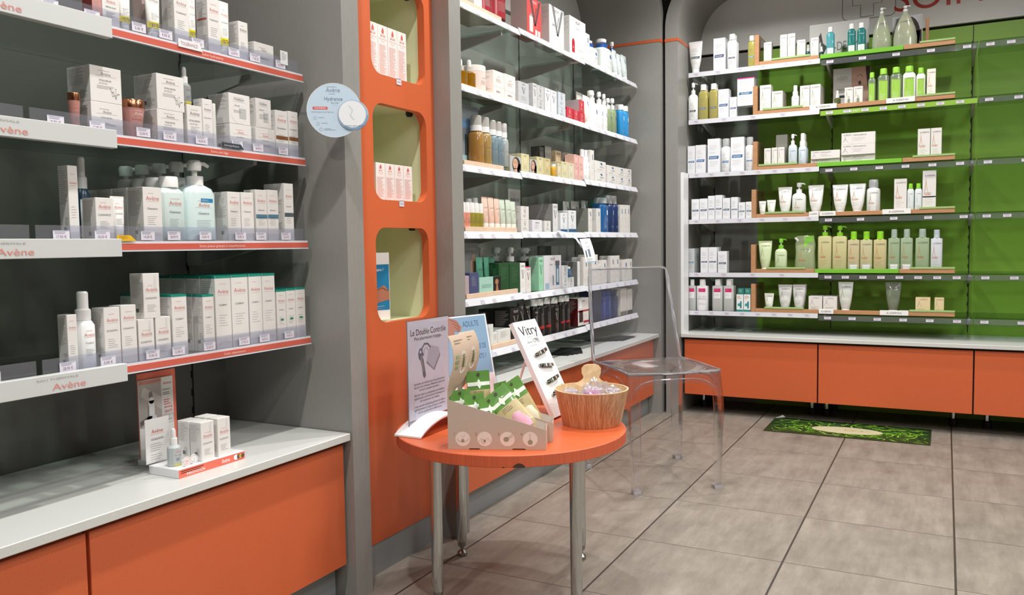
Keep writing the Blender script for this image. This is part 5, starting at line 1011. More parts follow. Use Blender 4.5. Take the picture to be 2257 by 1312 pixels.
('C2', 'drop', -0.509, 4.644, 1.6435, 0.0326, 0.0334, 0.0915, 1, 'c=6f7a4c des=adg', "small green-based dropper bottle, tenth from right on far bay's second shelf"),
('C2', 'box', -0.4527, 4.644, 1.6435, 0.0403, 0.0411, 0.0974, 1, 'des=adg dr=1', "small white carton with dropper picture, ninth from right on far bay's second shelf"),
('C2', 'box', -0.4085, 4.644, 1.6435, 0.0433, 0.0441, 0.099, 1, 'des=adg dr=1', "small white carton with dropper picture, seventh from right on far bay's second shelf"),
('C2', 'cap', -0.3445, 4.644, 1.6435, 0.0359, 0.0227, 0.1628, 1, 'c=8fa088 des=adg capc=9fdc4a lab=g cl=1', "small clear bottle with lime cap, sixth from right on far bay's second shelf"),
('C2', 'cap', -0.2912, 4.644, 1.6435, 0.0538, 0.0339, 0.1773, 1, 'c=8fa088 des=adg capc=9fdc4a lab=g cl=1', "clear bottle with lime cap, fifth from right on far bay's second shelf"),
('C2', 'cap', -0.2332, 4.644, 1.6435, 0.0542, 0.0341, 0.178, 1, 'c=8fa088 des=adg capc=9fdc4a lab=g cl=1', "clear bottle with lime cap, fourth from right on far bay's second shelf"),
('C2', 'cap', -0.1737, 4.644, 1.6435, 0.0589, 0.037, 0.1765, 1, 'c=eef0ec des=adg capc=9fdc4a lab=g', "white bottle with lime cap, third from right on far bay's second shelf"),
('C2', 'cap', -0.1214, 4.644, 1.6435, 0.0405, 0.0256, 0.1617, 2, 'c=eef0ec des=adg capc=9fdc4a lab=g', "white bottle with lime cap, second from right on far bay's second shelf"),
('C2', 'box', -0.0746, 4.644, 1.6435, 0.0385, 0.0393, 0.1506, 1, 'c=f4efe6 des=ado foot=8fc04a', "white carton with lime base, rightmost on far bay's second shelf"),
('C3', 'box', -1.273, 4.632, 1.3415, 0.0429, 0.0558, 0.1554, 1, 'c=eceff4 des=du bc=3a6fa8', "white carton with blue band, leftmost on far bay's third shelf"),
('C3', 'box', -1.2208, 4.632, 1.3415, 0.0557, 0.0565, 0.158, 1, 'c=eceff4 des=du bc=3a6fa8', "white carton with blue band, second from left on far bay's third shelf"),
('C3', 'box', -1.1466, 4.632, 1.3415, 0.0683, 0.0691, 0.1874, 1, 'c=eceff4 des=du bc=3a6fa8', "tall white carton with blue band, third from left on far bay's third shelf"),
('C3', 'over', -1.0836, 4.632, 1.3415, 0.0548, 0.0556, 0.1847, 1, 'c=eef0f2 des=du bc=3a6fa8', "white bottle with clear cap, fourth from left on far bay's third shelf"),
('C3', 'box', -1.0173, 4.632, 1.3415, 0.0723, 0.0731, 0.1864, 2, 'c=eceff4 des=du bc=3a6fa8', "tall white carton with blue band, fifth from left on far bay's third shelf"),
('C3', 'over', -0.954, 4.632, 1.3415, 0.0488, 0.0496, 0.1836, 1, 'c=eef0f2 des=du bc=3a6fa8', "white bottle with clear cap, sixth from left on far bay's third shelf"),
('C3', 'box', -0.8586, 4.644, 1.346, 0.0347, 0.0355, 0.1112, 1, 'des=adg', "small white carton with swoosh, seventh from left on far bay's third shelf"),
('C3', 'box', -0.822, 4.644, 1.346, 0.0294, 0.0302, 0.1126, 1, 'des=adg', "small white carton with swoosh, eighth from left on far bay's third shelf"),
('C3', 'box', -0.7879, 4.644, 1.346, 0.0335, 0.0343, 0.1128, 2, 'des=adg', "small white carton with swoosh, seventh from right on far bay's third shelf"),
('C3', 'box', -0.7984, 4.724, 1.346, 0.0601, 0.0609, 0.1885, 1, 'c=a9aaa0 des=pl', "grey-beige tall carton, ninth from left on far bay's third shelf"),
('C3', 'pump', -0.7297, 4.644, 1.346, 0.0448, 0.0283, 0.179, 1, 'c=cfdbe6 des=ad', "pale blue pump bottle, sixth from right on far bay's third shelf"),
('C3', 'spray', -0.6801, 4.644, 1.346, 0.0431, 0.0439, 0.1803, 2, 'c=cfdbe6 des=ad', "pale blue spray bottle, fifth from right on far bay's third shelf"),
('C3', 'boxw', -0.5642, 4.644, 1.346, 0.1428, 0.05, 0.0365, 1, 'des=adwd', "wide white carton lying flat, fourth from right on far bay's third shelf"),
('C3', 'boxw', -0.5631, 4.632, 1.3829, 0.1423, 0.05, 0.0424, 1, 'des=adwd', "wide white carton lying flat, atop fourth from right on far bay's third shelf"),
('C3', 'boxw', -0.4065, 4.644, 1.346, 0.1609, 0.05, 0.0483, 1, 'des=adwd', "wide white carton lying flat, third from right on far bay's third shelf"),
('C3', 'boxw', -0.4049, 4.632, 1.3947, 0.1603, 0.05, 0.0538, 1, 'des=adwd', "wide white carton lying flat, atop third from right on far bay's third shelf"),
('C3', 'boxw', -0.4044, 4.632, 1.4489, 0.1602, 0.05, 0.0579, 1, 'des=adwd', "wide white carton lying flat, topmost, above third from right on far bay's third shelf"),
('C3', 'box', -0.1028, 4.644, 1.346, 0.055, 0.0558, 0.1567, 1, 'des=ado', "white carton with orange swoosh, second from right on far bay's third shelf"),
('C3', 'box', -0.0484, 4.644, 1.346, 0.048, 0.0488, 0.1566, 1, 'des=ado', "white carton with orange swoosh, rightmost on far bay's third shelf"),
('C4', 'box', -1.2504, 4.632, 1.0825, 0.0439, 0.0447, 0.1156, 1, 'c=eceff4 des=du bc=3f4f6c', "small white carton with slate band, leftmost on far bay's fourth shelf"),
('C4', 'box', -1.2035, 4.632, 1.0825, 0.0442, 0.045, 0.1171, 1, 'c=eceff4 des=du bc=3f4f6c', "small white carton with slate band, second from left on far bay's fourth shelf"),
('C4', 'box', -1.1598, 4.632, 1.0825, 0.0377, 0.0385, 0.1308, 1, 'c=eceff4 des=du bc=3f4f6c', "small white carton with slate band, third from left on far bay's fourth shelf"),
('C4', 'box', -1.1191, 4.632, 1.0825, 0.038, 0.0388, 0.1331, 2, 'c=eceff4 des=du bc=3f4f6c', "small white carton with slate band, fourth from left on far bay's fourth shelf"),
('C4', 'box', -1.0764, 4.632, 1.0825, 0.0404, 0.0412, 0.1153, 1, 'c=eceff4 des=du bc=3f5f7c', "small white carton with slate band, fifth from left on far bay's fourth shelf"),
('C4', 'box', -1.0325, 4.632, 1.0825, 0.0367, 0.0375, 0.1182, 2, 'c=eceff4 des=du bc=3f4f6c', "small white carton with slate band, sixth from left on far bay's fourth shelf"),
('C4', 'box', -0.9921, 4.632, 1.0825, 0.0358, 0.0366, 0.0882, 1, 'c=eceff4 des=du bc=3f5f7c', "short white carton with slate band, seventh from left on far bay's fourth shelf"),
('C4', 'box', -0.9547, 4.632, 1.0825, 0.0322, 0.033, 0.0901, 1, 'c=eceff4 des=du bc=3f5f7c', "short white carton with slate band, eighth from left on far bay's fourth shelf"),
('C4', 'tube', -0.8854, 4.644, 1.087, 0.0376, 0.023, 0.0873, 1, 'c=eef0ea des=adg', "small white tube, ninth from left on far bay's fourth shelf"),
('C4', 'tube', -0.8393, 4.644, 1.087, 0.0467, 0.0285, 0.092, 1, 'c=eef0ea des=adg', "small white tube, tenth from left on far bay's fourth shelf"),
('C4', 'tube', -0.7683, 4.644, 1.087, 0.0717, 0.04, 0.1583, 1, 'c=eef0ee des=ado', "white tube with orange line, eleventh from left on far bay's fourth shelf"),
('C4', 'pump', -0.6968, 4.644, 1.087, 0.0705, 0.0457, 0.1781, 1, 'c=e6eae8 des=ado', "white pump bottle with orange line, ninth from right on far bay's fourth shelf"),
('C4', 'tube', -0.6109, 4.644, 1.087, 0.0776, 0.04, 0.1611, 1, 'c=eef0ee des=ado', "white tube with orange line, eighth from right on far bay's fourth shelf"),
('C4', 'tube', -0.4907, 4.644, 1.087, 0.0756, 0.04, 0.1579, 1, 'c=eef0ee des=ado', "white tube with orange line, seventh from right on far bay's fourth shelf"),
('C4', 'tube', -0.4081, 4.644, 1.087, 0.0765, 0.04, 0.1589, 2, 'c=eef0ee des=ado', "white tube with orange line, sixth from right on far bay's fourth shelf"),
('C4', 'over', -0.3322, 4.644, 1.087, 0.065, 0.0658, 0.1768, 1, 'c=e6eae8 des=ado', "white bottle with clear cap, fifth from right on far bay's fourth shelf"),
('C4', 'box', -0.2053, 4.644, 1.087, 0.0576, 0.0584, 0.1734, 1, 'des=ado', "tall white carton with orange line, fourth from right on far bay's fourth shelf"),
('C4', 'cap', -0.1588, 4.644, 1.087, 0.0309, 0.0196, 0.1469, 1, 'c=e3ecf0 des=ad capc=8fd63c', "white spray can with lime cap, third from right on far bay's fourth shelf"),
('C4', 'cap', -0.1237, 4.644, 1.087, 0.0322, 0.0205, 0.1464, 1, 'c=e3ecf0 des=ad capc=8fd63c', "white spray can with lime cap, second from right on far bay's fourth shelf"),
('C4', 'box', -0.0755, 4.644, 1.087, 0.0602, 0.061, 0.2073, 1, 'des=ado band=33383c,.36,.39', "tall white carton with black line, rightmost on far bay's fourth shelf"),
('C5', 'box', -1.2753, 4.632, 0.783, 0.0383, 0.0542, 0.137, 2, 'c=c6cbcd des=du bc=4f7f98', "grey-white carton with blue band, leftmost on far bay's fifth shelf"),
('C5', 'box', -1.1998, 4.632, 0.783, 0.0423, 0.0431, 0.1428, 1, 'c=eceff4 des=du bc=3f4f6c', "white carton with navy band, second from left on far bay's fifth shelf"),
('C5', 'box', -1.1529, 4.632, 0.783, 0.0473, 0.0481, 0.1429, 2, 'c=eceff4 des=du bc=3f4f6c', "white carton with navy band, third from left on far bay's fifth shelf"),
('C5', 'box', -1.098, 4.632, 0.783, 0.0501, 0.0509, 0.12, 1, 'c=eceff4 des=du bc=3f4f6c', "shorter white carton with navy band, fourth from left on far bay's fifth shelf"),
('C5', 'tube', -0.8711, 4.644, 0.7875, 0.0721, 0.04, 0.1697, 1, 'c=cfe0b4 des=adg', "pale green tube, fifth from left on far bay's fifth shelf"),
('C5', 'pump', -0.788, 4.644, 0.7875, 0.0633, 0.0398, 0.1814, 1, 'c=cfe0b8 des=adg pc=7fcf3c', "pale green pump bottle, sixth from left on far bay's fifth shelf"),
('C5', 'pouch', -0.6649, 4.644, 0.7875, 0.1106, 0.0691, 0.194, 1, 'c=b9c99a des=ado', "clear refill pouch with green top, seventh from left on far bay's fifth shelf"),
('C5', 'pumpsq', -0.564, 4.644, 0.7875, 0.0687, 0.0431, 0.2461, 1, 'c=c9c493 des=ado pc=8fd62c', "tall olive pump bottle lime head, eighth from left on far bay's fifth shelf"),
('C5', 'pumpsq', -0.4907, 4.644, 0.7875, 0.0717, 0.0449, 0.243, 1, 'c=c9c493 des=ado pc=8fd62c', "tall olive pump bottle lime head, ninth from left on far bay's fifth shelf"),
('C5', 'capsq', -0.4224, 4.644, 0.7875, 0.0579, 0.0364, 0.2113, 1, 'c=cdc39c des=ado capc=93dc2c offer=1', "beige bottle with lime cap, seventh from right on far bay's fifth shelf"),
('C5', 'capsq', -0.3616, 4.644, 0.7875, 0.0588, 0.037, 0.21, 1, 'c=cbc7a0 des=ado capc=93dc2c offer=1', "beige bottle with lime cap, sixth from right on far bay's fifth shelf"),
('C5', 'capsq', -0.2964, 4.644, 0.7875, 0.0619, 0.0389, 0.2099, 1, 'c=cdc394 des=ado capc=93dc2c', "beige bottle with lime cap, fifth from right on far bay's fifth shelf"),
('C5', 'capsq', -0.2312, 4.644, 0.7875, 0.0549, 0.0345, 0.2183, 1, 'c=9fb594 des=ado capc=a9bcae offer=1', "grey-green bottle with clear cap, fourth from right on far bay's fifth shelf"),
('C5', 'capsq', -0.1732, 4.644, 0.7875, 0.0564, 0.0354, 0.2182, 1, 'c=a3b898 des=ado capc=a9bcae offer=1', "grey-green bottle with clear cap, third from right on far bay's fifth shelf"),
('C5', 'capsq', -0.1023, 4.644, 0.7875, 0.063, 0.0396, 0.2178, 1, 'c=a0b693 des=ado capc=a9bcae', "grey-green bottle with clear cap, second from right on far bay's fifth shelf"),
('C5', 'capsq', -0.0383, 4.644, 0.7875, 0.0525, 0.033, 0.2121, 1, 'c=d6dce4 des=ado capc=c6d0d8', "pale blue-white bottle with clear cap, rightmost on far bay's fifth shelf"),
('C6', 'capsq', -1.272, 4.632, 0.567, 0.0451, 0.0319, 0.1773, 1, 'c=c0c5c3 des=mic', "clear bottle with magenta band, leftmost on far bay's sixth shelf"),
('C6', 'capsq', -1.2133, 4.632, 0.567, 0.0651, 0.0409, 0.1777, 1, 'c=e6e6ea des=mic offer2=1', "magenta-banded bottle in white offer sleeve, second from left on far bay's sixth shelf"),
('C6', 'capsq', -1.1271, 4.632, 0.567, 0.0593, 0.0372, 0.1782, 2, 'c=c0c5c3 des=mic', "clear bottle with magenta band, third from left on far bay's sixth shelf"),
('C6', 'capsq', -1.0651, 4.632, 0.567, 0.0579, 0.0364, 0.1786, 2, 'c=c0c5c3 des=mic', "clear bottle with magenta band, fourth from left on far bay's sixth shelf"),
('C6', 'box', -1.0016, 4.632, 0.567, 0.0367, 0.0375, 0.0959, 1, 'c=e8f0ee des=teal', "small teal and white carton, fifth from left on far bay's sixth shelf"),
('C6', 'box', -0.9954, 4.632, 0.6633, 0.0334, 0.0342, 0.0332, 1, 'c=2f7f78 des=pl lc=9fd0c8', "small teal carton, atop fifth from left on far bay's sixth shelf"),
('C6', 'box', -0.9622, 4.632, 0.567, 0.0364, 0.0372, 0.0965, 1, 'c=e8f0ee des=teal', "small teal and white carton, sixth from left on far bay's sixth shelf"),
('C6', 'box', -0.9587, 4.632, 0.6639, 0.0331, 0.0339, 0.033, 1, 'c=2f7f78 des=pl lc=9fd0c8', "small teal carton, atop sixth from left on far bay's sixth shelf"),
('C6', 'tube', -0.8486, 4.644, 0.5715, 0.0503, 0.0307, 0.0989, 1, 'c=eceee8 des=adg', "small white tube, seventh from left on far bay's sixth shelf"),
('C6', 'tube', -0.7653, 4.644, 0.5715, 0.072, 0.04, 0.1466, 1, 'c=dfe0e0 des=ad', "white tube with grey top, eighth from left on far bay's sixth shelf"),
('C6', 'tube', -0.6933, 4.644, 0.5715, 0.0666, 0.04, 0.1472, 2, 'c=dfe0e0 des=ad', "white tube with grey top, seventh from right on far bay's sixth shelf"),
('C6', 'box', -0.6074, 4.644, 0.5715, 0.0685, 0.0693, 0.0868, 2, 'des=adk', "cube-shaped white carton, sixth from right on far bay's sixth shelf"),
('C6', 'box', -0.5344, 4.644, 0.5715, 0.0686, 0.0694, 0.086, 2, 'des=adk', "cube-shaped white carton, fifth from right on far bay's sixth shelf"),
('C6', 'tube', -0.4592, 4.644, 0.5715, 0.0733, 0.04, 0.1633, 1, 'c=d9ddd6 des=adg', "clear and white tube, fourth from right on far bay's sixth shelf"),
('C6', 'tube', -0.2322, 4.644, 0.5715, 0.0741, 0.04, 0.1637, 1, 'c=8f9a86 des=ad cl=1', "translucent grey-green tube, third from right on far bay's sixth shelf"),
('C6', 'box', -0.0955, 4.644, 0.5715, 0.0665, 0.0673, 0.0881, 1, 'c=e3cfa6 des=adk', "beige soap carton, second from right on far bay's sixth shelf"),
('C6', 'box', -0.0222, 4.644, 0.5715, 0.0419, 0.0427, 0.0881, 1, 'c=e3cfa6 des=adk', "beige soap carton, rightmost on far bay's sixth shelf"),
]

for it in ITEMS: place_item(*it)
# ================================================================ trays and risers on the shelves
def simple(name, loc, mb, label, cat, group=None, rz=0, smooth=False):
    o = mb.build(name, smooth=smooth, loc=loc); o.rotation_euler = (0, 0, rz); return tag(o, label, cat, group)
for code, s0, s1 in (('B1', 2.55, 2.86), ('B3', 2.56, 2.86), ('B4', 2.56, 2.965), ('B5', 2.56, 2.965), ('B6', 2.62, 2.965)):
    z = ZB[code][0]; w = s1 - s0; mb = MB(); mb.rbox(-.15, .0, -w / 2, w / 2, 0, .018, PEACH, .001)
    simple('display_riser', (-1.5265, (s0 + s1) / 2, z), mb, "low peach wooden riser on the left of middle bay's %s shelf" % ON[int(code[1]) - 1], 'riser', 'peach risers')
mb = MB(); mb.rbox(-.15, 0, -.26, .26, 0, .006, PEACH, .001); simple('display_riser', (-1.5265, 2.74, 1.528), mb, "thin peach board on the left of middle bay's second shelf", 'riser', 'peach risers')
GT = M('7bbf3f', .35); GS = M('9fc07a', .45)
def tray(code, s0, s1, mat, signs, greens, label, wall=False):
    z = ZC[code]; w = s1 - s0; cx = (s0 + s1) / 2; r = E('product_tray', (cx, 4.629, z)); hh = .0215
    mb = MB(); mb.box(-w / 2, w / 2, .0, .20, 0.0002, .004, mat); mb.rbox(-w / 2, w / 2, -.0005, .007, 0.0002, hh, mat, .001); mb.build('tray', r, smooth=False)
    for (a, b, tx) in signs:
        mb = MB(); mb.rbox(a - cx, b - cx, -.006, -.001, .0005, .0255, M('f0f0ee', .4), .0008); fc = Face(mb, lambda x, zz, off: (x, -.006 - off, zz)); fc.text('A-DERMA', (a + b) / 2 - cx, .0085, .009, M('7a7c7a', .5), maxw=(b - a) * .7, asp=1.3); mb.build('name_plate', r, smooth=False)
    for (a, b) in greens:
        mb = MB(); mb.rbox(a - cx, b - cx, -.003, .0065, hh, hh + .0095, GS, .0005); fc = Face(mb, lambda x, zz, off: (x, -.003 - off, zz)); fc.lines((a - cx) * .6, (b - cx) * .6, hh + .0062, .003, 1, M('d8e4c4', .5), .0012); mb.build('green_strip', r, smooth=False)
    if wall:
        mb = MB(); mb.rbox(-w / 2 - .0245, -w / 2 - .0005, -.0005, .24, .0002, .165 if code == 'C1' else .155, OAK, .001); mb.build('tray_side', r, smooth=False)
        mb = MB(); mb.box(-w / 2 + .004, -w / 2 + .0055, -.0003 + .012, .17, .005, .15, CLEAR); mb.build('clear_divider', r, smooth=False)
    return tag(r, label, 'tray', 'display trays of the far bay')
def XC(px_): return px_   # metres along the far wall
TR = [('C1', -0.9021, -0.5977, 'o', [], [(-0.8361, -0.6406)], True, 'left'), ('C1', -0.5917, -0.2014, 'g', [], [], False, 'centre'), ('C1', -0.1992, 0.0264, 'o', [], [(-0.1286, 0.0264)], False, 'right'), ('C2', -0.9093, -0.5861, 'o', [(-0.6417, -0.5084, 0)], [(-0.8821, -0.6779)], True, 'left'), ('C2', -0.5831, 0.0303, 'o', [(-0.2751, -0.145, 0)], [(-0.1385, 0.0303)], False, 'right'), ('C3', -0.9082, -0.6046, 'o', [], [(-0.9031, -0.702)], True, 'left'), ('C3', -0.6028, -0.1998, 'g', [], [], False, 'centre'), ('C3', -0.1976, 0.0348, 'o', [], [(-0.1518, 0.0348)], False, 'right'), ('C4', -0.9148, -0.5911, 'o', [(-0.6405, -0.5923, 0)], [(-0.8669, -0.666)], True, 'left'), ('C4', -0.5887, 0.0389, 'o', [(-0.5875, -0.508, 0), (-0.2868, -0.1554, 0)], [(-0.1174, 0.0389)], False, 'right'), ('C5', -0.9169, -0.6122, 'o', [], [(-0.8592, -0.6565)], True, 'left'), ('C5', -0.6097, -0.2063, 'g', [], [], False, 'centre'), ('C5', -0.204, 0.0436, 'o', [], [(-0.1568, 0.0436)], False, 'right'), ('C6', -0.916, -0.5911, 'o', [], [(-0.8678, -0.666)], True, 'left'), ('C6', -0.5887, 0.047, 'o', [(-0.5869, -0.5145, 0), (-0.2919, -0.1594, 0)], [(-0.155, 0.047)], False, 'right')]

for code, s0, s1, col, signs, greens, wall, pos in TR:
    tray(code, s0, s1, OAK if col == 'o' else GT, signs, greens, '%s tray, %s on far bay\'s %s shelf' % ('oak' if col == 'o' else 'bright green', pos, ON[int(code[1]) - 1]), wall)
# oak posts of the top displays
for x, h, lab in ((-.757, .125, 'brown upright board beside the black and white display picture'), (-.098, .165, 'brown upright board at the right of the portrait card')):
    mb = MB(); mb.rbox(-.008, .008, 0, .012, 0, h, OAK, .001); simple('upright_board', (x, 4.748, 1.9045), mb, lab, 'display')
# folded white corner board left of the far bay
mb = MB(); mb.rbox(-.016, 0, -.003, .0, 0, .895, PLW, .001); mb.rbox(-.0035, 0, 0, .10, 0, .895, PLW, .001)
simple('corner_board', (-1.2835, 4.51, .4472), mb, 'tall narrow folded white board standing on far worktop, left end', 'board')

# ================================================================ near worktop display
r = E('display_stand', (-1.50, 1.305, .4622)); tag(r, 'white and coral counter display stand with drop-bottle picture on near worktop', 'display stand')
mb = MB(); mb.rbox(-.05, .045, -.094, .096, 0, .019, PLW, .001); mb.build('tray', r, smooth=False)
mb = MB(); fc = Face(mb, lambda a, zz, off: (.0452 + off, a, zz)); CO = M('e8735e', .4)
fc.rect(-.094, .02, .0, .0186, CO); fc.rect(.0202, .096, .0005, .0182, CO); fc.text('INNOVATION', -.048, .003, .0065, T_W, maxw=.05); fc.lines(-.088, .005, .015, .004, 2, M('f4c0b4', .5), .0015); fc.text('Avène', .038, .005, .009, T_W, maxw=.024)
fc.disc(.068, .0095, .006, T_W, 14, 2); fc.disc(.076, .0095, .005, M('4a5a44', .5), 12, 2.5); fc.disc(.083, .0095, .005, M('d0a54a', .5), 12, 3); fc.disc(.089, .0095, .005, M('5a4a3c', .5), 12, 3.5); mb.build('front_strip', r, smooth=False)
mb = MB(); mb.rbox(-.135, -.05, -.056, .054, 0, .014, PLW, .001); mb.build('rear_block', r, smooth=False)
mb = MB(); mb.rbox(-.134, -.130, -.052, .054, .014, .212, CO, .001); mb.build('coral_backing', r, smooth=False)
mb = MB(); mb.rbox(-.128, -.1255, -.054, .042, .014, .196, M('e6e4e1', .45), .0006)
fc = Face(mb, lambda a, zz, off: (-.1253 + off, a, zz), .0003)
fc.rect(-.053, .008, .085, .194, M('b6b0ac', .5)); fc.rect(-.053, .008, .186, .194, M('cf8578', .5), 1, 0, 2); fc.poly([(-.05, .16), (.008, .12), (.008, .150), (-.04, .18)], M('cfcac6', .5), 1.5)
fc.rect(-.031, -.013, .10, .135, M('8c8886', .5), 1, 0, 2); fc.rect(-.029, -.015, .135, .152, M('d8d6d4', .5), 1, 0, 2.5); fc.disc(-.022, .157, .0055, M('8f8c8a', .5), 12, 2, .011); fc.poly([(-.053, .10), (-.02, .115), (-.02, .105), (-.053, .088)], M('77716e', .5), 3)
fc.rect(-.034, -.008, .04, .11, M('eeedec', .5), 1, 0, 3); fc.rect(-.028, -.013, .11, .146, M('f2f1f0', .5), 1, 0, 3.5); fc.disc(-.0205, .146, .0075, M('f2f1f0', .5), 12, 3.5, .008)
fc.text('Avène', .0255, .178, .0065, T_R, maxw=.024); fc.text('CICALFATE+', .0225, .164, .0035, T_K, maxw=.022); fc.lines(.012, .038, .159, .004, 2, T_K, .001)
fc.lines(.014, .037, .142, .0052, 3, T_R, .0018); fc.text('BONNE', .027, .121, .005, T_R, maxw=.022); fc.text('SANTÉ', .0265, .110, .0068, T_R, maxw=.022)
fc.stroke([(.012, .086), (.040, .086), (.040, .106), (.012, .106), (.012, .086)], .0007, k_ := M('6c6a70', .5)); fc.text('38,99 €', .026, .091, .0045, k_, maxw=.018); fc.lines(.014, .038, .103, .003, 2, k_, .0006)
mb.build('picture_card', r, smooth=False)
mb = MB(); mb.rbox(-.0585, -.0570, -.106 + .012, -.03, .019, .119, M('eeedeb', .45), .0004); fc = Face(mb, lambda a, zz, off: (-.0569 + off, a, zz), .0003)
fc.text('Avène', -.0625, .086, .0085, T_R, maxw=.036); fc.rect(-.082, -.044, .083, .0834, T_R); fc.text('CICALFATE+', -.0625, .07, .0045, T_K, maxw=.034); fc.lines(-.082, -.045, .062, .005, 4, T_G, .001); fc.lines(-.082, -.045, .038, .005, 3, T_G, .0008); mb.build('small_card', r, smooth=False)
bx0 = make('box', .037, .036, .088, dict(des='av', nm='CICALFATE+', dr='1'), 'carton')
for k, (x, y, lab) in enumerate(((-1.481, 1.301, 'white carton on the counter display stand, front left of four'), (-1.481, 1.349, 'white carton on the counter display stand, front right of four'), (-1.520, 1.301, 'white carton on the counter display stand, back left of four'), (-1.520, 1.349, 'white carton on the counter display stand, back right of four'))):
    q = bx0 if k == 0 else copy_tree(bx0); q.location = (x, y, .4814); q.rotation_euler = (0, 0, pi / 2); tag(q, lab, 'box', 'cartons on the counter display stand')
q = make('drop', .030, .030, .083, dict(des='av', c='dfe8ea', foot='e0d23a', nm='CICALFATE+'), 'dropper_bottle'); q.location = (-1.497, 1.236, .4814); q.rotation_euler = (0, 0, pi / 2); tag(q, 'clear dropper bottle with yellow base on the counter display stand', 'bottle')
for k, (y, lab) in enumerate(((1.243, 'round white badge with pink print before the dropper bottle'), (1.266, 'round white badge with grey print beside the dropper bottle'))):
    mb = MB(); n = 20; mb.prism([(.0105 * cos(2 * pi * i / n), .0105 + .0105 * sin(2 * pi * i / n)) for i in range(n)], M('f0efee', .4), lambda a, b, t: (t, a, b), -.001, .001)
    fc = Face(mb, lambda a, zz, off: (.001 + off, a, zz), .0003); fc.ring(0, .0105, .0088, .0006, T_R if k == 0 else T_G); fc.text('96%' if k == 0 else '+', 0, .0095, .004, T_R if k == 0 else T_K); fc.lines(-.005, .005, .0075, .002, 2, T_R if k == 0 else T_G, .0006)
    simple('badge', (-1.466 - k * .004, y, .4814), mb, lab, 'badge')

# ================================================================ niche column contents
for nk, (zb, zt, y0, n_) in enumerate(((1.4582, 1.6085, (1.958, 2.006, 2.055, 2.103), 'upper'), (1.0962, 1.2045, (1.980, 2.027, 2.074, 2.121), 'middle'))):
    w = .046 if nk == 0 else .0445; h = zt - zb; mb = MB(); mb.rbox(-w / 2, w / 2, -.022, .022, 0, h, M('f4ece9', .4), .0008); rd = M('d45c52', .5); pk = M('e3a8a2', .5)
    F = Face(mb, lambda x, z, off: (x, -.022 - off, z), .0003); d = h * .9
    F.poly([(0, h * .965), (.0055, h * .90), (.006, h * .865), (.003, h * .84), (-.003, h * .84), (-.006, h * .865), (-.0045, h * .90)], rd); F.stroke([(-.003, h * .85), (.001, h * .9)], .0008, pk, 2); F.stroke([(.001, h * .845), (.004, h * .885)], .0008, pk, 2)
    F.text('Bi-Oil', 0, h * .775, h * .045, rd, maxw=w * .7); F.text('Huile de Soin', 0, h * .72, h * .03, pk, maxw=w * .8); F.text('125 ml e', 0, h * .675, h * .025, pk, maxw=w * .5)
    F.lines(-w * .42, w * .42, h * .62, h * .021, 27, pk, h * .007); b0 = mb.build('carton', smooth=False)
    for i, y in enumerate(y0):
        q = b0 if i == 0 else copy_tree(b0); q.location = (NX - .047, y + w / 2 - .012, zb); q.rotation_euler = (0, 0, pi / 2)
        tag(q, 'white oil carton with red drop emblem in the %s orange niche, %s from left' % (n_, ['first', 'second', 'third', 'fourth'][i]), 'box', 'oil cartons in the niches')
    mb = MB(); mb.box(-.012, .012, 0, .001, 0, .019, TAGM); F = Face(mb, lambda x, z, off: (x, -off, z), .0003); F.rect(-.011, .011, .016, .0175, k_); F.text(('21,90 €', '13,90 €')[nk], 0, .006, .0045, M('8a6a72', .5), maxw=.018)
    q = mb.build('price_label', smooth=False, loc=(NX + .0015, 2.055 - nk * .0 + .002, zb - .017 - .002)); q.rotation_euler = (0, 0, pi / 2); tag(q, 'small white price label hanging below the %s orange niche' % n_, 'price label', 'price labels on the niche column')
mb = MB(); mb.rbox(-.03, .03, -.045, .045, 0, .203, M('eff0ee', .4), .001)
bl = M('1f7fae', .4); F = Face(mb, lambda a, z, off: (.03 + off, a, z), .0004); F.rect(-.044, .042, .03, .168, bl); F.text('maire ?', -.0, .148, .009, T_W, maxw=.05); F.poly([(-.044, .07), (-.01, .095), (.02, .105), (.042, .085), (.042, .06), (.0, .055), (-.044, .04)], M('b0765c', .5), 2); F.stroke([(-.03, .085), (.01, .098), (.035, .088)], .003, M('8a5440', .5), 3); F.lines(-.03, .03, .043, .006, 3, T_W, .0015)
F2 = Face(mb, lambda x, z, off: (x, -.045 - off, z), .0004); F2.rect(-.028, .028, .03, .165, bl); F2.disc(0, .11, .012, T_W, 16, 2, .022); F2.poly([(-.02, .03), (.02, .03), (.012, .07), (-.015, .075)], M('c9a088', .5), 2); F2.text('Pharma', 0, .18, .007, T_K, maxw=.03)
q = mb.build('brochure_box', smooth=False, loc=(-1.527, 2.004, .7362)); q.rotation_euler = (0, 0, radians(-8)); tag(q, 'white and blue brochure box with hands picture in the lowest orange niche', 'box')

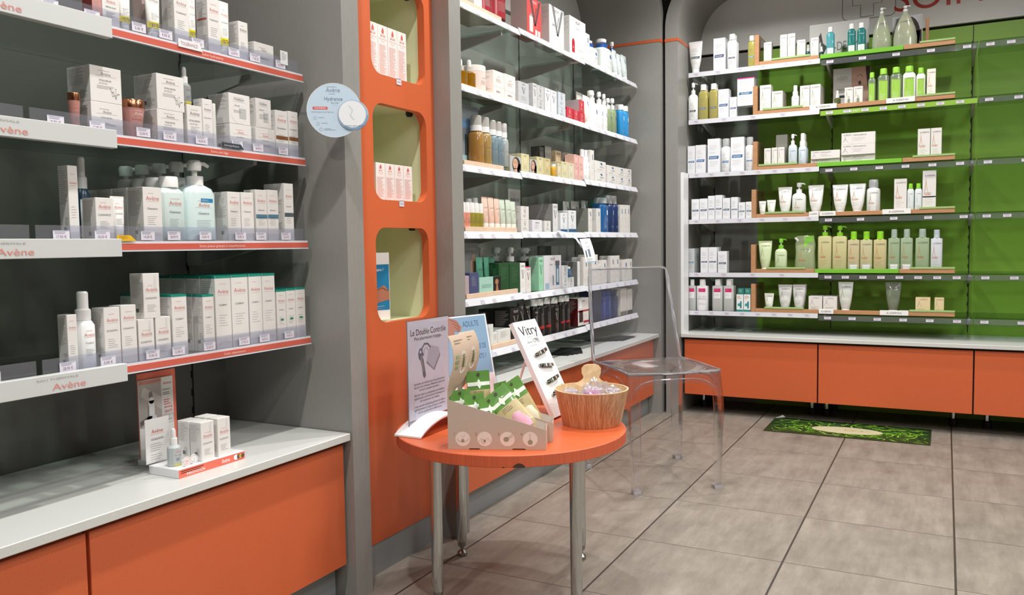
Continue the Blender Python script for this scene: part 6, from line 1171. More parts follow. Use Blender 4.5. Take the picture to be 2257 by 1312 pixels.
# ================================================================ round wobbler on the near bay's end
r = E('round_sign', (-1.37, 1.66, 1.3035)); tag(r, 'round pale blue sign hanging in front of grey panel beside niches', 'sign')
ang = math.atan2(-1.37, 1.66)
Rw = Matrix.Rotation(radians(37), 4, 'Z')
def wob(mb): mb.xf(Rw); return mb
mb = MB(); n = 48; R0 = .068; disc = [(R0 * cos(2 * pi * i / n), R0 * sin(2 * pi * i / n)) for i in range(n)]; PB = M('c8dcec', .35)
mb.prism(disc, PB, lambda a, b, t: (a, t, b), -.0008, .0008); F = Face(mb, lambda x, z, off: (x, -.0008 - off, z), .0003)
F.ring(0, 0, R0, .0012, M('eef2f5', .4), n=40)
g1 = M('8f9fae', .5); F.lines(-.018, .018, .0585, .001, 1, g1, .0008); F.text('Avène', -.002, .045, .0115, g1, maxw=.035); F.lines(-.012, .012, .041, .002, 1, g1, .0008); F.text('Hydrance', -.001, .024, .0095, M('6f8aa2', .5), maxw=.045); F.text('AQUA-GEL', .002, .0165, .0038, g1, maxw=.02)
for q in (-.003, .002, .007): F.disc(q, .0125, .0008, g1, 8)
F.rect(-.053, -.016, .0015, .0085, M('d9635c', .5)); F.text('NOUVEAU', -.0345, .003, .004, T_W, maxw=.03); F.text('VOTRE SOIN TOUT-EN-UN', -.03, -.0065, .0035, g1, maxw=.055)
for i, z in enumerate((-.02, -.034, -.048)): F.ring(-.048 + i * .007, z, .004, .0006, g1); F.lines(-.04 + i * .007, -.02 + i * .012, z + .002, .003, 1 + (i == 2), g1, .001)
wob(mb).build('disc', r)
mb = MB(); body(mb, [(-.0012, .038, .038), (0, .0385, .0385)], M('a9c2da', .3), 2, 40); mb.v = [(x + .047, -.0015 + z * .8 - .001, y - .012) for x, y, z in mb.v]
F = Face(mb, lambda x, z, off: (x, -.0040 - off, z), .0004); F.disc(.045, -.010, .034, M('eef1f4', .4), 32); F.stroke([(.038, .012), (.046, .0), (.04, -.014), (.05, -.024)], .0022, M('cfd9e2', .5), 2); F.ring(.047, -.012, .037, .003, M('7fa8cc', .4), 230, 360); F.text('hydrate apaise éblouit', .05, -.041, .0045, M('4f7fae', .5), maxw=.045, slant=.2)
wob(mb).build('jar_cutout', r)
mb = MB(); mb.box(-.085, -.06, .0, .0008, -.012, -.006, CLEAR); mb.v = [(a, b, c) for a, b, c in mb.v]; wob(mb).build('clear_stem', r)

# ================================================================ wobblers on the middle bay
mb = MB(); P = [(0, 0, 0), (.03, .03, -.008), (.06, .07, -.035), (.075, .10, -.075)]; wv = Vector((.0, .035, .0)); V = []
for i, p in enumerate(P): V += [p, (p[0] - .012, p[1] + .045, p[2] + .004)]
V2 = [(a, b, c - .0008) for a, b, c in V]; k = len(V); mb.add(V + V2, [(2 * i, 2 * i + 1, 2 * i + 3, 2 * i + 2) for i in range(3)] + [(k + 2 * i, k + 2 * i + 2, k + 2 * i + 3, k + 2 * i + 1) for i in range(3)] + [(2 * i, 2 * i + 2, k + 2 * i + 2, k + 2 * i) for i in range(3)] + [(2 * i + 1, k + 2 * i + 1, k + 2 * i + 3, 2 * i + 3) for i in range(3)] + [(0, k, k + 1, 1), (6, 7, k + 7, k + 6)], M('e6eaf2', .3))
rt = E('shelf_wobbler', (-1.508, 3.31, 1.013)); tag(rt, "small white card hanging off middle bay's fourth shelf on a curled strip", 'sign')
mb.build('curled_strip', rt)
mb = MB(); n = 8; rings = []
for i in range(n + 1):
    a = i / n; y = .045 + a * .155 * .0 ; x = .072 + .03 * sin(a * 1.3); z = -.035 - a * .105; rings.append([(x, .085, z), (x, .205, z + .004), (x - .001, .205, z + .004), (x - .001, .085, z)])
mb.loft(rings, M('eef1f5', .35)); F = Face(mb, lambda a, z, off: (.0735 + .03 * sin((-.035 - z) / .105 * 1.3) + off, a, z), .0006)
F.text('VICHY', .145, -.055, .008, T_G, maxw=.04); F.rect(.103, .113, -.115, -.085, M('4f5f74', .4), 1, 0, 1); F.rect(.135, .155, -.112, -.08, M('6f8298', .4)); F.lines(.125, .18, -.068, .005, 2, T_G, .001); F.lines(.1, .19, -.122, .006, 2, T_G, .001); F.rect(.09, .2, -.139, -.135, M('9fc4e4', .4))
mb.build('card', rt)

# dark leaflets lying on the middle worktop
def leaf(name, loc, rz, n, label):
    r_ = E(name, loc, rz); 
    for k in range(n):
        mb = MB(); a = .13; R_ = Matrix.Translation((k * .012 - .02, k * .022, k * .0013)) @ Matrix.Rotation(radians(-9 + k * 5), 4, 'Z')
        mb.rbox(-.05, .05, -.10, .10, .0002, .0012, M('26282a', .35), .0003); F = Face(mb, lambda x, y, off: (x, y, .0012 + off), .0002); F.lines(-.04, .045, .085, .028, 6, M('5f6164', .5), .005); F.rect(-.05, .05, .094, .099, M('d8d8d6', .4))
        mb.xf(R_); mb.build('leaflet', r_, smooth=False)
    return tag(r_, label, 'leaflets')
leaf('leaflet_fan', (-1.55, 3.50, .4502), radians(20), 4, 'fan of dark leaflets on the middle worktop, nearer the camera')
leaf('leaflet_fan', (-1.56, 4.05, .4502), radians(-12), 5, 'fan of dark striped leaflets on the middle worktop, near its far end')
# small loose tags on the near bay's rails
def rail_tag(name, y0, y1, z0, z1, col, txt, tc, lab, slope=.0, x=-1.5025):
    mb = MB(); w = y1 - y0; h = z1 - z0; mb.prism([(-w / 2, 0), (w / 2 + slope, 0), (w / 2, h), (-w / 2, h)], M(col, .45), lambda a, b, t: (t, a, b), -.0006, .0006)
    F = Face(mb, lambda a, z, off: (.0006 + off, a, z), .0002)
    if txt: F.text(txt, 0, h * .3, h * .42, M(tc, .5), maxw=w * .8)
    else: F.lines(-w * .35, w * .35, h * .85, h * .12, 5, M(tc, .5), h * .03)
    o = mb.build(name, smooth=False, loc=(x, (y0 + y1) / 2, z0)); return tag(o, lab, 'tag')
rail_tag('promotion_tag', 1.412, 1.470, 1.1962, 1.208, '3a4046', 'Anti-imperfections', 'c8ccd0', "small dark slanted tag clipped on near bay's second red rail", .01)
rail_tag('promotion_tag', 1.122, 1.154, .977, .989, 'e8b92c', '', '9a7a20', "small yellow slanted tag clipped on near bay's third red rail", .014)
rail_tag('torn_tag', 1.297, 1.356, 1.4062, 1.424, 'e9e9ea', 'TOLERANCE', 'b08c94', "crooked white paper tag stuck on near bay's top red rail", .008)
rail_tag('paper_tag', 1.620, 1.646, 1.428, 1.462, 'e6e8ea', '', '7a7c80', "small upright white card at right end of near bay's top shelf", 0, x=-1.5065)
# ================================================================ round table
TZ = .447; TC = (-1.068, 2.02)
r = E('round_table', (TC[0], TC[1], 0)); tag(r, 'low round orange table on chrome legs in front of the niche column', 'table')
mb = MB(); mb.lathe([(.318, TZ), (.32, TZ - .0015), (.32, TZ - .0285), (.318, TZ - .03)], ORANGE, n=96)
mb.m = [0] * len(mb.m); k = mb.mi(ORANGE_E)
for i, f in enumerate(mb.f):
    if len(f) == 4: mb.m[i] = k
a0 = math.atan2(1.756 - TC[1], -.909 - TC[0])
for (da, w_, h_, q0) in ((0, .016, .011, .0), (-.12, .004, .003, 0)):
    P = []
    for i in range(9):
        t = i / 8; a = a0 + (t - .5) * w_ * 2 / .32 + da; P.append((.3204 * cos(a), .3204 * sin(a), TZ - .03 + h_ * sin(pi * t) ** .6))
    mb.add(P + [(.3204 * cos(a0 + da + w_ / .32), .3204 * sin(a0 + da + w_ / .32), TZ - .03), (.3204 * cos(a0 + da - w_ / .32), .3204 * sin(a0 + da - w_ / .32), TZ - .03)], [tuple(range(11))], M('4a342c', .8))
mb.build('tabletop', r)
for (x, y) in ((-1.305, 2.132), (-.963, 2.264), (-1.173, 1.79), (-.831, 1.922)):
    mb = MB(); mb.lathe([(.0155, .045), (.0155, TZ - .030)], CHROME, n=28); mb.lathe([(.024, TZ - .036), (.024, TZ - .030)], CHROME, n=28)
    lg = mb.build('leg', r, loc=(x - TC[0], y - TC[1], 0))
    mb = MB(); mb.lathe([(.0145, 0), (.0155, .003), (.0155, .010), (.011, .015), (.006, .018), (.006, .026), (.012, .030), (.0135, .038), (.0135, .045)], STEEL, n=24); mb.build('levelling_foot', lg)

# ---- upright A4 sign in a curved white base
r = E('sign_holder', (-1.2575, 1.925, TZ)); tag(r, 'white A4 sign with padlock picture in curved base on orange table', 'sign')
mb = MB(); n = 16; rings = []
for i in range(n + 1):
    t = i / n; y = -.138 + .276 * t; z = .001 + .036 * sin(pi * t) ** .85; th = .0045; e = .0 if 0 < i < n else 0
    dz = .0045; rings.append([(-.0425, y, z), (.0425, y, z), (.0425, y, z + th), (-.0425, y, z + th)])
mb.loft(rings, PLW); mb.build('curved_base', r, ang=40)
mb = MB(); mb.box(-.0195, -.0165, -.105, .105, .014, .310, CLEAR); mb.box(-.019, -.0170, -.1048, -.1032, .014, .310, M('8f9096', .3)); mb.build('acrylic_sheet', r, smooth=False)
mb = MB(); mb.box(-.0182, -.0174, -.1025, .1035, .034, .306, M('d9d6da', .5)); F = Face(mb, lambda a, z, off: (-.01735 + off, a, z), .0002); k2 = M('6e6a72', .5); k3 = M('3a3638', .5)
F.text('Le Double Contrôle', 0, .266, .0165, k3, maxw=.178); F.text("Mon pharmacien s'engage...", .0, .252, .0095, k3, maxw=.142)
pl = M('b9b7bd', .4); pd = M('6c6b72', .4); F.poly([(-.012, .190), (.022, .164), (.056, .205), (.050, .222), (.012, .232), (-.005, .214)], pl, 1); F.poly([(.022, .164), (.056, .205), (.058, .199), (.026, .158), (-.014, .184), (-.012, .190)], M('8d8b92', .4), 1.2)
F.stroke([(.008, .226), (-.006, .238), (-.022, .239), (-.034, .229), (-.036, .216), (-.026, .208)], .005, pd, 2); F.stroke([(.0, .218), (-.012, .228), (-.024, .224), (-.024, .214)], .003, pl, 2.5)
F.disc(-.042, .212, .011, pd, 16, 3, .017); F.poly([(-.040, .20), (-.030, .20), (-.018, .150), (-.024, .143), (-.032, .150)], pd, 3.2); F.poly([(-.046, .205), (-.038, .21), (-.026, .165), (-.031, .160)], M('8b8a90', .3), 3.6); F.disc(-.043, .218, .004, M('e6e2ea', .5), 10, 4)
for i, (tx, z) in enumerate((('Spécialiste du médicament votre pharmacien', .128), ('sécurise votre traitement. Néanmoins parfois des', .119), ('erreurs peuvent survenir...', .110), ('Afin de réduire au maximum ces incidents,', .097), ("régulièrement le 2nd contrôle de l'ordonnance et", .088), ('du traitement est réalisé.', .079), ('Cette seconde vérification permet de réduire', .066), ("significativement le risque d'erreurs et améliore", .057), ('ainsi la qualité de la délivrance.', .048))): F.text(tx, .0, z, .0068, k2, maxw=.155)
F.ring(-.062, .045, .016, .0008, M('b9b5bc', .5), 20, 200); F.ring(-.064, .07, .018, .0008, M('b9b5bc', .5), 120, 260)
mb.build('paper', r, smooth=False)

# ---- blue poster in a clear stand behind it
PB_ = Vector((-1.24, 2.27, .4475)); PT_ = Vector((-1.30, 2.29, .742)); r = E('poster_stand', (PB_.x - .03, PB_.y - .1, TZ)); o = Vector(r.location); qd = Vector((-.24, -.97, 0)).normalized(); up_ = (PT_ - PB_); Hh = up_.length; up_.normalize(); nn = qd.cross(up_).normalized()
if nn.x < 0: nn = -nn
tag(r, 'sky blue poster in a clear tilted stand behind the padlock sign', 'poster')
def pq(a, z, off): v = PB_ - o + qd * (.105 - a) + up_ * z + nn * off; return tuple(v)
mb = MB(); mb.prism([(-.105, .0), (.11, .0), (.11, Hh), (-.105, Hh)], CLEAR, lambda a, b, t: pq(a, b, t), .0, .003); mb.prism([(-.105, .0), (.11, .0), (.11, .003), (-.105, .003)], CLEAR, lambda a, b, t: tuple(Vector(pq(a, 0, 0)) + Vector((nn.x, nn.y, 0)).normalized() * t + Vector((0, 0, b))), -.05, .0)
mb.build('acrylic_stand', r, smooth=False)
mb = MB(); mb.prism([(-.103, .012), (.102, .012), (.102, Hh - .004), (-.103, Hh - .004)], M('eef1f4', .45), lambda a, b, t: pq(a, b, t), .0032, .0040); F = Face(mb, lambda a, z, off: pq(a, z, .0040 + off), .0003)
F.rect(-.10, .096, .11, Hh - .008, M('86a9c6', .45)); F.rect(-.10, .096, .015, .11, M('e9dfe6', .45)); s_ = M('a9786a', .5); ik = M('3f5f86', .5)
F.poly([(-.10, .30), (-.06, .295), (-.03, .285), (-.012, .262), (-.02, .25), (-.045, .252), (-.05, .235), (-.07, .238), (-.075, .225), (-.10, .22)], s_, 2)
for q in range(4): F.stroke([(-.06 + q * .008, .29 - q * .012), (-.03 + q * .002, .276 - q * .01), (-.024, .262 - q * .006)], .0012, M('7c5046', .5), 3)
F.text('ADULTE', .028, .262, .017, ik, maxw=.07); F.text('A DE LA MÉMOIRE DE', .015, .19, .016, ik, maxw=.16, asp=.6); F.text('VOS ENFANTS ?', .02, .158, .016, ik, maxw=.14, asp=.7)
F.disc(-.02, .105, .03, M('e89a86', .5), 24, 2.5, .038); F.text('pas', -.005, .105, .008, M('c9564a', .5), maxw=.02); F.disc(.045, .09, .012, M('e6a49c', .5), 16, 2)
mb.build('poster', r, smooth=False)

# ---- two cardboard display boxes with header cards
CB = M('c4b2a3', .6); CBI = M('dcd2c8', .6); CBH = M('cbb6a2', .6)
U = Vector((.228, .096, 0)).normalized(); V_ = Vector((-.047, .152, 0)).normalized()
def displaybox(org, label, near):
    r = E('display_box', org, math.atan2(U.y, U.x)); tag(r, label, 'display box', 'cardboard display boxes')
    L_, w, h0, h1, t = .246, .0775, .126, .050, .0012; mb = MB()
    prof = [(0, 0), (L_, 0), (L_, h1), (0, h0)]
    notch = [(0, .0)] + [(.052, 0), (.054, .0025), (.078, .0025), (.082, 0), (.160, 0), (.164, .0025), (.192, .0025), (.196, 0)] + [(L_, 0), (L_, h1), (0, h0)]
    mb.prism(notch, CB, lambda a, b, q: (a, q, b), 0, t); mb.prism(prof, CB, lambda a, b, q: (a, q, b), w - t, w)
    mb.prism([(t, 0.001), (w - t, 0.001), (w - t, h0), (t, h0)], CB, lambda a, b, q: (q, a, b), 0, t); mb.prism([(t, 0.001), (w - t, 0.001), (w - t, h1), (t, h1)], CB, lambda a, b, q: (q, a, b), L_ - t, L_)
    mb.box(t, L_ - t, t, w - t, .003, .003 + t, CB)
    S = Face(mb, lambda a, z, off: (a, t + off, z), .0004)
    for (y_, sg) in ((t + .0004, 1), (w - t - .0004, -1)): mb.add([(t, y_, .005), (L_ - t, y_, .005), (L_ - t, y_, h1 - .001), (t, y_, h0 - .001)], [(0, 1, 2, 3)], CBI)
    mb.add([(L_ - t - .0004, t, .005), (L_ - t - .0004, w - t, .005), (L_ - t - .0004, w - t, h1 - .0005), (L_ - t - .0004, t, h1 - .0005)], [(0, 1, 2, 3)], CBI)
    if near:
        F = Face(mb, lambda a, z, off: (a, -off, z), .0003); wh = M('e9dfd6', .55); ln = M('8d8478', .55); gr = M('9b9a7c', .55)
        for i, cx in enumerate((.0375, .0925, .1495, .2065)):
            F.disc(cx, .0265, .0185, wh, 36, 1); F.text(str(i + 1), cx - .0215, .036, .0065, ln, al='c')
            if i == 0: F.ring(cx, .034, .016, .0006, ln, 200, 340, lv=2); F.disc(cx, .022, .0042, gr, 14, 2); F.stroke([(cx - .003, .036), (cx, .027), (cx + .005, .037)], .0005, ln, 2)
            if i == 1: F.ring(cx - .003, .02, .005, .0006, ln, lv=2); F.stroke([(cx - .015, .018), (cx - .009, .028), (cx, .024), (cx + .009, .029), (cx + .015, .02)], .0005, ln, 2); F.disc(cx, .0215, .003, ln, 10, 2)
            if i == 2: F.disc(cx - .003, .026, .007, gr, 16, 2, .006); [F.stroke([(cx - .004 + k * .003, .028), (cx + .006 + k * .002, .035 - k * .002), (cx + .015, .042 - k * .004)], .0005, ln, 2.5) for k in range(3)]
            if i == 3: F.disc(cx, .019, .0062, gr, 18, 2); F.stroke([(cx - .001, .025), (cx - .003, .04)], .0005, ln, 2); F.stroke([(cx + .001, .025), (cx + .001, .041)], .0005, ln, 2)
    else:
        F = Face(mb, lambda a, z, off: (L_ + off, a, z), .0003); F.lines(.015, .06, .035, .005, 3, M('8a6a62', .55), .001)
    mb.build('carton_tray', r, smooth=False)
    mb = MB(); n = 14; rings = []
    path = [(.001, .10), (.001, .127), (.006, .15), (.014, .175), (.022, .20), (.026, .225), (.024, .25), (.018, .272), (.012, .284)]
    wd = [1, 1, 1, 1, 1, 1, 1, .97, .9]
    for (u, z), k in zip(path, wd): c_ = w / 2; h_ = w / 2 * k; sh = .024 * min(1, max(0, (z - .127) / .04)); rings.append([(u - sh * .3, c_ - h_ + .0013, z), (u + sh, c_ + h_ - .0013, z), (u + sh - .0014, c_ + h_ - .0013, z + .0004), (u - sh * .3 - .0014, c_ - h_ + .0013, z + .0004)])
    mb.loft(rings, CBH)
    def hp(a, z, off):
        for (u0, z0), (u1, z1) in zip(path[:-1], path[1:]):
            if z0 <= z <= z1: return (u0 + (u1 - u0) * (z - z0) / (z1 - z0) + off + .024 * (1.3 * a / w - .3) * min(1, max(0, (z - .127) / .04)), a, z)
        return (path[-1][0] + off + .024 * (1.3 * a / w - .3), a, z)
    F = Face(mb, hp, .0006); F.lines(.014, .06, .272, .007, 2, M('8d7a6c', .55), .0022); F.disc(.046, .215, .017, M('f0ebe2', .55), 20, 1, .03)
    g_ = M('8fa878', .55); F.rect(.012, .026, .226, .234, g_, 1, 0, 1.5); F.rect(.010, .026, .212, .221, g_, 1, 0, 1.5); F.rect(.012, .024, .2, .207, g_, 1, 0, 1.5)
    for q in range(5): F.poly([(.046, .2 + q * .007), (.052, .206 + q * .007), (.046, .209 + q * .006)], M('4f6a3c', .55), 2); F.poly([(.046, .2 + q * .007), (.040, .206 + q * .006), (.046, .209 + q * .006)], M('5f7a48', .55), 2)
    F.stroke([(.02, .165), (.026, .16)], .001, M('6b5a4c', .55)); F.lines(.015, .03, .145, .01, 2, M('5c4c42', .55), .002)
    mb.build('header_card', r); return r
B1 = displaybox((-1.093, 1.728, TZ + .0002), 'nearer of two cardboard display boxes, numbered circles on its side', True)
o2 = Vector((-1.093, 1.728, TZ + .0002)) + V_ * .081 + U * .006
B2 = displaybox(tuple(o2), 'farther of two cardboard display boxes, right behind the numbered one', False)

def pouch(org_u, org_v, z, yaw, tilt, label, sponge='e6b0c4', w=.07, h=.128, roll=0, bend=.0, th=.022):
    """sponge pouch: kraft and clear bag with a green header"""
    r = bpy.data.objects.new('sponge_pouch', None); r.empty_display_size = .02; COL.objects.link(r)
    base = Vector((-1.093, 1.728, TZ)) + U * org_u + V_ * org_v; base.z = TZ + z
    ua = math.atan2(U.y, U.x)
    r.matrix_world = Matrix.Translation(base) @ Matrix.Rotation(ua + radians(yaw), 4, 'Z') @ Matrix.Rotation(radians(tilt), 4, 'X') @ Matrix.Rotation(radians(roll), 4, 'Y')
    KR = M('c2b284', .45, coat=.2); GR = M('5f9140', .35, coat=.3); W2 = w / 2
    def prf(z):
        t = z / h; return (th / 2) * max(.04, sin(pi * min(1, t * 1.25)) ** .7 if t < .8 else .04)
    rings = []; R = random.Random(int(z * 1e4) + int(org_u * 1e4))
    nz = 14
    for i in range(nz + 1):
        zz = h * i / nz; b = prf(zz) if i else .0008; c_ = bend * (zz / h) ** 2; ww = W2 * (1 if i > 1 else .9 if i else .6)
        rings.append([(x * (1 + R.uniform(-.015, .015)), y + c_ + (R.uniform(-.0012, .0012) if i < 10 else 0), zz) for x, y in sup(ww, b, 2.2, 20)])
    hz = .66 * h; k = int(nz * .66)
    mb = MB(); mb.loft(rings[:k + 1], KR, True, False)
    def fr(x, z, off):
        t = min(max(z / h * nz, 0), nz - .001); i = int(t); b = prf(z); return (x, -b * max(.0, 1 - min(1, abs(x / W2)) ** 2.2) ** (1 / 2.2) + bend * (z / h) ** 2 - off, z)
    mb.build('bag', r)
    mb = MB(); mb.loft(rings[k:], GR, False, True); F = Face(mb, fr, .0011)
    F.rect(-W2 * .97, W2 * .97, h * .72, h * .79, M('e6ece0', .45), 8); F.poly([(0, h * .66), (W2 * .25, h * .755), (0, h * .85), (-W2 * .25, h * .755)], M('e6ece0', .45), 1.6); F.lines(-W2 * .13, W2 * .13, h * .77, h * .014, 2, M('8fa080', .5), .001, 2)
    F.disc(0, h * .93, W2 * .14, M('4a4a3a', .5), 10, 1.5); mb.build('green_header', r)
    mb = MB(); body(mb, [(h * .06, W2 * .3, th * .2), (h * .1, W2 * .62, th * .44), (h * .25, W2 * .74, th * .60), (h * .42, W2 * .55, th * .58), (h * .45, W2 * .2, th * .5)], M(sponge, .8), 2, 20); mb.v = [(x + W2 * .12, y - .0006, z) for x, y, z in mb.v]
    mb.build('sponge_window', r)
    mb = MB(); F = Face(mb, fr, .0012); F.lines(-W2 * .5, W2 * .4, h * .62, h * .035, 3, M('9a8a68', .5), .0018, 3); mb.build('print', r, smooth=False)
    return tag(r, label, 'pouch', 'sponge pouches in the display boxes')
pouch(.034, .032, .016, 42, -9, 'green topped pouch at the back of the nearer cardboard box', 'd8cfae', w=.062, th=.016)
pouch(.072, .032, .006, 42, -10, 'green topped pouch, second from back in the nearer cardboard box', 'd8cfae', w=.062, th=.016)
pouch(.110, .032, .006, 42, -12, 'green topped pouch, third from back in the nearer cardboard box', 'd8cfae', w=.062, h=.118, th=.016)
pouch(.202, .030, .034, 0, -22, 'foremost sponge pouch with pink sponge leaning out of its box', 'e3aabf', w=.068, h=.145, roll=-42, th=.026)
pouch(.058, .113, .040, 30, -6, 'tall green topped pouch standing in the farther cardboard box', 'd8cfae', h=.14, w=.066, th=.018)
pouch(.118, .118, .030, 62, -5, 'green topped pouch seen edge on in the farther cardboard box', 'd8cfae', h=.12, w=.06, th=.016)
pouch(.205, .116, .028, 30, -10, 'pale pouch with curled edge leaning in the farther cardboard box', 'e6dcc0', h=.145, roll=-26, bend=.008, w=.06, th=.016)

# ---- leaning white board with nail clippers
r = E('clipper_display', (-.995, 2.225, TZ)); tag(r, 'leaning white board holding four nail clippers on the orange table', 'display board')
o = Vector(r.location); bb = Vector((-.992, 2.148, TZ + .0068)); upv = Vector((-.134, 0, .2725)); Lh = upv.length; upv.normalize(); nv = Vector((upv.z, 0, -upv.x)); BW = .152
def vb(a, z, off): return tuple(bb - o + Vector((0, a, 0)) + upv * z + nv * off)
mb = MB(); mb.prism([(0, 0), (BW, 0), (BW, Lh), (0, Lh)], PLW, vb, -.014, 0); F = Face(mb, vb, .0004)
F.text('Vitry', BW * .5, Lh - .046, .030, T_K, maxw=.115, asp=1.35); F.lines(BW * .35, BW * .6, Lh - .052, .004, 1, T_G, .0012); F.text('depuis', BW * .34, Lh - .072, .009, T_G, maxw=.04, slant=.3); F.text('1795', BW * .64, Lh - .074, .014, T_K, maxw=.05); F.lines(BW * .3, BW * .8, Lh - .08, .004, 1, T_G, .001)
mb.build('board', r, smooth=False)
mb = MB(); z1 = .75 * Lh; mb.prism([(.06, .004), (.09, .004), (.09, .006), (.06, .006)], PLW, lambda a, b, t: vb(a, b, t), -.10, -.014) if 0 else None
P0 = Vector(vb(.075, z1, -.014)); mb.tube([tuple(P0), (P0.x - .07, P0.y, .005)], .004, PLW, 8); mb.build('rear_strut', r)
for i, (z, c1) in enumerate(((Lh - .108, '9a8a86'), (Lh - .150, '6a6a6a'), (Lh - .196, '8a8684'), (Lh - .232, 'c07a4a'))):
    q = E('nail_clipper', tuple(Vector(vb(.082, z, .0)) + o)); s_ = 1; sl = (.12, -.12, .1, .2)[i]
    Rm = Matrix((( upv.x * 0 , 0, 0), (0, 0, 0), (0, 0, 0)))
    def cl(x, y, off, z=z, sl=sl): return tuple(Vector(vb(.082 + x, z + y + x * sl, off)) - Vector(vb(.082, z, 0)))
    mb = MB(); mb.prism([(-.042, -.003), (-.030, -.0055), (.036, -.0055), (.042, 0), (.036, .0055), (-.030, .0055), (-.042, .003)], CHROME, lambda a, b, t: cl(a, b, t), .001, .0045); mb.build('lower_lever', q, smooth=False)
    mb = MB(); mb.prism([(-.028, -.0045), (.040, -.0055), (.043, 0), (.040, .0055), (-.028, .0045)], CHROME, lambda a, b, t: cl(a, b, t), .0052, .0085); F = Face(mb, lambda a, b, off: cl(a, b, .0085 + off), .0003)
    R = random.Random(i)
    for k in range(5): x = -.024 + k * .013; F.poly([(x, -.004), (x + .007, -.0045), (x + .009, .003), (x + .002, .0045)], M([c1, 'e8e0e0', '3a3a3c', 'd0b0a8', '5a4a4a'][k % 5], .4))
    mb.build('patterned_lever', q, smooth=False)
    mb = MB(); mb.tube([cl(-.034, 0, .0), cl(-.034, 0, .0105)], .002, STEEL, 10); mb.build('pin', q)
    tag(q, 'patterned nail clipper on the leaning white board, %s from the top' % ['first', 'second', 'third', 'fourth'][i], 'nail clipper', 'nail clippers on the white board')

# ---- wooden tub
def wood_staves():
    m, nt, N, L, b = nodes('pale_wood_staves'); tc = N.new('ShaderNodeTexCoord'); sp = N.new('ShaderNodeSeparateXYZ'); L.new(tc.outputs['Object'], sp.inputs[0])
    at = N.new('ShaderNodeMath'); at.operation = 'ARCTAN2'; L.new(sp.outputs[1], at.inputs[0]); L.new(sp.outputs[0], at.inputs[1])
    ml = N.new('ShaderNodeMath'); ml.operation = 'MULTIPLY'; ml.inputs[1].default_value = 14 / (2 * pi); L.new(at.outputs[0], ml.inputs[0]); fl = N.new('ShaderNodeMath'); fl.operation = 'FLOOR'; L.new(ml.outputs[0], fl.inputs[0])
    wn = N.new('ShaderNodeTexWhiteNoise'); wn.noise_dimensions = '1D'; L.new(fl.outputs[0], wn.inputs['W'])
    cb = N.new('ShaderNodeCombineXYZ'); L.new(at.outputs[0], cb.inputs[0]); L.new(wn.outputs[0], cb.inputs[1]); L.new(sp.outputs[2], cb.inputs[2])
    mp = N.new('ShaderNodeMapping'); mp.inputs['Scale'].default_value = (11, 9, 6); L.new(cb.outputs[0], mp.inputs[0])
    nz = N.new('ShaderNodeTexNoise'); nz.inputs['Scale'].default_value = 1.3; nz.inputs['Detail'].default_value = 4; nz.inputs['Distortion'].default_value = 1.2; L.new(mp.outputs[0], nz.inputs['Vector'])
    sn = N.new('ShaderNodeMath'); sn.operation = 'MULTIPLY'; sn.inputs[1].default_value = 26; L.new(nz.outputs['Fac'], sn.inputs[0]); s2 = N.new('ShaderNodeMath'); s2.operation = 'SINE'; L.new(sn.outputs[0], s2.inputs[0])
    cr = N.new('ShaderNodeValToRGB'); cr.color_ramp.elements[0].color = (*lin('b98b64'), 1); cr.color_ramp.elements[1].color = (*lin('d8b592'), 1); cr.color_ramp.elements[0].position = 0; cr.color_ramp.elements[1].position = .45; L.new(s2.outputs[0], cr.inputs[0])
    c2 = N.new('ShaderNodeValToRGB'); c2.color_ramp.elements[0].color = (.84, .79, .74, 1); c2.color_ramp.elements[1].color = (1.12, 1.12, 1.1, 1); L.new(wn.outputs[0], c2.inputs[0])
    mx = N.new('ShaderNodeMixRGB'); mx.blend_type = 'MULTIPLY'; mx.inputs[0].default_value = 1; L.new(cr.outputs[0], mx.inputs[1]); L.new(c2.outputs[0], mx.inputs[2]); L.new(mx.outputs[0], b.inputs['Base Color']); b.inputs['Roughness'].default_value = .5
    return m
WS = wood_staves(); PALE = speckled('pale_pine', 'dcbd92', .5, .12, 12, 0, (8, 8, 1))
tc_ = (-.879, 2.153); r = E('wooden_tub', (*tc_, TZ + .0002)); tag(r, 'small wooden tub with raised paddle handle at right of table', 'tub')
n = 56; mb = MB(); mb.lathe([(.0814, .0), (.0830, .003), (.1045, .099)], WS, n=n, c1=False); mb.lathe([(.1045, .099), (.1048, .101), (.1000, .101), (.0998, .099)], PALE, n=n, c0=False, c1=False); mb.lathe([(.0998, .099), (.0800, .012)], PALE, n=n, c0=False, c1=True); mb.build('bowl', r)
d_ = Vector((-.378, .926, 0)); pd_ = Vector((.926, .378, 0)); mb = MB(); hpz = [(-.05, .06), (.05, .06), (.048, .098), (.030, .107), (.024, .113), (.0235, .119), (.028, .128), (.0285, .142), (.022, .150), (.012, .1535), (-.012, .1535), (-.022, .150), (-.0285, .142), (-.028, .128), (-.0235, .119), (-.024, .113), (-.030, .107), (-.048, .098)]
def hf(a, z, t): v = d_ * (.085 + t + (z - .06) * .20 - .9 * a * a * 3) + pd_ * a; return (v.x, v.y, z)
mb.prism(hpz, PALE, hf, .0, .006); F = Face(mb, lambda a, z, off: hf(a, z, -off), .0004); F.lines(-.010, .010, .147, .003, 2, T_K, .0009); 
for k in range(9): F.rect(-.010 + k * .0023, -.0088 + k * .0023, .128, .134, T_K)
F.lines(-.010, .012, .1405, .003, 2, T_K, .0008); mb.build('handle', r, smooth=False)
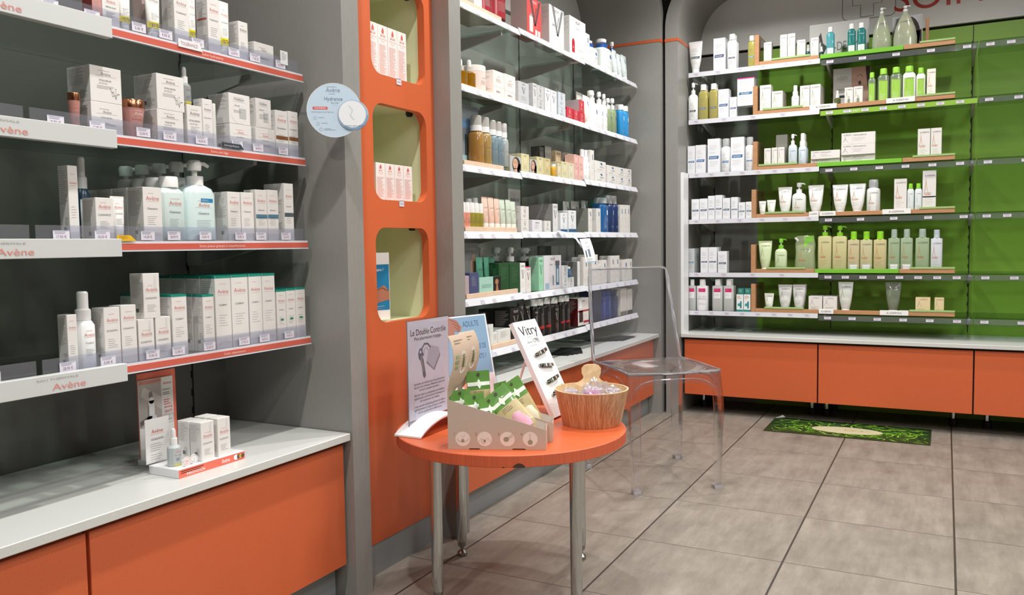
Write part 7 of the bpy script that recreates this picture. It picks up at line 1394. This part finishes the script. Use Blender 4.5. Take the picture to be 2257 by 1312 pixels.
# wrapped brushes and sponge in the tub
FILM = sheet('crinkled_film', 'fafafc', .10, .15, .14)
def blob(name, c, s, mat, label, cat, amp, seed, lat=18, parts=True, filmy=True):
    rr = E(name, c); R = random.Random(seed); from mathutils import noise
    def shp(k, a, fr):
        rings = []
        for i in range(lat + 1):
            th = pi * i / lat; ring = []
            for j in range(24):
                ph = 2 * pi * j / 24; v = Vector((sin(th) * cos(ph), sin(th) * sin(ph), cos(th))); nz = noise.noise(v * fr + Vector((seed, 0, 0))); q = 1 + a * nz
                ring.append((v.x * s[0] * k * q, v.y * s[1] * k * q, v.z * s[2] * k * q))
            rings.append(ring)
        return rings
    if parts:
        mb = MB(); mb.loft(shp(.72, .12, 9), mat); mb.build('brush' if 'brush' in label else 'sponge', rr)
        mb = MB()
        for k in range(26):
            a = 2 * pi * k / 26; mb.tube([(cos(a) * s[0] * .55, sin(a) * s[1] * .4, s[2] * .3), (cos(a) * s[0] * .62, sin(a) * s[1] * .46, s[2] * .86)], .0017, M('f2e8f4', .4), 5)
        mb.build('bristles', rr)
    mb = MB(); mb.loft(shp(1.0, amp, 3.2), FILM); mb.build('plastic_wrap', rr, smooth=False); return tag(rr, label, cat, 'wrapped bath items in the tub')
blob('bath_sponge', (-.866, 2.135, TZ + .078), (.042, .030, .030), M('d077c0', .6), 'pink bath sponge in clear wrap at the middle of the tub', 'sponge', .55, 3)
blob('bath_brush', (-.925, 2.115, TZ + .076), (.026, .024, .026), M('d9d6d2', .6), 'clear wrapped pale brush at the left of the tub', 'brush', .6, 7)
blob('bath_brush', (-.818, 2.168, TZ + .080), (.025, .026, .024), M('e9e4de', .6), 'clear wrapped white brush at the right of the tub', 'brush', .6, 12)
blob('plastic_wrap', (-.880, 2.190, TZ + .080), (.045, .026, .034), M('e9e4de', .6), 'crumpled clear film behind the pink sponge in the tub', 'plastic wrap', .7, 21, parts=False)

# ================================================================ transparent chair
ACG = M('f6f6fb', .03, trans=.80, ior=1.45, coat=.5)
def acrylic_solid():
    m = bpy.data.materials.new('clear_polycarbonate'); m.use_nodes = True; nt = m.node_tree; N = nt.nodes; L = nt.links; N.clear()
    o_ = N.new('ShaderNodeOutputMaterial'); t = N.new('ShaderNodeBsdfTransparent'); t.inputs[0].default_value = (.985, .985, .99, 1); g = N.new('ShaderNodeBsdfGlass'); g.inputs['IOR'].default_value = 1.3; g.inputs['Roughness'].default_value = .02; g.inputs['Color'].default_value = (.98, .98, 1, 1)
    lw = N.new('ShaderNodeLayerWeight'); lw.inputs[0].default_value = .35; ad = N.new('ShaderNodeMath'); ad.operation = 'ADD'; ad.use_clamp = True; ad.inputs[1].default_value = .06; mx = N.new('ShaderNodeMixShader')
    L.new(lw.outputs['Facing'], ad.inputs[0]); L.new(ad.outputs[0], mx.inputs[0]); L.new(t.outputs[0], mx.inputs[1]); L.new(g.outputs[0], mx.inputs[2]); L.new(mx.outputs[0], o_.inputs[0]); return m
ACS = acrylic_solid(); ACP = sheet('clear_polycarbonate_panel', 'f8f8fb', .07, .02)
r = E('transparent_chair', (-1.03, 3.22, 0)); tag(r, 'fully transparent plastic chair with tall back beside the orange table', 'chair'); o = Vector(r.location)
FL, FR_, RL, RR = Vector((-1.048, 2.93, .462)), Vector((-.757, 3.161, .463)), Vector((-1.315, 3.245, .458)), Vector((-1.015, 3.505, .458))
TL, TRr = Vector((-1.345, 3.28, .847)), Vector((-1.10, 3.58, .847))
fL, fR, gL, gR = Vector((-1.028, 2.937, 0)), Vector((-.751, 3.163, 0)), Vector((-1.357, 3.221, 0)), Vector((-1.033, 3.553, 0))
mb = MB(); n = 16; top = []; bot = []
for i in range(n + 1):
    for j in range(n + 1):
        a, b = i / n, j / n; p = (FL * (1 - a) + FR_ * a) * (1 - b) + (RL * (1 - a) + RR * a) * b
        dip = -.022 * sin(pi * a) ** 1.0 * sin(pi * min(1, b * 1.15)) ** .8 if b < .87 else 0; fe = .0
        if b < .12: fe = -.006 * (1 - b / .12) ** 2
        z = p.z + dip + fe; q = Vector((p.x, p.y, z)) - o; top.append(tuple(q)); bot.append((q.x, q.y, q.z - .005))
F_ = []; K_ = (n + 1)
for i in range(n):
    for j in range(n): a = i * K_ + j; F_ += [(a, a + 1, a + K_ + 1, a + K_), (a + K_ * K_, a + K_ + K_ * K_, a + K_ + 1 + K_ * K_, a + 1 + K_ * K_)]
for i in range(n):
    for (a, b) in ((i, i + 1), ((n) * K_ + i, n * K_ + i + 1), (i * K_, (i + 1) * K_), (i * K_ + n, (i + 1) * K_ + n)): F_.append((a, b, b + K_ * K_, a + K_ * K_))
mb.add(top + bot, F_, ACS); mb.build('seat', r)
def skirt(A, B, C, D, nm):   # arched apron between two leg tops
    mb = MB(); n = 14; d = (B - A); rings = []; nrm = Vector((-d.y, d.x, 0)).normalized() * .0018
    for i in range(n + 1):
        t = i / n; p = A + d * t; hz = .018 + .075 * abs(2 * t - 1) ** 5; rings.append([tuple(p - o + nrm + Vector((0, 0, -.004))), tuple(p - o - nrm + Vector((0, 0, -.004))), tuple(p - o - nrm - Vector((0, 0, .004 + hz + .02))), tuple(p - o + nrm - Vector((0, 0, .004 + hz + .02)))])
    mb.loft(rings, ACP); mb.build(nm, r, smooth=False)
    mb = MB(); mb.tube([tuple(A + d * (i / n) - o - Vector((0, 0, .026 + .075 * abs(2 * i / n - 1) ** 5))) for i in range(1, n)], .0022, ACG, 6); mb.build('apron_bead', r)
skirt(FL, FR_, 0, 0, 'apron'); skirt(FL, RL, 0, 0, 'apron'); skirt(FR_, RR, 0, 0, 'apron'); skirt(RL, RR, 0, 0, 'apron')
def legL(topp, foot, dx, dy, out):
    """L-section leg, thicker at the knee, slightly splayed"""
    mb = MB(); rings = []; n = 10
    for i in range(n + 1):
        t = i / n; p = foot * (1 - t) + Vector((topp.x, topp.y, topp.z - .004)) * t; bow = out * (.012 * sin(pi * t ** 2)); p = p + bow; s = .031 + .013 * t; q = .006
        A = dx * s; B = dy * s; a = dx * q; b = dy * q
        P = [Vector((0, 0, 0)), A, A + b, a + b, a + B, B]; rings.append([tuple(p - o + v) for v in P])
    mb.loft(rings, ACS); l = mb.build('leg', r, ang=30)
    mb = MB(); w = .030; mb.prism([(0, 0), (1, 0), (1, 1), (0, 1)], M('e9e9ee', .3, trans=.5), lambda a, b, t: tuple(foot - o + dx * (a * w - .001) + dy * (b * w - .001) + Vector((0, 0, t))), .0002, .014); mb.build('foot_cap', l, smooth=False)
ex = (FR_ - FL); ex.z = 0; ex.normalize(); ey = (RL - FL); ey.z = 0; ey.normalize()
legL(FL, fL, ex, ey, -ey - ex * .2); legL(FR_, fR, -ex, ey, -ey + ex * .6); legL(RL, gL, ex, -ey, ey * .3); legL(RR, gR, -ex, -ey, ey * .3)
# back: thin curved panel and a thick moulded rim
mb = MB(); n = 14; rows = []
bk = Vector((-.67, .74, 0)).normalized()
def backp(a, t, off=0):
    p = (RL * (1 - a) + RR * a) * (1 - t) + (TL * (1 - a) + TRr * a) * t; c_ = .03 * (sin(pi * a)) * (1 - .35 * t); return p + bk * (c_ + off)
for s_ in (0, .0035):
    for i in range(n + 1):
        for j in range(n + 1): rows.append(tuple(backp(i / n, j / n, s_) - o))
F_ = []
for i in range(n):
    for j in range(n): a = i * K_b + j if 0 else i * (n + 1) + j; k = n + 1; kk = k * k; F_ += [(a, a + 1, a + k + 1, a + k), (a + kk, a + k + kk, a + k + 1 + kk, a + 1 + kk)]
for i in range(n):
    k = n + 1; kk = k * k
    for (a, b) in ((i, i + 1), (n * k + i, n * k + i + 1), (i * k, (i + 1) * k), (i * k + n, (i + 1) * k + n)): F_.append((a, b, b + kk, a + kk))
mb.add(rows, F_, ACP); mb.build('backrest', r)
mb = MB(); pts = [backp(0, t / 10) for t in range(0, 10)] + [backp(0, .97), backp(.02, .995)] + [backp(a / 12, 1) for a in range(1, 12)] + [backp(.98, .995), backp(1, .97)] + [backp(1, t / 10) for t in range(9, -1, -1)]
n_ = len(pts); mb.tube([tuple(p - o) for p in pts], [.0075 if (i < 10 or i > n_ - 11) else .0045 for i in range(n_)], ACG, 12); mb.build('back_rim', r)
mb = MB(); mb.tube([tuple(p - o + Vector((0, 0, .0))) for p in [backp(0, 0, .0) - ex * .0, RL * .5 + FL * .5 + Vector((0, 0, .004)), FL + Vector((0, 0, .002))]], .004, ACG, 8); mb.tube([tuple(p - o) for p in [FL + Vector((0, 0, .001)), FL * .5 + FR_ * .5 + Vector((0, 0, -.005)), FR_ + Vector((0, 0, .001))]], .0035, ACG, 8); mb.tube([tuple(p - o) for p in [RR, RR * .5 + FR_ * .5 + Vector((0, 0, .004)), FR_ + Vector((0, 0, .002))]], .004, ACG, 8); mb.build('seat_rim', r)

# ================================================================ grass mat
r = E('grass_mat', (-.4215, 4.409, 0)); tag(r, 'thin rectangular floor mat printed with green grass and cream oval', 'mat')
w, d = .376, .18; mb = MB(); mb.add([(-w, -d, .0003), (w, -d, .0003), (w, d, .0003), (-w + .035, d, .0003), (-w, d - .03, .0003), (-w, -d, .002), (w, -d, .002), (w, d, .002), (-w + .035, d, .002), (-w, d - .03, .002)], [(0, 4, 3, 2, 1), (5, 6, 7, 8, 9)] + [(i, (i + 1) % 5, 5 + (i + 1) % 5, 5 + i) for i in range(5)], M('24381a', .45))
F = Face(mb, lambda a, b, off: (a, b, .002 + off), .0001); R = random.Random(8); cols = ['4f8a1e', '6fae2c', '8cc63a', '3d6b1c', 'a6d24a', '5c9a2a', '2f5217']
for k in range(420):
    x, y = R.uniform(-w + .03, w - .03), R.uniform(-d + .012, d - .012); L_ = R.uniform(.03, .085); a = R.uniform(0, 2 * pi); t = R.uniform(.004, .010)
    if x < -w + .07 and y > d - .06: continue
    P = [(x + cos(a + b_) * L_ * q - 0, y + sin(a + b_) * L_ * q * .8) for q, b_ in ((0, 0), (.35, .1), (.7, .05), (1, -.1))]
    if any(abs(p[0]) > w - .002 or abs(p[1]) > d - .002 for p in P): continue
    if P[-1][0] < -w + .06 and P[-1][1] > d - .05: continue
    F.stroke(P, [.001, t, t * .8, .0004], M(R.choice(cols), .45), 1 + (k % 9) * .25)
F.disc(0, -.015, .166, M('cfc9a6', .5), 48, 5, .075); F.ring(0, -.015, .145, .002, M('b9b48c', .5), 100, 260, lv=6)
F.text('BIO', -.055, -.03, .04, M('a9a872', .5)); F.ring(.01, -.010, .022, .006, M('a9a872', .5), lv=6)
for k, s_ in ((.052, 1), (.088, -1)): F.ring(k, -.010, .02, .004, M('b5b27e', .5), lv=6.5)
F.lines(-.09, .09, .032, .006, 1, M('b5b083', .5), .003); F.lines(-.07, .08, -.055, .006, 1, M('b5b083', .5), .003)
mb.build('printed_mat', r, smooth=False)
mb = MB(); mb.add([(-w + .0355, d - .001, .0022), (-w + .001, d - .0305, .0022), (-w + .035, d + .004, .014), (-w + .05, d + .0, .006)], [(0, 1, 2), (0, 2, 3)], M('dfe3d8', .5)); mb.v += []; mb.build('curled_corner', r, smooth=False)
